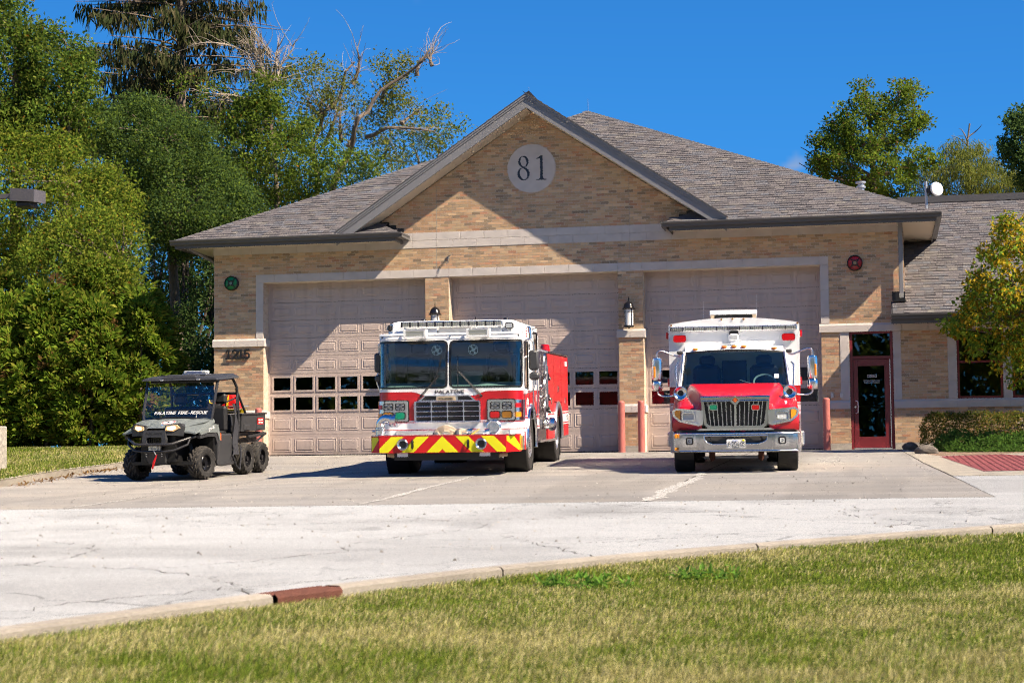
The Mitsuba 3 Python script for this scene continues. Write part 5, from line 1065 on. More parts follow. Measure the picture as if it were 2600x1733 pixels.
for x, y, h in ((-.57, BY+.9, .44), (.42, BY+1.5, .55)): put(AM+'__antenna', cy((x, y, 2.62), (x, y, 2.62+h), .004, .002, 6), 'm_steel')
# chrome bumper with swept opening
op = Polygon([(-.54, .615), (.50, .615), (.485, .545), (.44, .51), (.34, .478), (-.40, .478), (-.49, .505), (-.535, .555)])
bm_poly = Polygon([(-1.04, .655), (1.0, .655), (1.0, .375), (.9, .36), (-.94, .355), (-1.04, .37)])
def bump_y(x): return -1.0+.17*max(0, (abs(x+.02)-.45)/.57)**1.8
def bulge(z): return .018*np.clip(1-((np.asarray(z)-.56)/.17)**2, -.9, 1)
def bendb(poly, o0, o1):
    out = []; x0, z0, x1, z1 = poly.bounds; cuts = np.linspace(x0, x1, 25); nz = max(1, int((z1-z0)/.035))
    for a, b in zip(cuts[:-1], cuts[1:]):
        for q in [g for k in range(nz) for g in polys(poly.intersection(sbox(a, z0+(z1-z0)*k/nz, b, z0+(z1-z0)*(k+1)/nz)))]:
            v, f = ext(q, 1.0); v = np.asarray(v); y = np.array([bump_y(c) for c in v[:, 0]])-bulge(v[:, 1])-(o0+(o1-o0)*v[:, 2]); out.append((np.stack([v[:, 0], y, v[:, 1]], 1), f[:, ::-1]))
    return cat(out)
bu = put(AM+'__bumper', bendb(bm_poly.difference(op), -.10, .0), 'm_chrome_dark', 30, label='wide chrome bumper')
put(bu+'__lip', cat([tube([(x, bump_y(x)-.005, .65) for x in np.linspace(-1.04, 1.0, 25)], .016, 8), tube([(x, bump_y(x)-.002, .362) for x in np.linspace(-1.03, .99, 25)], .010, 6), tube([(x, bump_y(x)-.004-float(bulge(z)), z) for x, z in list(op.exterior.coords)], .010, 6)]), 'm_chrome', 40)
put(bu+'__end_cap', cat([hull([(s, -.85+.0, .655), (s, -.85, .37), (s, -.35, .60), (s, -.35, .45), (s+.02, -.85, .655), (s+.02, -.85, .37), (s+.02, -.35, .6), (s+.02, -.35, .45)]) for s in (-1.045, .985)]), 'm_chrome')
for x in (-.78, .735):
    k = put(bu+'__light_pod', bendb(rrect(x-.115, x+.115, .435, .62, .012), .0, .022), 'm_chrome'); put(k+'__fog_lamp', bendb(rrect(x-.062, x+.062, .47, .59, .03), .022, .035), 'm_blackgloss'); put(k+'__lens', bendb(rrect(x-.038, x+.038, .49, .572, .012), .035, .040), 'm_lens_clear'); put(k+'__ring', cat([mv(tube([(.02*math.cos(a), 0, .02*math.sin(a)) for a in np.linspace(0, 2*math.pi, 13)], .004, 5), trs(x, bump_y(x)-.060, .531))]), 'm_black')
put(bu+'__marker', cb(-1.03, -.985, -.93, -.86, .58, .64, .005), 'm_lens_amber'); put(bu+'__marker', cb(-1.03, -.985, -.90, -.86, .375, .42, .005), 'm_lens_amber')
put(AM+'__bumper_plate', cat([bx(-.56, .52, -.86, -.85, .46, .63), fx(Polygon([(-.36, .49), (-.22, .60), (.18, .60), (.32, .49)]), -.92, -.90)]), 'm_plastic')
put(AM+'__tow_hook', cat([tube([(x-.02, -.93, .60), (x, -.96, .57), (x+.02, -.95, .515), (x-.0, -.93, .50)], .013, 7) for x in (-.44, .40)]), 'm_black', 40)
lp = put(AM+'__license_plate', bendb(rrect(-.172, .134, .41, .555, .012), .0, .022), 'm_letter_white', label='white licence plate reading 8 204 05')
put(lp+'__characters', cat([mv(text('8', .076, False, .003, .66), trs(-.128, -1.045, .478)), mv(text('204', .076, False, .003, .66), trs(-.025, -1.045, .478)), mv(text('05', .076, False, .003, .66), trs(.092, -1.045, .478))]), 'm_letter_black'); put(lp+'__legend', mv(text('AMBULANCE', .014, True, .003), trs(-.02, -1.033, .423)), 'm_letter_black'); put(lp+'__state_name', mv(text('Illinois', .02, False, .003), trs(-.03, -1.047, .535)), 'm_blue'); put(lp+'__sticker', bx(.085, .122, -1.047, -1.04, .525, .55), 'm_sheet_yellow')
for x in (-.07, .10): put(AM+'__reflector', ell((x, -.86, .685), (.042, .012, .015)), 'm_lens_red', True)
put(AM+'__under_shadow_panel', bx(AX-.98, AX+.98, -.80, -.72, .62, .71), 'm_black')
# running gear
put(AM+'__frame', cat([bx(-.46, -.38, -.8, 5.6, .42, .62), bx(.34, .42, -.8, 5.6, .42, .62), bx(-.6, .6, -.3, .5, .42, .75), bx(-.85, .85, .5, 1.8, .3, .5), bx(-.75, .72, 1.9, 5.8, .35, .55)]), 'm_black')
put(AM+'__tie_rod', cat([cy((-.56, -.30, .235), (.52, -.30, .245), .026), cb(-.05, .09, -.335, -.27, .215, .265, .01)]), 'm_galv', 40)
put(AM+'__axle', cat([cy((-.85, 0, .40), (.82, 0, .40), .06), cy((-.8, 3.9, .42), (.75, 3.9, .42), .09)]), 'm_black', 40)
for x in (-.42, .40): put(AM+'__spring_hanger', cat([cb(x-.05, x+.05, -.40, -.28, .20, .42, .01), cb(x-.025, x+.025, -.42, -.30, .18, .24, .008)]), 'm_rust')
for s in (-1, 1):
    truck_wheel(AM, AX+s*.92, 0, .405, .235, s)
    for q in (.96, .70): truck_wheel(AM, AX+s*q, 3.95, .405, .225, s, front=False)
    put(AM+'__wheel_well', lathe([(.5, 0), (.5, .3)], (AX+s*.70 if s > 0 else AX-1.0, 0, .40), (1, 0, 0), 32), 'm_black')
put(AM+'__rear_wheel_box', cat([bx(AX-bw+.02, AX-bw+.4, BY+.05, BY+1.4, .3, .5), bx(AX+bw-.4, AX+bw-.02, BY+.05, BY+1.4, .3, .5)]), 'm_black')
XF[0] = np.eye(4)
# ---------------------------------------------------------------- six-wheeled utility vehicle
XF[0] = pose(2.15, -11.12, -2.5, 2.8)
UV = thing('utility_vehicle', 'grey and black six-wheeled utility vehicle with windscreen and cargo bed, parked at the left', 'utility vehicle')
def mud_wheel(x, y, s, steer):
    R, w = .318, .27; h = w/2; A = (1, 0, 0); S = trs(x, y, R)@rot(steer, [0, 0, 1])
    body = lathe([(.155, -h*.75), (.20, -h), (.265, -h*.98), (.288, -h*.80), (.295, -h*.5), (.298, 0), (.295, h*.5), (.288, h*.80), (.265, h*.98), (.20, h), (.155, h*.75)], (0, 0, 0), A, 40)
    lug = []
    n = 15
    for k in range(n):
        for row, (x0, x1, dx) in enumerate(((-.98, -.52, .0), (-.50, -.04, .5), (.04, .50, .0), (.52, .98, .5))):
            a = (k+dx+.12*row)*2*math.pi/n; sl = .16*(1 if row < 2 else -1); da = .115
            r0 = .275 if row in (0, 3) else .29; r1 = .308 if row in (0, 3) else .320
            P = []
            for xx, off in ((x0*h, -sl), (x1*h, sl)):
                for d in (-da, da):
                    for r, sh in ((r0, 1.0), (r1 if (abs(xx) < h*.8) else r1-.018, .72)):
                        t = a+off+d*sh; P.append((xx*(1.03 if abs(xx) > h*.8 else 1), r*math.cos(t), r*math.sin(t)))
            lug.append(hull(P))
    wk = put(UV+'__wheel', mv(body, S), 'm_rubber', 40, label='knobbly mud tyre'); put(wk+'__lugs', mv(cat(lug), S), 'm_dustrubber', kind='stuff')
    o = s*h
    put(wk+'__rim', mv(lathe([(.158, o*.80), (.150, o*.86), (.140, o*.35), (.10, o*.2), (.06, o*.35), (.045, o*.8), (0, o*.8)], (0, 0, 0), A, 32), S), 'm_blackgloss', 35)
    put(wk+'__lug_nuts', mv(cat([cy((o*.25, .075*math.cos(a), .075*math.sin(a)), (o*.45, .075*math.cos(a), .075*math.sin(a)), .012, .01, 6) for a in np.arange(4)*math.pi/2+.4]), S), 'm_chrome', kind='stuff')
mat('m_dustrubber', vary((.052, .047, .042), 14, .8), .8)
mat('m_pbar', (.028, .028, .031), .38)
mat('m_ledblue', (.12, .15, .26), .3)
mat('m_lens_warm', (.50, .36, .20), .12, specular=.8)
mat('m_panel', (.036, .037, .041), .5)
for x, s in ((.645, 1), (-.665, -1)): mud_wheel(x, 0, s, -9); mud_wheel(x, 1.98, s, 0); mud_wheel(x, 2.74, s, 0)
# grey hood
def hood_pt(u, v):
    x = u*.60; y = -.60+.98*v; w = .40+.32*min(1, v*1.6)
    xx = u*w; z = .965+.185*v**.75+.03*math.cos(u*math.pi*.5)*(1-.3*v)-.05*max(0, abs(u)-.75)*4*.25
    z += -.020*math.exp(-((abs(u)-.48)/.07)**2)*(v > .15)
    return (xx, y+.10*u*u*(1-v), z)
hk = put(UV+'__hood', cat([(lambda g: g)(grid_surface(hood_pt, np.linspace(-1, 1, 41), np.linspace(0, 1, 19)))]), 'm_grey', True, label='grey hood with a round decal')
def on_hood(px, py):
    best = min(((abs(u), u, v) for u in np.linspace(-.6, .6, 61) for v in (0,)), default=None)
    v = (py+.60)/.98; w = .40+.32*min(1, v*1.6); return hood_pt(px/w, v)
def disc_on(r0, r1, n=40, off=.004):
    t = np.linspace(0, 2*math.pi, n+1); a = [np.array(on_hood(.07+r0*math.cos(q), -.18+1.25*r0*math.sin(q)))+[0, 0, off] for q in t]; b = [np.array(on_hood(.07+r1*math.cos(q), -.18+1.25*r1*math.sin(q)))+[0, 0, off] for q in t]
    i = np.arange(n); return np.vstack([a, b]), np.vstack([np.stack([i, i+1, i+n+2], 1), np.stack([i, i+n+2, i+n+1], 1)])
dk = put(hk+'__decal', disc_on(.0, .132), 'm_letter_white', label='round red and white department decal'); put(dk+'__ring', disc_on(.108, .124, off=.006), 'm_sheet_red')
put(dk+'__cross', cat([(np.array([np.array(on_hood(.07+a*math.cos(t)-b*math.sin(t), -.18+1.25*(a*math.sin(t)+b*math.cos(t))))+[0, 0, .007] for a, b in ((-.062, -.016), (.062, -.016), (.062, .016), (-.062, .016))]), np.array([[0, 1, 2], [0, 2, 3]])) for t in (.785, 2.356)]), 'm_navy')
put(hk+'__badge', ell(np.array(on_hood(.04, -.40))+[0, 0, .0], (.026, .018, .006), 1), 'm_blue')
# grey fenders with black trim
for s in (-1, 1):
    P = [(s*.38, -.52, .955), (s*.74, -.46, .90), (s*.76, .10, .99), (s*.75, .42, 1.10), (s*.72, .40, 1.145), (s*.44, .38, 1.15), (s*.40, -.2, 1.07)]
    f = put(UV+'__fender', hull(P+[(p[0]-s*.0, p[1], p[2]-.03) for p in P]), 'm_grey', 25, label='grey front fender')
    ap = Polygon([(-.36, .88), (.02, .93), (.40, 1.02), (.50, .98), (.60, .70), (.53, .40), (.47, .40), (.50, .70), (.40, .86), (-.02, .86), (-.30, .83)])
    put(f+'__side', sx(Polygon([(-.36, .90), (.02, .955), (.36, 1.04), (.50, 1.03), (.62, .72), (.56, .72), (.45, .88), (.0, .885), (-.30, .85)]), s*.765-.02, s*.765+.02), 'm_grey')
    put(f+'__arch', sx(Polygon([(-.32, .84), (.0, .875), (.44, .87), (.56, .70), (.50, .36), (.46, .36), (.48, .66), (.38, .80), (.0, .81), (-.30, .78)]), s*.74-.03, s*.74+.03), 'm_panel')
    put(f+'__liner', lathe([(.46, -.22), (.46, .22)], (s*.52, 0, .318), (1, 0, 0), 32) if False else bx(min(s*.30, s*.74), max(s*.30, s*.74), .36, .40, .35, .95), 'm_black')
    put(f+'__sticker', bx(min(s*.79, s*.786), max(s*.79, s*.786), .575, .61, .72, .86) if s > 0 else bx(-.79, -.786, .575, .61, .72, .86), 'm_orange')
    # headlights, lit
    hc = np.array([s*.345+.0, -.60, .985])
    q = [(s*.22, -.655, .945), (s*.24, -.64, 1.03), (s*.42, -.585, 1.055), (s*.47, -.56, .99), (s*.36, -.60, .93)]
    hl = put(UV+'__headlight', hull(q+[(a*1.02, b+.05, c) for a, b, c in q]), 'm_lens_warm', label='lit warm headlight'); 
    put(hl+'__housing', hull([(s*.19, -.63, .90), (s*.19, -.60, 1.04), (s*.46, -.54, 1.085), (s*.55, -.50, 1.0), (s*.52, -.5, .84), (s*.24, -.62, .86)]+[(s*.2, -.45, .9), (s*.5, -.38, .9), (s*.5, -.38, 1.06), (s*.2, -.45, 1.03)]), 'm_panel')
    bulb = put(hl+'__bulb', hull([(a*.985, b-.012, c) for a, b, c in [(s*.26, -.648, .965), (s*.27, -.638, 1.015), (s*.40, -.595, 1.035), (s*.42, -.58, .985), (s*.35, -.608, .95)]]+[(s*.33, -.58, .99)]), 'm_lens_amber')
    scene[bulb].pop('bsdf', None); scene[bulb]['bsdf'] = {'type': 'diffuse', 'reflectance': rgb((.5, .40, .28))}; scene[bulb]['emitter'] = {'type': 'area', 'radiance': rgb((.9, .52, .22))}
    put(UV+'__bumper_bar', tube(smoothpath([(s*.88, -.42, .865), (s*.62, -.60, .79), (s*.34, -.70, .705), (s*.18, -.72, .69), (0, -.72, .69)], 3) if False else [(s*.77, -.10, .865), (s*.62, -.45, .80), (s*.38, -.68, .70), (s*.28, -.72, .69), (0, -.72, .69)], .028, 10), 'm_pbar', 40)
    put(UV+'__bumper_bar', tube([(s*.62, -.44, .79), (s*.60, -.50, .68), (s*.40, -.66, .58), (s*.24, -.69, .56), (0, -.69, .56)], .022, 10), 'm_pbar', 40)
    put(UV+'__a_arm', cat([cy((s*.18, -.1, .36), (s*.56, .0, .29), .02), cy((s*.18, .1, .40), (s*.56, .02, .33), .02), hull([(s*.2, -.15, .28), (s*.2, .15, .28), (s*.58, .02, .24), (s*.58, -.02, .24), (s*.2, -.15, .32), (s*.2, .15, .32), (s*.58, 0, .3)])]), 'm_pbar'); put(UV+'__shock', cat([cy((s*.50, .0, .34), (s*.36, .05, .80), .035), cy((s*.48, .0, .40), (s*.40, .03, .66), .05)]), 'm_black', 40)
    put(UV+'__rear_arm', cat([cy((s*.2, y, .33), (s*.6, y, .32), .03) for y in (1.98, 2.74)]), 'm_black')
    put(UV+'__rocker_panel', cat([hull([(s*.74, .52, .26), (s*.74, 1.26, .28), (s*.70, .50, .60), (s*.70, 1.25, .60), (s*.5, .52, .26), (s*.5, 1.26, .28), (s*.5, .5, .6), (s*.5, 1.25, .6)]), cb(min(s*.46, s*.72), max(s*.46, s*.72), .68, 1.30, .40, .84, .03)]), 'm_panel'); put(UV+'__side_step', tube([(s*.74, .48, .27), (s*.77, .6, .25), (s*.77, 1.2, .26), (s*.72, 1.32, .28)], .025, 8), 'm_pbar', 40)
# nose
gpoly = Polygon([(-.22, .955), (.22, .955), (.24, .78), (.22, .68), (-.22, .68), (-.24, .78)]); slot = rrect(-.155, .155, .715, .825, .03)
nz = put(UV+'__nose', cat([mv(fx(gpoly.difference(slot), -.66, -.56), np.array([[1, 0, 0, 0], [0, 1, .12, -.11], [0, 0, 1, 0], [0, 0, 0, 1]]))]), 'm_panel', label='black nose panel with raised lettering')
put(nz+'__lettering', mv(text('POLARIS', .036, True, .004, 1.55), trs(0, -.664, .89)), 'm_pbar'); put(nz+'__slots', cat([bx(-.13+i*.038, -.115+i*.038, -.60, -.57, .725, .795) for i in range(8)]), 'm_blackgloss'); put(nz+'__back', bx(-.20, .20, -.565, -.55, .66, .86), 'm_black')
put(UV+'__skid_plate', hull([(-.23, -.66, .57), (.23, -.66, .57), (-.16, -.56, .33), (.16, -.56, .33), (-.23, -.60, .57), (.23, -.60, .57), (-.16, -.3, .30), (.16, -.3, .30)]), 'm_panel', label='sloping skid plate')
put(UV+'__plate_bolt', cat([cy((x, -.68+.1*(.57-z), z), (x, -.655+.1*(.57-z), z), .012, n=8) for x in (-.16, .155) for z in (.515, .475)]), 'm_alu')
wn = put(UV+'__winch', cat([bx(-.085, .075, -.715, -.69, .585, .602), bx(-.085, .075, -.715, -.69, .648, .665), cy((-.075, -.705, .59), (-.075, -.705, .67), .012), cy((.065, -.705, .59), (.065, -.705, .67), .012), bx(-.12, .12, -.66, -.6, .57, .68)]), 'm_alu'); put(wn+'__hook', tube([(0, -.70, .60), (.03, -.71, .54), (.05, -.70, .50)], .010, 6), 'm_galv')
put(UV+'__tow_strap', hull([(.055, -.70, .50), (.08, -.70, .51), (.03, -.72, .38), (-.005, -.72, .37), (.0, -.72, .24), (-.035, -.72, .24), (.07, -.69, .5), (-.02, -.71, .24)]), 'm_sheet_red', label='red winch hook strap')
# roll cage, windscreen, roof
cage = [[(s*.70, .34, 1.07), (s*.72, .40, 1.3), (s*.73, .62, 1.86)] for s in (-1, 1)]
put(UV+'__front_post', tube(cage[1], .030, 8), 'm_pbar', 40); put(UV+'__front_post', tube(cage[0], .030, 8), 'm_pbar', 40)
for s in (-1, 1): put(UV+'__rear_post', tube([(s*.70, 1.62, .70), (s*.71, 1.64, 1.3), (s*.70, 1.60, 1.75), (s*.68, 1.45, 1.92), (s*.66, .66, 1.88)], .030, 8), 'm_pbar', 40); put(UV+'__rear_brace', cat([tube([(s*.68, 1.62, 1.70), (s*.66, 2.12, 1.22)], .024, 8)]), 'm_pbar', 40)
put(UV+'__cross_bar', cat([tube([(-.70, 1.61, 1.62), (.70, 1.61, 1.62)], .025, 8), tube([(-.70, 1.63, 1.25), (.70, 1.63, 1.25)], .022, 8), tube([(-.68, .66, 1.86), (.68, .66, 1.86)], .025, 8), tube([(-.70, 1.62, 1.3), (.0, 1.6, 1.62)], .022, 8)]), 'm_pbar', 40)
wv = np.array([(-.69, .33, 1.13), (.69, .33, 1.13), (.72, .60, 1.86), (-.72, .60, 1.86)])
wsn = put(UV+'__windscreen', (wv, np.array([[0, 1, 2], [0, 2, 3]])), 'm_glass', label='clear flat windscreen')
def on_ws(x, t, o=.004): p = wv[0]*(1-t)+wv[3]*t; return (x, p[1]-o, p[2])
put(wsn+'__seam', tube([on_ws(-.70, .26), on_ws(.70, .26)], .006, 6), 'm_black'); put(wsn+'__base_seal', tube([(-.70, .32, 1.12), (-.45, .30, 1.15), (-.25, .29, 1.17), (0, .29, 1.175), (.25, .29, 1.17), (.45, .30, 1.15), (.70, .32, 1.12)], .018, 6), 'm_black', 40)
put(wsn+'__dark_strip', (np.array([on_ws(-.55, .06, .003), on_ws(.68, .06, .003), on_ws(.68, .25, .003), on_ws(-.55, .25, .003)]), np.array([[0, 1, 2], [0, 2, 3]])), 'm_navy') if False else None
tl = rot(20, [1, 0, 0])
tp = np.array(on_ws(.07, .185, .010))
put(wsn+'__lettering', mv(text('PALATINE  FIRE-RESCUE', .058, True, .004, 1.12, .28), trs(*tp)@rot(-20, [1, 0, 0])), 'm_letter_white', label='white department lettering')
def roof_ring(i, z, b=0): return [(-.78+i, .44+i*.9, z), (.78-i, .44+i*.9, z), (-.80+i, .62, z), (.80-i, .62, z), (-.80+i, 1.50, z+b), (.80-i, 1.50, z+b), (-.74+i, 1.66-i, z+b), (.74-i, 1.66-i, z+b)]
rf = put(UV+'__roof', cat([hull(roof_ring(0, 1.885, .04)+roof_ring(.03, 1.925, .045)+roof_ring(.14, 1.965, .05)), hull([(x, y, z) for x in (-.30, .30) for y in (.50, 1.5) for z in (1.9, 1.985)]+[(-.36, .46, 1.93), (.36, .46, 1.93)]), *[hull([(s*.42+dx, y, 1.965+dz) for dx in (-.05, .05) for y in (.62, 1.45) for dz in (0, .03)]) for s in (-1, 1)]]), 'm_panel', 25, label='dark grey plastic roof')
lb = put(UV+'__roof_light_bar', cb(-.06, .42, .78, .96, 2.01, 2.075, .02), 'm_lens_clear', label='small clear light bar on the roof'); put(lb+'__insert', bx(.02, .33, .775, .79, 2.022, 2.06), 'm_ledblue'); put(lb+'__base', cb(-.08, .44, .76, .98, 1.985, 2.012, .008), 'm_alu')
for x in (-.36, .40): put(rf+'__clip', cb(x-.035, x+.035, .43, .47, 1.88, 1.915, .006), 'm_alu')
# cabin
put(UV+'__dashboard', hull([(-.64, .38, .9), (.64, .38, .9), (-.64, .40, 1.13), (.64, .40, 1.13), (-.62, .62, 1.14), (.62, .62, 1.14), (-.62, .66, .85), (.62, .66, .85)]), 'm_panel')
put(UV+'__floor', cat([bx(-.62, .62, -.35, 1.7, .30, .36), bx(-.60, .60, .60, 1.3, .36, .78), bx(-.35, .35, -.5, .4, .36, .85)]), 'm_black')
put(UV+'__seat', cat([cb(-.64, .64, .72, 1.24, .80, .90, .04), cb(-.66, .66, 1.14, 1.28, .88, 1.38, .045)]), 'm_seat', 30, label='black bench seat')
for x in (-.42, .42): put(UV+'__headrest', cb(x-.15, x+.15, 1.36, 1.46, 1.42, 1.62, .045), 'm_seat', 30)
put(UV+'__grab_rail', tube([(.69, 1.28, 1.20), (.74, 1.22, 1.15), (.76, 1.20, 1.0), (.72, 1.24, .92)], .02, 8), 'm_pbar', 40)
put(UV+'__steering_wheel', tube([(.36+.16*math.cos(a), .78+.07*math.sin(a), 1.20+.145*math.sin(a)) for a in np.linspace(0, 2*math.pi, 25)], .014, 6), 'm_black', 40)
# side net bunched against the rear post
nn = np.random.default_rng(5)
def net(u, v): return (.735+.03*math.sin(u*9+v*3)+.02*math.sin(v*7), 1.28+.34*u+.06*math.sin(v*5)*(1-v)+.10*(v-.5)*(u-.2), 1.42-1.0*v)
put(UV+'__side_net', cat([grid_surface(lambda u, v: net(u*(.35+.55*min(1, v*1.3)), v), np.linspace(0, 1, 9), np.linspace(0, 1, 15))]), 'm_cloth', True, label='black side net hanging from the rear post')
put(UV+'__net_strap', cat([tube([(.77, 1.36, .62), (.79, 1.16, .40), (.79, 1.30, .22), (.78, 1.5, .12)], .014, 6), tube([(.77, 1.58, .60), (.79, 1.55, .40), (.78, 1.5, .12)], .018, 6), tube([(.72, 1.60, 1.62), (.735, 1.5, 1.50), (.73, 1.52, 1.28)], .018, 6), tube([(.72, 1.62, 1.55), (.4, 1.35, 1.38), (.1, 1.30, 1.28)], .016, 6)]), 'm_cloth', 40)
# cargo bed and load
bdk = put(UV+'__cargo_bed', cat([hull([(s*.72, 1.74, .86), (s*.74, 1.74, 1.20), (s*.74, 2.96, 1.21), (s*.72, 2.98, .86), (s*.68, 1.74, .86), (s*.70, 1.74, 1.20), (s*.70, 2.96, 1.21), (s*.68, 2.98, .86)]) for s in (-1, 1)]+[bx(-.70, .70, 1.72, 1.76, .86, 1.20), bx(-.70, .70, 2.94, 2.98, .86, 1.2), bx(-.70, .70, 1.74, 2.98, .86, .90)]), 'm_panel', label='black cargo bed')
put(bdk+'__rim', cat([cb(min(s*.68, s*.765), max(s*.68, s*.765), 1.72, 3.0, 1.185, 1.22, .01) for s in (-1, 1)]), 'm_pbar'); put(bdk+'__rib', cat([hull([(.722, y, .88), (.722, y+.30, .88), (.735, y, 1.0), (.735, y+.30, 1.0), (.75, y+.03, .89), (.75, y+.27, .89), (.752, y+.03, .98), (.752, y+.27, .98)]) for y in (1.86, 2.5)]), 'm_panel')
sg = put(bdk+'__sticker', mv(fx(sbox(-.15, -.065, .15, .065), -.004, 0), trs(.745, 2.68, 1.05)@mR), 'm_sheet_red', label='red and white sticker'); put(sg+'__lettering', mv(cat([mv(text('PALATINE', .034, True), trs(0, 0, .024)), mv(text('FIRE RESCUE', .026, True), trs(0, 0, -.028))]), trs(.75, 2.68, 1.05)@mR), 'm_letter_white')
put(UV+'__fender_lettering', mv(text('UTV-81', .048, True, .004, 1.0, .2), trs(.79, .16, .962)@mR@rot(-14, [0, 1, 0])), 'm_letter_white')
put(UV+'__rear_frame', cat([bx(-.5, -.4, 1.6, 3.05, .62, .72), bx(.4, .5, 1.6, 3.05, .62, .72), bx(-.5, .5, 2.2, 2.5, .35, .66), bx(-.3, .3, -.2, 2.9, .3, .42), bx(-.62, .62, 1.72, 2.95, .76, .84)]), 'm_black'); put(UV+'__rear_bumper', tube([(-.66, 2.2, .74), (-.70, 3.05, .79), (.70, 3.05, .79), (.66, 2.2, .74)], .032, 8), 'm_pbar', 40); put(UV+'__rear_strut', tube([(.60, 2.55, .55), (.68, 3.03, .77)], .022, 8), 'm_pbar')
lb2 = thing('rescue_litter', 'yellow rescue litter strapped across the cargo bed of the utility vehicle', 'stretcher')
put(lb2+'__shell', cat([hull([(-.55, 1.8, 1.30), (.62, 1.8, 1.30), (-.55, 2.3, 1.30), (.62, 2.3, 1.30), (-.5, 1.84, 1.22), (.56, 1.84, 1.22), (-.5, 2.26, 1.22), (.56, 2.26, 1.22)])]), 'm_yellow'); put(lb2+'__rail', tube([(-.56, 1.78, 1.36), (.64, 1.78, 1.36), (.64, 2.32, 1.36), (-.56, 2.32, 1.36), (-.56, 1.78, 1.36)], .014, 6), 'm_galv')
rb_ = thing('rescue_bag', 'red rescue bag with yellow stripes on the litter in the utility vehicle', 'bag')
put(rb_+'__body', hull([(.25, 1.85, 1.32), (.60, 1.85, 1.32), (.25, 2.15, 1.32), (.60, 2.15, 1.32), (.30, 1.88, 1.52), (.52, 1.88, 1.50), (.34, 2.1, 1.60), (.46, 2.1, 1.59), (.40, 1.95, 1.62)]), 'm_sheet_red', 30); put(rb_+'__stripe', hull([(.36, 1.835, 1.33), (.41, 1.835, 1.33), (.38, 1.86, 1.52), (.42, 1.86, 1.52), (.40, 1.92, 1.62)]), 'm_yellow')
bb_ = thing('equipment_bag', 'black equipment bag with a yellow handle on the litter in the utility vehicle', 'bag')
put(bb_+'__body', cb(-.08, .24, 1.86, 2.14, 1.31, 1.50, .04), 'm_cloth', 30); put(bb_+'__handle', tube([(.0, 1.85, 1.50), (.02, 1.83, 1.44), (.07, 1.83, 1.42), (.12, 1.83, 1.44), (.14, 1.85, 1.51)], .014, 6), 'm_yellow', 40)
XF[0] = np.eye(4)
# ---------------------------------------------------------------- trees, shrubs, grass
CR_LEFT = [(-12.12, 13.62), (-11.62, 14.34), (-10.62, 14.27), (-9.87, 14.04), (-9.76, 13.01), (-9.37, 13.21), (-8.77, 13.08), (-8.23, 12.73), (-7.93, 12.30), (-7.83, 11.51), (-7.72, 10.59), (-8.01, 10.14), (-7.81, 9.22), (-7.13, 8.73), (-6.16, 8.24), (-5.68, 7.77), (-5.77, 6.56), (-6.15, 5.53), (-10.52, 5.22), (-12.01, 5.26)]
CR_ROUND = [(-8.43, 11.12), (-7.76, 11.38), (-7.00, 11.34), (-6.23, 10.91), (-5.08, 10.33), (-4.97, 9.61), (-4.18, 8.62), (-3.48, 7.98), (-3.48, 6.85), (-4.47, 6.27), (-6.47, 6.33), (-7.08, 6.98), (-6.98, 8.26), (-8.26, 9.37), (-9.04, 10.28)]
CR_UNDER = [(-9.10, 8.42), (-7.09, 8.34), (-6.01, 7.79), (-6.00, 2.97), (-9.23, 3.04)]
FA = [(-6.85, 15.42), (-6.04, 15.53), (-5.12, 15.37), (-4.51, 14.99), (-4.01, 14.67), (-3.91, 14.08), (-4.52, 13.62), (-5.53, 13.48), (-6.29, 13.81), (-6.96, 14.34), (-7.16, 14.85)]
FB = [(-3.60, 15.53), (-3.00, 15.64), (-2.10, 15.40), (-1.90, 15.14), (-2.40, 14.93), (-2.30, 14.48), (-3.01, 14.37), (-3.51, 14.64)]
FC = [(-4.01, 13.79), (-3.26, 13.99), (-2.01, 13.98), (-1.81, 13.58), (-2.41, 13.12), (-3.01, 12.96), (-3.76, 12.99), (-4.37, 13.42)]
FD = [(-2.30, 13.50), (-1.53, 13.86), (-0.72, 13.52), (-0.22, 13.00), (-0.32, 12.60), (-1.03, 12.04), (-1.65, 11.67), (-2.46, 11.51), (-3.59, 11.36), (-4.00, 12.08), (-3.59, 12.66)]
FE = [(-7.47, 12.32), (-6.51, 13.05), (-5.56, 13.14), (-5.33, 12.31), (-4.38, 12.03), (-3.92, 11.33), (-3.21, 11.29), (-2.75, 10.82), (-2.06, 10.79), (-1.69, 10.32), (-2.52, 9.82), (-3.45, 9.55), (-4.39, 9.31), (-5.33, 9.22), (-6.75, 8.73), (-7.71, 10.59)]
BARE = [(-5.75, 11.10), (-5.85, 11.88), (-5.92, 13.02), (-5.96, 13.48), (-6.06, 13.76), (-6.23, 14.27), (-6.37, 15.11)]
B0 = [(-5.94, 13.48), (-5.70, 13.60), (-5.61, 14.06), (-5.32, 14.50), (-5.06, 15.03)]
B1 = [(-6.06, 13.58), (-6.37, 13.87), (-6.66, 13.98), (-7.09, 13.77)]
B2 = [(-6.27, 14.28), (-6.75, 14.63), (-7.62, 14.91), (-8.68, 14.78)]
B3 = [(-5.99, 12.25), (-6.56, 12.32), (-7.04, 12.71), (-7.52, 12.92), (-8.38, 12.92)]
B4 = [(-5.89, 12.52), (-6.37, 12.72), (-7.23, 13.07), (-7.71, 13.02), (-8.43, 13.20)]
B5 = [(-5.85, 14.39), (-5.99, 14.72), (-6.13, 15.00)]
B6 = [(-6.18, 14.13), (-6.42, 14.52), (-6.75, 14.95)]
B7 = [(-5.61, 14.06), (-5.68, 14.52), (-5.61, 14.88)]
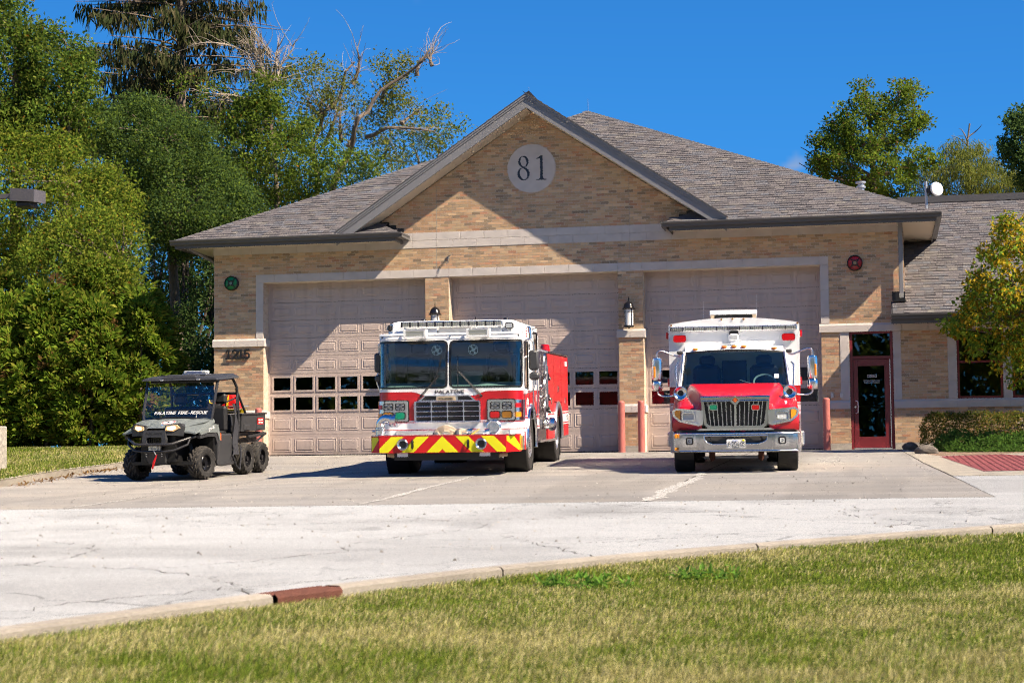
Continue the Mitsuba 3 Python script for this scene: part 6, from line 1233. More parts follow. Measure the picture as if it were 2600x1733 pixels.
C0 = [(-5.79, 9.96), (-5.84, 11.33), (-5.94, 12.07), (-5.66, 12.89), (-5.53, 13.18), (-5.23, 13.41), (-4.87, 13.74), (-4.72, 14.22), (-4.56, 14.70), (-4.21, 15.25)]
C1 = [(-5.53, 13.18), (-5.61, 13.58), (-5.58, 14.02)]
C2 = [(-5.15, 13.51), (-5.43, 14.26), (-5.63, 14.37)]
C3 = [(-5.53, 12.05), (-5.38, 12.39), (-5.03, 13.01), (-4.87, 13.44), (-4.77, 13.98)]
C4 = [(-4.78, 12.16), (-4.77, 13.00), (-4.82, 13.44)]
C5 = [(-4.31, 14.39), (-4.11, 14.83), (-4.01, 15.16), (-4.03, 15.66)]
C6 = [(-4.52, 12.00), (-4.45, 12.29), (-4.32, 12.92), (-4.12, 13.31)]
C7 = [(-5.53, 13.18), (-5.89, 13.49), (-6.14, 13.95)]
C8 = [(-5.14, 10.08), (-5.13, 10.35), (-4.53, 11.47), (-4.02, 12.32), (-3.82, 12.80), (-3.51, 13.18), (-3.26, 13.70), (-2.61, 14.25), (-1.91, 14.65), (-1.26, 15.06), (-1.08, 15.39)]
C9 = [(-3.97, 12.42), (-3.52, 12.54), (-3.01, 12.66), (-2.32, 12.68), (-1.72, 12.55), (-1.13, 12.47)]
C10 = [(-3.26, 13.70), (-3.16, 14.04), (-2.80, 14.41)]
C11 = [(-1.86, 14.70), (-1.80, 15.14), (-1.45, 15.55)]
C12 = [(-2.51, 12.88), (-2.26, 13.26), (-1.96, 13.49)]
C13 = [(-1.53, 11.14), (-1.53, 11.72), (-1.38, 12.20)]
C14 = [(-2.33, 10.93), (-2.22, 11.65), (-2.42, 12.15)]
C15 = [(-1.26, 15.06), (-1.35, 15.35), (-1.28, 15.64)]
CR_MAPLE = [(14.60, 14.66), (15.24, 14.72), (15.41, 14.38), (15.45, 14.05), (15.95, 13.98), (16.19, 14.62), (16.60, 14.60), (17.22, 14.38), (17.26, 14.09), (16.93, 13.55), (17.46, 13.06), (17.45, 12.87), (16.81, 12.53), (16.36, 12.27), (17.12, 12.00), (17.69, 11.74), (17.86, 11.36), (16.78, 11.09), (16.75, 9.83), (14.94, 9.91), (14.49, 10.20), (12.96, 11.07), (12.69, 11.50), (12.79, 11.78), (13.16, 12.19), (12.67, 12.63), (12.99, 12.71), (13.82, 12.58), (14.17, 12.19), (13.64, 12.87), (13.46, 12.93), (13.75, 13.67), (14.07, 13.79), (14.57, 13.72), (14.68, 14.23)]
M0 = [(15.30, 9.75), (15.28, 10.92), (15.22, 12.09), (15.16, 13.27), (15.04, 14.31)]
M1 = [(15.25, 11.62), (15.83, 12.76), (16.31, 13.91), (16.41, 14.37)]
M2 = [(15.29, 11.10), (16.24, 11.06), (16.79, 11.41)]
M3 = [(15.25, 11.39), (14.31, 11.99), (13.72, 12.40)]
M4 = [(15.28, 10.92), (13.51, 11.32), (12.97, 11.87), (12.43, 12.32)]
M5 = [(15.28, 10.68), (13.14, 11.15), (12.37, 11.61)]
CR_WILLOW = [(16.83, 11.37), (16.96, 12.42), (17.38, 12.83), (18.21, 13.01), (18.54, 13.94), (19.05, 13.92), (19.45, 13.69), (20.06, 13.77), (20.28, 12.81), (20.54, 12.90), (21.03, 12.51), (22.53, 12.39), (22.49, 10.93), (16.83, 11.16)]
W0 = [(19.48, 11.26), (19.42, 12.58), (19.40, 13.80), (19.52, 14.69)]
W1 = [(19.42, 12.58), (18.92, 13.03), (18.67, 13.20), (18.01, 13.23)]
W2 = [(19.40, 13.69), (19.05, 14.08), (18.70, 14.20)]
W3 = [(19.40, 13.90), (19.21, 14.34), (19.06, 14.56)]
W4 = [(19.46, 14.11), (19.87, 14.41), (20.03, 14.56)]
CR_EDGE = [(20.77, 13.85), (21.15, 14.02), (21.39, 13.96), (22.35, 13.77), (22.26, 10.76), (21.30, 10.80), (21.03, 11.49), (20.49, 12.30), (20.46, 12.69), (20.84, 12.96)]
CR_SMALL = [(18.06, 5.09), (18.53, 4.97), (19.67, 4.36), (19.81, 3.03), (19.41, 1.54), (18.23, 1.37), (18.05, 1.66), (17.78, 1.85), (17.89, 2.23), (17.23, 1.72), (17.09, 1.87), (17.43, 2.24), (16.88, 2.54), (16.75, 2.88), (17.22, 3.11), (17.32, 3.49), (17.47, 3.86), (17.76, 4.43)]
LEAF = 1.45
def leafmat(name, trans, rough=.55): scene[name] = {'type': 'principledthin', 'base_color': VC, 'roughness': rough, 'diff_trans': trans, 'spec_trans': 0.0, 'eta': 1.33}; return name
leafmat('m_leaf', .95); leafmat('m_needle', .35, .7); leafmat('m_blade', .6, .5)
mat('m_bark', vary((.16, .125, .095), 6, .8, 4), .95); mat('m_bark_dark', vary((.075, .06, .05), 6, .7, 4), .95); mat('m_bark_pale', vary((.30, .25, .20), 5, .6, 4), .9)
G1 = [(.058, .098, .014), (.080, .125, .020), (.105, .150, .024), (.045, .080, .016), (.14, .165, .03)]
G_YEL = [(.10, .150, .020), (.13, .178, .022), (.155, .188, .024), (.075, .125, .018), (.18, .19, .03)]
G_BLUE = [(.050, .088, .026), (.066, .110, .034), (.088, .130, .038), (.040, .072, .022)]
G_WILLOW = [(.12, .145, .032), (.15, .168, .036), (.095, .12, .028), (.18, .175, .04)]
G_THUJA = [(.10, .16, .018), (.135, .195, .022), (.17, .215, .026), (.075, .13, .016), (.18, .18, .03)]
G_SPRUCE = [(.036, .050, .020), (.048, .060, .024), (.060, .064, .028), (.070, .062, .034)]
def leaf_cloud(C, R, per, size, palette, r, aspect=.55, droop=0.0, up=.35, spread=.5, shell=.45, accent=None, acc=0.0, flat=False):
    """many small folded leaves about the cluster centres C (radii R): vertices, triangles, one colour per leaf"""
    C = np.asarray(C, float); R = np.broadcast_to(np.asarray(R, float), (len(C),)); n = len(C)*per; k = np.repeat(np.arange(len(C)), per)
    d = r.normal(size=(n, 3)); d /= np.linalg.norm(d, axis=1, keepdims=True); P = C[k]+d*(R[k]*r.random(n)**shell)[:, None]*np.array([1, 1, .85])
    a = r.normal(size=(n, 3))+.8*d+np.array([0, 0, -droop]); a /= np.linalg.norm(a, axis=1, keepdims=True)
    m = r.normal(size=(n, 3))+np.array([0, 0, up*3]); b = np.cross(a, m); b /= np.linalg.norm(b, axis=1, keepdims=True)+1e-9; nn = np.cross(b, a)
    L = size*(.65+.7*r.random(n)); Wd = L*aspect*.5
    v = np.stack([P, P+a*(L*.45)[:, None]+b*Wd[:, None]+nn*(Wd*.25)[:, None], P+a*L[:, None], P+a*(L*.45)[:, None]-b*Wd[:, None]+nn*(Wd*.25)[:, None]], 1).reshape(-1, 3)
    i = np.arange(n)*4; f = np.vstack([np.stack([i, i+1, i+2], 1), np.stack([i, i+2, i+3], 1)])
    pal = np.asarray(palette); tone = (.82+.36*r.random(len(C)))[k]
    c = pal[r.integers(0, len(pal), n)]*tone[:, None]*(.8+.4*r.random((n, 1)))*LEAF
    if accent is not None: s = r.random(n) < acc; c[s] = np.asarray(accent)[r.integers(0, len(accent), s.sum())]
    return v, f, np.repeat(c, 4, 0)
def crown_points(poly, Y, n, r, depth=2.4, k=1.5, front=.75, minz=-9):
    """points through the volume whose outline is the polygon (x, z); thick in the middle, thin at the rim"""
    poly = Polygon(poly).buffer(0) if not hasattr(poly, 'area') else poly
    import shapely
    x0, z0, x1, z1 = poly.bounds; out = []
    while len(out) < n:
        q = np.column_stack([r.uniform(x0, x1, n*2), r.uniform(z0, z1, n*2)]); pts = shapely.points(q); ok = shapely.contains(poly, pts); q, pts = q[ok], pts[ok]
        d = np.minimum(shapely.distance(poly.exterior, pts)*k+.25, depth); s = r.uniform(-1, 1, len(q)); s = np.sign(s)*np.abs(s)**.6
        out += [(a, Y+dd*t*(1 if t > 0 else front+.25), b) for (a, b), dd, t in zip(q, d, s)]
    return np.array(out[:n])
def limb(p, q, r0, r1, r, bend=.25, n=6):
    p, q = np.asarray(p, float), np.asarray(q, float); L = np.linalg.norm(q-p); m = (p+q)/2+r.normal(size=3)*L*bend*.35+np.array([0, 0, L*.08])
    t = np.linspace(0, 1, n)[:, None]; path = (1-t)**2*p+2*t*(1-t)*m+t*t*q; path[1:-1] += r.normal(size=(n-2, 3))*L*.012
    return tube(path, np.linspace(r0, r1, n), 6)
def tree(name, label, base, trunk, C, R, per, size, palette, seed, bark='m_bark', nlimb=30, tr=.22, group=None, category='tree', leaf='m_leaf', limbs=None, limb_r=.05, extra=None, **kw):
    """trunk: list of points from the foot up; C: cluster centres of the crown"""
    r = np.random.default_rng(seed); t = thing(name, label, category, group); trunk = np.asarray(trunk, float)
    put(t+'__trunk', tube(smoothpath(trunk, 4) if len(trunk) > 2 else trunk, np.linspace(tr, tr*.3, len(smoothpath(trunk, 4)) if len(trunk) > 2 else len(trunk)), 10), bark, 40)
    ms = []
    for q in C[r.choice(len(C), min(nlimb, len(C)), replace=False)]:
        cand = trunk[trunk[:, 2] < q[2]+.2]; cand = cand if len(cand) else trunk[:1]
        j = cand[np.argmin(np.linalg.norm((cand-q)*[1, 1, .6], axis=1))]; ms.append(limb(j, q, limb_r, .010, r))
    for l, r0, r1 in (limbs or []): ms.append(tube(smoothpath(l, 4), np.linspace(r0, r1, len(smoothpath(l, 4))), 7))
    if ms: put(t+'__limbs', cat(ms), bark, 40, kind='stuff')
    v, f, c = leaf_cloud(C, R, per, size, palette, r, **kw); put(t+'__crown', (v, f), leaf, color=c)
    return t
def line3(l, Y, r, s=.5):
    l = np.array(l); y = Y+np.r_[0, np.cumsum(r.normal(size=len(l)-1)*s*.4)]; return np.column_stack([l[:, 0], y, l[:, 1]])
r_ = np.random.default_rng(21)
ACC = [(.34, .15, .02), (.36, .24, .03), (.22, .09, .02)]
# left wood behind the arborvitae
PL = Polygon(CR_LEFT).buffer(0)
up_, lo_ = PL.intersection(sbox(-20, 9.2, 0, 16)), PL.intersection(sbox(-20, 3, 0, 9.6))
tree('broadleaf_tree', 'tall dense green tree filling the upper left corner of the view', None, [(-10.4, 6.5, 0), (-10.3, 6.5, 5), (-10.2, 6.3, 10), (-10.2, 6.3, 13)], crown_points(up_.intersection(sbox(-20, 0, -9.55, 20)), 6, 230, r_, 2.6), .55, 100, .125, G1, 31, nlimb=25, tr=.28, accent=ACC, acc=.006)
tree('broadleaf_tree', 'green tree with ragged top between the upper left corner tree and the spruce', None, [(-8.4, 6.8, 0), (-8.5, 6.8, 5), (-8.6, 6.6, 9), (-8.6, 6.4, 12)], crown_points(up_.intersection(sbox(-9.75, 0, 0, 20)), 6.4, 150, r_, 2.2), .5, 100, .125, G1, 32, nlimb=30, tr=.22, accent=ACC, acc=.008)
tree('broadleaf_tree', 'yellow green tree with a few orange leaves above the arborvitae hedge', None, [(-7.6, 5.0, 0), (-7.6, 5.0, 3), (-7.7, 4.6, 6), (-7.7, 4.6, 8)], crown_points(lo_, 4.6, 420, r_, 2.6), .5, 96, .115, G_YEL, 33, nlimb=45, tr=.2, accent=ACC, acc=.012)
tree('broadleaf_tree', 'leafy tree drooping over the hedge beside the dark undergrowth', None, [(-4.9, 3.0, .2), (-4.9, 3.0, 2.5), (-5.0, 2.8, 5)], crown_points([(-7.2, 6.6), (-5.6, 6.9), (-4.7, 6.4), (-4.4, 5.6), (-4.35, 4.4), (-4.6, 3.4), (-7.6, 3.6), (-8.4, 5.2)], 2.6, 260, r_, 1.6), .42, 90, .10, G_YEL, 34, nlimb=35, tr=.14, accent=ACC, acc=.015)
tree('round_tree', 'dense round topped tree with small leaves left of the station roof', None, [(-6.3, 9.5, 0), (-6.3, 9.5, 4), (-6.4, 9.2, 7), (-6.5, 9, 10)], crown_points(CR_ROUND, 9, 520, r_, 2.8, 1.7), .48, 120, .092, G_BLUE+G1[1:3], 35, nlimb=45, tr=.25, up=.2)
# shaded undergrowth with bare stems between hedge and wall
ur = np.random.default_rng(77)
ut = tree('broadleaf_tree', 'shaded undergrowth tree with bare dark stems between hedge and station wall', None, [(-7.4, 13, 0), (-7.3, 13, 4), (-7.2, 13, 8)], crown_points(Polygon(CR_UNDER).union(sbox(-10.5, 3, -6, 9)), 12.6, 420, ur, 1.8), .5, 56, .13, G_BLUE, 36, bark='m_bark_dark', nlimb=40, tr=.14)
for i in range(9):
    x = ur.uniform(-8.6, -5.6); y = ur.uniform(10.2, 12); put(ut+'__stem', tube(smoothpath([(x, y, 0), (x+ur.normal()*.2, y, 2.6), (x+ur.normal()*.45, y+.3, 5.5), (x+ur.normal()*.9, y+.5, 8.2)], 4), np.linspace(.075, .03, 13), 7), 'm_bark_dark', 40)
for i in range(22):
    p = np.array([ur.uniform(-8.2, -5.4), ur.uniform(8.8, 10.6), ur.uniform(2.6, 6.4)]); put(ut+'__twig', limb(p, p+[ur.normal()*.8, ur.normal()*.4, ur.uniform(-.5, .9)], .018, .005, ur, .7), 'm_bark_pale', 40)
tree('broadleaf_tree', 'dark shaded bush with glossy leaves beside the left wall of the station', None, [(-4.2, 7.2, 0), (-4.2, 7.2, 2), (-4.2, 7.2, 4)], crown_points([(-5.4, .3), (-5.5, 3), (-5.0, 5.0), (-4.0, 6.4), (-3.2, 6.8), (-2.6, 5.6), (-2.6, .3)], 7.2, 240, ur, 1.0), .42, 70, .115, G_BLUE, 37, bark='m_bark_dark', nlimb=40, tr=.08)
tree('broadleaf_tree', 'deep shaded bushes low behind the arborvitae hedge', None, [(-8.5, 4.5, 0), (-8.5, 4.5, 1.5), (-8.5, 4.5, 3)], crown_points([(-14, -.4), (-3.2, -.4), (-3.4, 2.6), (-5, 3.6), (-14, 3.6)], 4.4, 420, ur, 1.2), .5, 50, .15, G_BLUE, 38, bark='m_bark_dark', nlimb=20, tr=.08)
# arborvitae
def thuja(x, y, h, w, seed, label):
    r = np.random.default_rng(seed); t = thing('arborvitae', label, 'evergreen shrub', 'arborvitae hedge at the left'); z0 = float(lawnL(x, y))
    put(t+'__trunk', cy((x, y, z0-.1), (x, y, z0+h*.8), .07, .02, 8), 'm_bark', 40)
    w = w*1.22; nc = int(95*h*w); tc = r.random(nc)**1.05; ac = r.random(nc)*2*math.pi; lump = 1+.16*np.sin(ac*3+seed)+.12*np.sin(ac*5+tc*11+seed*2)
    prof = np.clip(1.02-np.abs(tc-.28)**2.4*1.75, .08, 1)*np.clip(.72+tc*3, 0, 1); rc = w*prof*lump*(.55+.45*r.random(nc)**.4)
    CC = np.column_stack([x+rc*np.cos(ac), y+rc*np.sin(ac), z0+.15+tc*h*(.95+.06*np.sin(ac*4+seed))]); per = 34; k = np.repeat(np.arange(nc), per); n = nc*per
    oc = np.column_stack([np.cos(ac), np.sin(ac), np.full(nc, .35)])+r.normal(size=(nc, 3))*.3; oc /= np.linalg.norm(oc, axis=1, keepdims=True)
    d = r.normal(size=(n, 3)); d /= np.linalg.norm(d, axis=1, keepdims=True); out = oc[k]*.9+d*.75+np.array([0, 0, .15]); out /= np.linalg.norm(out, axis=1, keepdims=True)
    P = CC[k]+d*(.15*r.random(n)**.5)[:, None]; tang = r.normal(size=(n, 3)); b = np.cross(out, tang); b /= np.linalg.norm(b, axis=1, keepdims=True)
    L = (.13+.13*r.random(n)); Wd = L*.19
    v = np.stack([P, P+out*(L*.5)[:, None]+b*Wd[:, None], P+out*L[:, None]+np.array([0, 0, -.02]), P+out*(L*.5)[:, None]-b*Wd[:, None]], 1).reshape(-1, 3); i = np.arange(n)*4
    pal = np.array(G_THUJA); c = pal[r.integers(0, len(pal), n)]*(.8+.4*r.random((n, 1)))*(.8+.4*r.random(nc))[k][:, None]*LEAF
    br = (r.random(nc) < .03)[k]; c[br] = (.22, .13, .05)
    put(t+'__foliage', (v, np.vstack([np.stack([i, i+1, i+2], 1), np.stack([i, i+2, i+3], 1)])), 'm_leaf', color=np.repeat(c, 4, 0))
def lawnL(X, Y): return gz(X, Y)+.125+.15*sstep(-8, -1, Y)*sstep(-1.6, -3.2, X)
for x, y, h, w, s, lab in ((-8.6, 1.6, 4.7, 1.15, 1, 'bright green arborvitae at the far left end of the hedge'), (-7.35, .5, 3.9, 1.0, 2, 'second arborvitae from the left end of the hedge'), (-6.0, .1, 4.2, 1.0, 3, 'lush arborvitae in the middle of the hedge'), (-4.7, .0, 3.7, .95, 4, 'arborvitae in the hedge behind the utility vehicle, second from its right end'), (-3.55, .5, 4.0, .85, 5, 'arborvitae at the right end of the hedge by the dark undergrowth'), (-5.6, 2.2, 5.2, 1.1, 6, 'taller arborvitae in the back row of the hedge')): thuja(x, y, h, w, s, lab)
# lawn at the left
leftp = Polygon(list(map(tuple, offset(lk2, .165)))+[(-1.75, -.6), (-1.75, 1), (-40, 3), (-40, -26)]).buffer(0)
for q in polys(leftp)[:1]: pass
LFT = Polygon([tuple(p) for p in offset(LK, -.17)]+[(-40, -26), (-40, 4), (-1.5, 4), (-1.5, -1)]).buffer(0)
put('left_lawn', drape(LFT, 0, .6, lawnL), 'm_turf', True, kind='structure', label='strip of lawn between the left kerb and the hedge') if False else None
def turf(p, n, uv):
    g = fbm(p.x*1.3, p.y*1.3, 5., octaves=3); return mix((.10, .115, .027), (.19, .17, .06), smoothstep(.35, .65, g))*(.6+.8*noise(p.x*90, p.y*90, 1.))
mat('m_turf', lvl(turf), .95)
LL = put('side_lawn', drape(LFT, 0, .6, lawnL), 'm_turf', True, kind='structure', label='strip of lawn between the left kerb and the hedge')
put(LL+'__mulch', drape(Polygon([(-9.5, 2.5), (-9.5, -.9), (-6, -1.1), (-3.2, -.9), (-1.9, -1.5), (-1.6, -1.2), (-1.6, 2.5)]).intersection(LFT), .012, .5, lawnL), 'm_mulch', True)
FL = put('front_lawn', drape(lawn_poly.intersection(sbox(0, -60, 40, -18)), 0, .5, lawn_z), 'm_turf', True, kind='structure', label='lawn of mixed green and straw grass in front of the road')
def blades(X, Y, zf, r, h0, w0, lean, dry):
    n = len(X); Z = zf(X, Y)-.004; h = h0*(.5+.8*r.random(n)); ang = r.random(n)*2*math.pi; ld = np.column_stack([np.cos(ang), np.sin(ang)])*(.35+.3*r.random(n))[:, None]+np.array(lean)
    w = w0*(.7+.6*r.random(n)); s = np.column_stack([np.cos(ang+1.57), np.sin(ang+1.57), 0*ang]); P = np.column_stack([X, Y, Z])
    mid = P+np.column_stack([ld*(h*.38)[:, None], h*.62]); tip = P+np.column_stack([ld*h[:, None]*1.0, h*(1-.25*np.linalg.norm(ld, axis=1))])
    v = np.stack([P-s*w[:, None], P+s*w[:, None], mid+s*(w*.8)[:, None], mid-s*(w*.8)[:, None], tip], 1).reshape(-1, 3); i = np.arange(n)*5
    f = np.vstack([np.stack([i, i+1, i+2], 1), np.stack([i, i+2, i+3], 1), np.stack([i+3, i+2, i+4], 1)])
    Q = np.column_stack([X, Y, 0*X]); pn = meshkit.fbm(Q*[.75, .95, 1], 4, 11)*.55+meshkit.fbm(Q*[2.6, 3.0, 1], 3, 5)*.45; dr_ = r.random(n) < np.clip(dry+(pn-.5)*2.7, .10, .93)
    grn = np.array([(.17, .26, .032), (.22, .31, .04), (.30, .34, .06), (.14, .22, .034)])[r.integers(0, 4, n)]; st = np.array([(.62, .56, .26), (.52, .47, .19), (.68, .62, .33), (.44, .43, .13)])[r.integers(0, 4, n)]
    c = np.where(dr_[:, None], st, grn)*(.75+.5*r.random((n, 1)))*.72; return (v, f), np.repeat(c, 5, 0)
gr_ = np.random.default_rng(8)
EX, EYY = EYE[0], EYE[1]
def sample_lawn(n, d0, d1):
    import shapely
    t = np.sqrt(gr_.uniform(d0**2, d1**2, n)); a = gr_.uniform(-.33, .33, n)-.2064; x, y = EX+t*np.sin(a), EYY+t*np.cos(a)
    ok = shapely.contains(lawn_poly, shapely.points(np.column_stack([x, y]))); return x[ok], y[ok]
xs_, ys_, hs_ = [], [], []
ms_, cs_ = [], []
for n, d0, d1, h, w in ((110000, 5.6, 8, .056, .0017), (160000, 8, 11, .054, .0022), (160000, 11, 15, .052, .0032), (90000, 15, 21, .05, .0045)):
    x, y = sample_lawn(n, d0, d1); m, c = blades(x, y, lawn_z, gr_, h, w, (.36, .10), .47); ms_.append(m); cs_.append(c)
put('grass', cat(ms_), 'm_blade', color=np.vstack(cs_), kind='stuff', label='unmown blades of green and straw coloured grass on the front lawn', cat='grass')
import shapely
q = np.column_stack([gr_.uniform(-9, -.2, 60000), gr_.uniform(-14, -.6, 60000)]); q = q[shapely.contains(LFT, shapely.points(q))]
m, c = blades(q[:, 0], q[:, 1], lawnL, gr_, .07, .006, (.2, 0), .33); put('grass', m, 'm_blade', color=c, kind='stuff', label='short green grass on the strip beside the hedge', cat='grass')
# broad-leaved weeds in the front lawn
def weeds(x, y, n, rad, label, seed):
    r = np.random.default_rng(seed); a = r.random(n)*2*math.pi; d = rad*np.sqrt(r.random(n)); X, Y = x+d*np.cos(a)*1.5, y+d*np.sin(a)*.8; C = np.column_stack([X, Y, lawn_z(X, Y)+.035+.045*r.random(n)**2])
    v, f, c = leaf_cloud(C, .035, 6, .062, [(.10, .20, .03), (.13, .24, .035), (.08, .16, .03)], r, aspect=.30, up=.9); k = put(thing('weed_clump', label, 'weeds')+'__leaves', (v, f), 'm_leaf', color=c)
weeds(13.62, -32.0, 46, .20, 'bright green weeds in the lawn near the kerb, left clump', 1); weeds(14.32, -31.5, 30, .14, 'bright green weeds in the lawn near the kerb, right taller clump', 2)
# spruce behind
sr = np.random.default_rng(40); SPR = thing('spruce_tree', 'tall dark spruce with drooping branchlets behind the left trees', 'tree'); sx_, sy_ = -12.25, 24.0
put(SPR+'__trunk', cy((sx_, sy_, 0), (sx_+.1, sy_, 24), .34, .12, 10), 'm_bark', 40)
bm_, P_, A_ = [], [], []
for z in np.arange(10.5, 23.5, .42):
    for k in range(5):
        a = sr.random()*2*math.pi; L = (5.6-.19*(z-10))*(.7+.4*sr.random()); pth = np.array([(sx_+math.cos(a)*L*t, sy_+math.sin(a)*L*t, z+.55*t-1.2*t*t+.5*t**3) for t in np.linspace(0, 1, 7)]); bm_.append(tube(pth, np.linspace(.05, .012, 7), 5))
        if sr.random() < .12: continue
        n = int(46*L); t = sr.random(n)**.7; i = t*6; j = np.clip(i.astype(int), 0, 5); b = pth[j]+(pth[j+1]-pth[j])*(i-j)[:, None]; sd = sr.normal(size=n)*.34*(1-.35*t)*np.minimum(1, t*4)
        b = b+np.column_stack([-math.sin(a)*sd, math.cos(a)*sd, -np.abs(sd)*.25-.55*sr.random(n)**2]); P_.append(b)
P_ = np.vstack(P_); n = len(P_); d = np.column_stack([sr.normal(size=n)*.28, sr.normal(size=n)*.28, -np.ones(n)]); d /= np.linalg.norm(d, axis=1, keepdims=True); b = np.cross(d, sr.normal(size=(n, 3))); b /= np.linalg.norm(b, axis=1, keepdims=True); L = .25+.40*sr.random(n); Wd = .030+.028*sr.random(n)
v = np.stack([P_-b*Wd[:, None]*.5, P_+d*(L*.4)[:, None]+b*Wd[:, None], P_+d*L[:, None], P_+d*(L*.4)[:, None]-b*Wd[:, None]], 1).reshape(-1, 3); i = np.arange(n)*4; c = np.array(G_SPRUCE)[sr.integers(0, 4, n)]*(.75+.6*sr.random((n, 1)))
put(SPR+'__branches', cat(bm_), 'm_bark', kind='stuff'); put(SPR+'__needles', (v, np.vstack([np.stack([i, i+1, i+2], 1), np.stack([i, i+2, i+3], 1)])), 'm_needle', color=np.repeat(c, 4, 0))
# half-bare tree and the open cottonwoods behind the roof
br_ = np.random.default_rng(50)
def twigs(lines, Y, r, n, L=.5):
    out = []
    for l in lines:
        for _ in range(n):
            k = r.integers(0, len(l)-1); p = l[k]+(l[k+1]-l[k])*r.random(); d = (l[k+1]-l[k]); d = d/np.linalg.norm(d)+r.normal(size=3)*.6; out.append((limb(p, p+d*L*(.4+r.random()), .014, .004, r, .5)))
    return out
BT = thing('half_bare_tree', 'half bare tree with dead grey branches between spruce and cottonwoods', 'tree'); bt = line3(BARE, 17, br_, .1); bt = np.vstack([(-5.6, 17, 0), (-5.65, 17, 6), bt])
put(BT+'__trunk', tube(smoothpath(bt, 3), np.linspace(.20, .035, len(smoothpath(bt, 3))), 8), 'm_bark', 40)
bl = [line3(l, 17, br_, .5) for l in (B0, B1, B2, B3, B4, B5, B6, B7)]
put(BT+'__limbs', cat([tube(smoothpath(l, 4), np.linspace(.055, .014, len(smoothpath(l, 4))), 6) for l in bl]), 'm_bark_pale', 40, kind='stuff'); put(BT+'__twigs', cat(twigs(bl+[bt[4:]], 17, br_, 26, .6)), 'm_bark_pale', kind='stuff')
C = np.vstack([crown_points(FE, 17, 300, br_, 2.2, 1.4), crown_points([(-6.6, 13.4), (-6.2, 13.9), (-5.5, 13.7), (-5.2, 13.0), (-6.5, 12.4), (-7.4, 12.9)], 17, 34, br_, 1.0), br_.normal(size=(40, 3))*[.9, .5, .8]+[-7.6, 17, 12.6]])
v, f, c = leaf_cloud(C, .42, 48, .125, G1+G_YEL[:2], br_, accent=ACC, acc=.01); put(BT+'__crown', (v, f), 'm_leaf', color=c)
CT = thing('cottonwood', 'open cottonwood with leaning trunks and pale dead tips behind the roof', 'tree'); cl_ = [line3(l, 22, br_, .7) for l in (C0, C1, C2, C3, C4, C5, C6, C7)]
cl2 = [line3(l, 22.5, br_, .7) for l in (C8, C9, C10, C11, C12, C15)]
def ctree(key, main, rest, foot, r0):
    m = np.vstack([foot, main]); put(key+'__trunk', tube(smoothpath(m, 3), np.linspace(r0, .035, len(smoothpath(m, 3))), 8), 'm_bark', 40)
    put(key+'__limbs', cat([tube(smoothpath(l, 4), np.linspace(.085, .022, len(smoothpath(l, 4))), 7) for l in rest]), 'm_bark', 40, kind='stuff')
ctree(CT, cl_[0], cl_[1:], [(-5.6, 22, 0), (-5.7, 22, 5)], .26); put(CT+'__twigs', cat(twigs(cl_, 22, br_, 22, .7)), 'm_bark_pale', kind='stuff')
C = np.vstack([crown_points(FA, 22, 105, br_, 1.6, 1.2), crown_points(FE, 22, 60, br_, 1.5), crown_points([(-7.2, 14.6), (-6.2, 13.8), (-4.0, 13.9), (-3.7, 12.8), (-4.6, 12.2), (-6.0, 12.6), (-7.2, 13.2)], 22, 60, br_, 1.3)]); v, f, c = leaf_cloud(C, .50, 24, .12, G_WILLOW, br_, shell=.75); put(CT+'__crown', (v, f), 'm_leaf', color=c)
CT2 = thing('cottonwood', 'cottonwood leaning right with long bare limb tips above the roof', 'tree'); ctree(CT2, cl2[0], cl2[1:], [(-5.2, 22.5, 0), (-5.2, 22.5, 5)], .26); put(CT2+'__twigs', cat(twigs(cl2, 22.5, br_, 22, .6)), 'm_bark_pale', kind='stuff')
C = np.vstack([crown_points(FB, 22.5, 44, br_, 1.1, 1.2), crown_points(FC, 22.5, 66, br_, 1.4, 1.2), crown_points([(-3.4, 14.4), (-2.5, 14.4), (-2.6, 13.9), (-3.4, 13.8)], 22.5, 14, br_, .8), crown_points([(-4.4, 12.9), (-3.2, 12.9), (-2.4, 11.6), (-2.3, 10.8), (-3.6, 9.8), (-4.6, 10.4)], 22.5, 60, br_, 1.2)]); v, f, c = leaf_cloud(C, .50, 24, .12, G_WILLOW, br_, shell=.75); put(CT2+'__crown', (v, f), 'm_leaf', color=c)
cl3 = [line3(l, 24, br_, .4) for l in (C13, C14)]; CT3 = thing('cottonwood', 'small airy tree just left of the gable above the roof slope', 'tree'); ctree(CT3, cl3[0], cl3[1:], [(-1.7, 24, 0), (-1.6, 24, 5)], .14)
C = crown_points(FD, 24, 120, br_, 1.5, 1.2); v, f, c = leaf_cloud(C, .46, 26, .12, G_WILLOW+G1[1:3], br_, shell=.75); put(CT3+'__crown', (v, f), 'm_leaf', color=c)
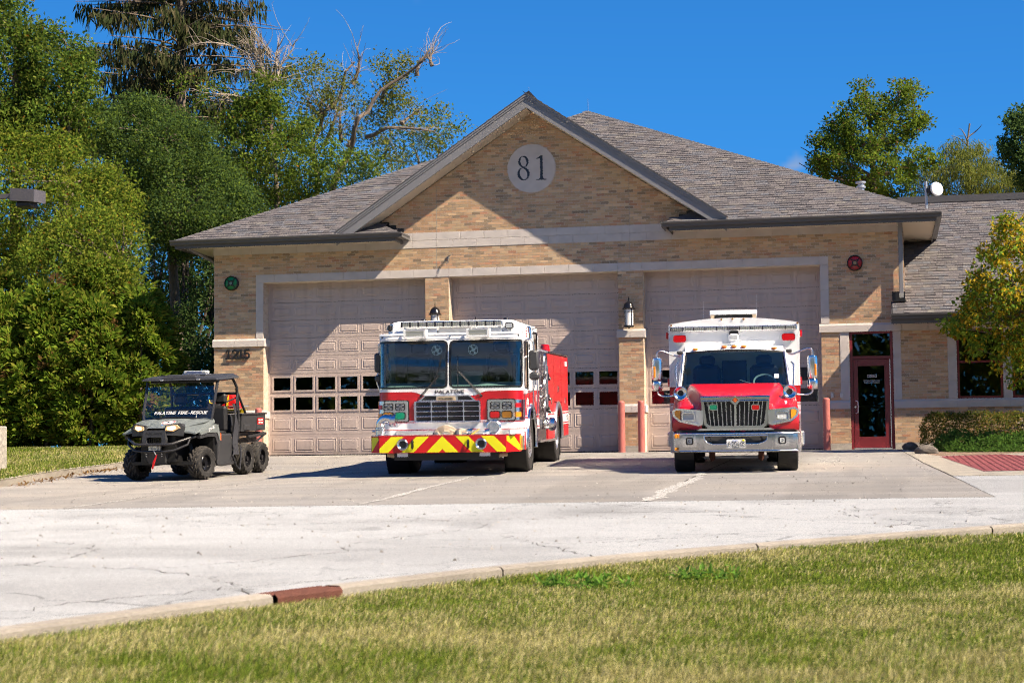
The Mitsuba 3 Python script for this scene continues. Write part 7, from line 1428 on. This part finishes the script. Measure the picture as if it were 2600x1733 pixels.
# trees behind the right roof
mr_ = np.random.default_rng(60); ml = [line3(l, 28, mr_, .6) for l in (M1, M2, M3, M4, M5)]; mt_ = line3(M0, 28, mr_, .1)
tree('maple_tree', 'maple with reddish tips behind the right roof slope', None, np.vstack([(15.3, 28, 0), (15.3, 28, 6), mt_]), crown_points(CR_MAPLE, 28, 330, mr_, 2.2, 1.5), .34, 62, .14, G_YEL[:4]+G1[1:3], 61, nlimb=30, tr=.22, limbs=[(l, .07, .015) for l in ml], accent=[(.24, .10, .05), (.20, .12, .06)], acc=.05)
wl_ = [line3(l, 38, mr_, .6) for l in (W1, W2, W3, W4)]
tree('willow_tree', 'drooping willow with bare top branches behind the wing roof', None, np.vstack([(19.6, 38, 0), (19.5, 38, 6), line3(W0, 38, mr_, .1)]), crown_points(CR_WILLOW, 38, 300, mr_, 2.2, 1.5), .45, 58, .22, G_WILLOW, 62, nlimb=24, tr=.12, limbs=[(l, .035, .008) for l in wl_], aspect=.16, droop=2.2, up=0)
tree('broadleaf_tree', 'dark green tree at the right edge of the view behind the wing', None, [(22.2, 32, 0), (22.2, 32, 8), (21.6, 32, 12.4)], crown_points(CR_EDGE, 32, 150, mr_, 1.8, 1.4), .42, 60, .15, G_BLUE, 63, nlimb=30, tr=.2)
# little tree in front of the wing
sr2 = np.random.default_rng(70); CS = crown_points(CR_SMALL, -3.0, 300, sr2, 1.25, 1.6)
st = tree('small_tree', 'small tree with large yellow and green leaves in front of the wing', None, [(18.9, -3.0, -.1), (18.9, -3.0, 1.2), (18.85, -3.0, 2.4), (18.7, -3, 4.2)], CS, .23, 34, .098, [(.135, .20, .022), (.11, .175, .022), (.085, .145, .020), (.17, .22, .025)], 71, nlimb=70, tr=.07, limb_r=.022, aspect=.72, droop=.9, up=.5, accent=[(.40, .29, .02), (.48, .34, .03), (.36, .20, .02)], acc=.22)
yc = CS[sr2.random(len(CS)) < np.interp(CS[:, 2], [1.5, 2.6, 3.6, 5], [.06, .25, .6, .85])]; v, f, c = leaf_cloud(yc+sr2.normal(size=yc.shape)*.08, .17, 26, .095, [(.44, .31, .02), (.38, .28, .02), (.50, .36, .04), (.30, .26, .03)], sr2, aspect=.6, droop=.8); put(st+'__yellow_foliage', (v, f), 'm_leaf', color=c)
# clipped hedge, ground cover, boulder, post, lamp, dish
def hedge(label, poly, h, n, pal, seed, size=.05, base=0.0, name='hedge', rough=.06, category='hedge'):
    r = np.random.default_rng(seed); x0, y0, x1, y1 = poly.bounds; t = thing(name, label, category); P = []
    while len(P) < n:
        x, y = r.uniform(x0, x1), r.uniform(y0, y1)
        if not poly.contains(Point(x, y)): continue
        d = poly.exterior.distance(Point(x, y)); top = h(x, y)*(1-.35*max(0, 1-d/.28)**2)*(1+rough*2*(meshkit.noise(np.array([x*3.1, y*3.1, seed]))-.5)); z = top*(1-(.75*r.random()**2.2 if d > .12 else r.random())); P.append((x, y, float(gz(x, y))+base+z))
    P = np.array(P); v, f, c = leaf_cloud(P, .05, 3, size, pal, r, aspect=.6, up=.5); put(t+'__foliage', (v, f), 'm_leaf', color=c)
    put(t+'__stems', cat([limb((r.uniform(x0+.1, x1-.1), (y0+y1)/2, float(gz(x0, y0))-.05), (r.uniform(x0+.1, x1-.1), (y0+y1)/2+r.normal()*.1, float(gz(x0, y0))+h(x0, y0)*.7), .02, .006, r) for _ in range(int((x1-x0)*5))]), 'm_bark_dark', kind='stuff')
hedge('clipped boxwood hedge under the wing windows', Polygon([(16.25, -1.55), (16.25, -.55), (23, -.5), (23, -1.55)]).buffer(-.1).buffer(.1), lambda x, y: .80+.02*math.sin(x*4), 9000, [(.085, .105, .020), (.11, .125, .024), (.065, .09, .02), (.17, .12, .03)], 3)
def mound(x, y): return .34*max(.15, 1-((y+2.5)/1.5)**2)
hedge('low dark green ground cover spilling in front of the clipped hedge', Polygon([(16.5, -1.6), (16.55, -3.2), (16.9, -3.9), (18, -4.3), (23, -4.2), (23, -1.6)]).buffer(-.2).buffer(.2), mound, 6500, [(.055, .115, .022), (.075, .14, .026), (.045, .09, .02)], 4, .07, 0, 'ground_cover', .4, 'ground cover')
bo = trimesh.creation.icosphere(subdivisions=4); bv = bo.vertices*[.30, .26, .17]; bv = bv*(1+.35*(meshkit.fbm(bo.vertices*1.6, 4, 2)-.5))[:, None]
mat('m_boulder', vary((.12, .105, .09), 9, .9, 4), .95); put(thing('boulder', 'weathered grey boulder at the corner of the planting bed', 'boulder')+'__rock', (bv*[.8, .8, .85]+[16.3, -4.6, float(gz(16.3, -4.6))+.04], bo.faces), 'm_boulder', True)
put(thing('boulder', 'small grey rock against the wall right of the red door', 'boulder')+'__rock', (bv*[.6, .5, .7]+[16.02, -1.1, .03], bo.faces), 'm_boulder', True)
cp = thing('concrete_post', 'short pale concrete post on the lawn at the left edge of the view', 'post'); zc = float(lawnL(-2.5, -9)); put(cp+'__block', cb(-2.85, -2.36, -9.3, -8.95, -.35, .62, .02), 'm_foundation'); 
LP = thing('street_lamp', 'dark grey shoebox lamp head on an arm at the left edge of the view', 'street lamp'); put(LP+'__head', hull([(-2.86, -8.0, 5.77), (-2.30, -8.0, 5.72), (-2.86, -7.45, 5.80), (-2.30, -7.45, 5.75), (-2.86, -8.0, 5.50), (-2.30, -8.0, 5.45), (-2.86, -7.45, 5.53), (-2.30, -7.45, 5.48)]), 'm_lamp'); put(LP+'__pole', cat([cy((-3.35, -7.75, -.3), (-3.35, -7.75, 5.75), .07, .06, 12), bx(-3.35, -2.86, -7.80, -7.70, 5.58, 5.68)]), 'm_lamp'); put(LP+'__sensor', cat([cb(-2.78, -2.42, -7.9, -7.55, 5.36, 5.49, .03)]), 'm_black')
mat('m_lamp', (.085, .08, .09), .5)
SD = thing('satellite_dish', 'white satellite dish on a metal pole above the wing roof', 'satellite dish'); put(SD+'__dish', mv(lathe([(0, .07), (.09, .062), (.17, .045), (.19, .018), (.192, .008), (.17, .03), (.1, .05), (0, .055)], (0, 0, 0), (.5, -.86, .08), 32), trs(16.95, 5.0, 6.87)), 'm_white', 40); put(SD+'__pole', cy((16.68, 5.05, 5.9), (16.68, 5.05, 7.10), .035, n=12), 'm_galv', 40); put(SD+'__bracket', cat([cb(16.68, 16.92, 5.0, 5.12, 6.78, 6.92, .02), cb(16.74, 16.86, 4.95, 5.1, 6.72, 6.98, .02)]), 'm_black')
# fallen leaves along the left kerb and grit on the paving
lr = np.random.default_rng(90); s = lr.random(260); lx = np.interp(s, [0, 1], [-.3, -1.55])+np.abs(lr.normal(size=260))*.22; ly = -12.8+s*7.3; P = np.column_stack([lx, ly, gz(lx, ly)+.008]); v, f, c = leaf_cloud(P, .01, 2, .07, [(.17, .085, .035), (.12, .07, .03), (.22, .13, .05)], lr, up=2.0); put('fallen_leaves', (v, f), 'm_leaf', color=c, kind='stuff', label='dry brown leaves gathered along the left kerb', cat='leaves')
n = 2600; gx = lr.uniform(-1, 20, n); gy = np.where(lr.random(n) < .6, lr.uniform(-20.2, -3, n), lr.uniform(-30, -20, n)); ok = ap.contains_properly(Point(0, 0)) if False else np.ones(n, bool); k_ = (gx < 16.3); gx, gy = gx[k_], gy[k_]
sz = .008+.016*lr.random(len(gx))**3; gm = []; 
for x, y, s in zip(gx, gy, sz):
    z = float(gz(x, y)); o = lr.random()*3; gm.append((np.array([(x+s*math.cos(o), y+s*math.sin(o), z), (x+s*math.cos(o+2.1), y+s*math.sin(o+2.1), z), (x+s*math.cos(o+4.2), y+s*math.sin(o+4.2), z), (x, y, z+s*.9)]), np.array([[0, 1, 3], [1, 2, 3], [2, 0, 3]])))
mat('m_grit', lvl(lambda p, n, uv: mix((.09, .08, .07), (.36, .34, .31), cell_rand(dr.floor(p.x*9), dr.floor(p.y*9), 3.))), .9); put('gravel', cat(gm), 'm_grit', kind='stuff', label='loose grit scattered over the apron and road', cat='gravel')
# a far belt of trees on the other side of the street, seen only in windows and chrome
fr_ = np.random.default_rng(95); fx_ = np.arange(-90, 120, 3.2); C = np.vstack([np.column_stack([np.full(30, x)+fr_.normal(size=30)*1.6, -86+fr_.normal(size=30)*3, fr_.uniform(0, 1, 30)**.8*(11+5*fr_.random())]) for x in fx_]); v, f, c = leaf_cloud(C, 1.9, 30, .9, [(.035, .055, .012), (.06, .085, .018), (.09, .12, .024)], fr_); put('distant_trees', (v, f), 'm_leaf', color=c, kind='stuff', label='far belt of trees across the street', cat='trees')
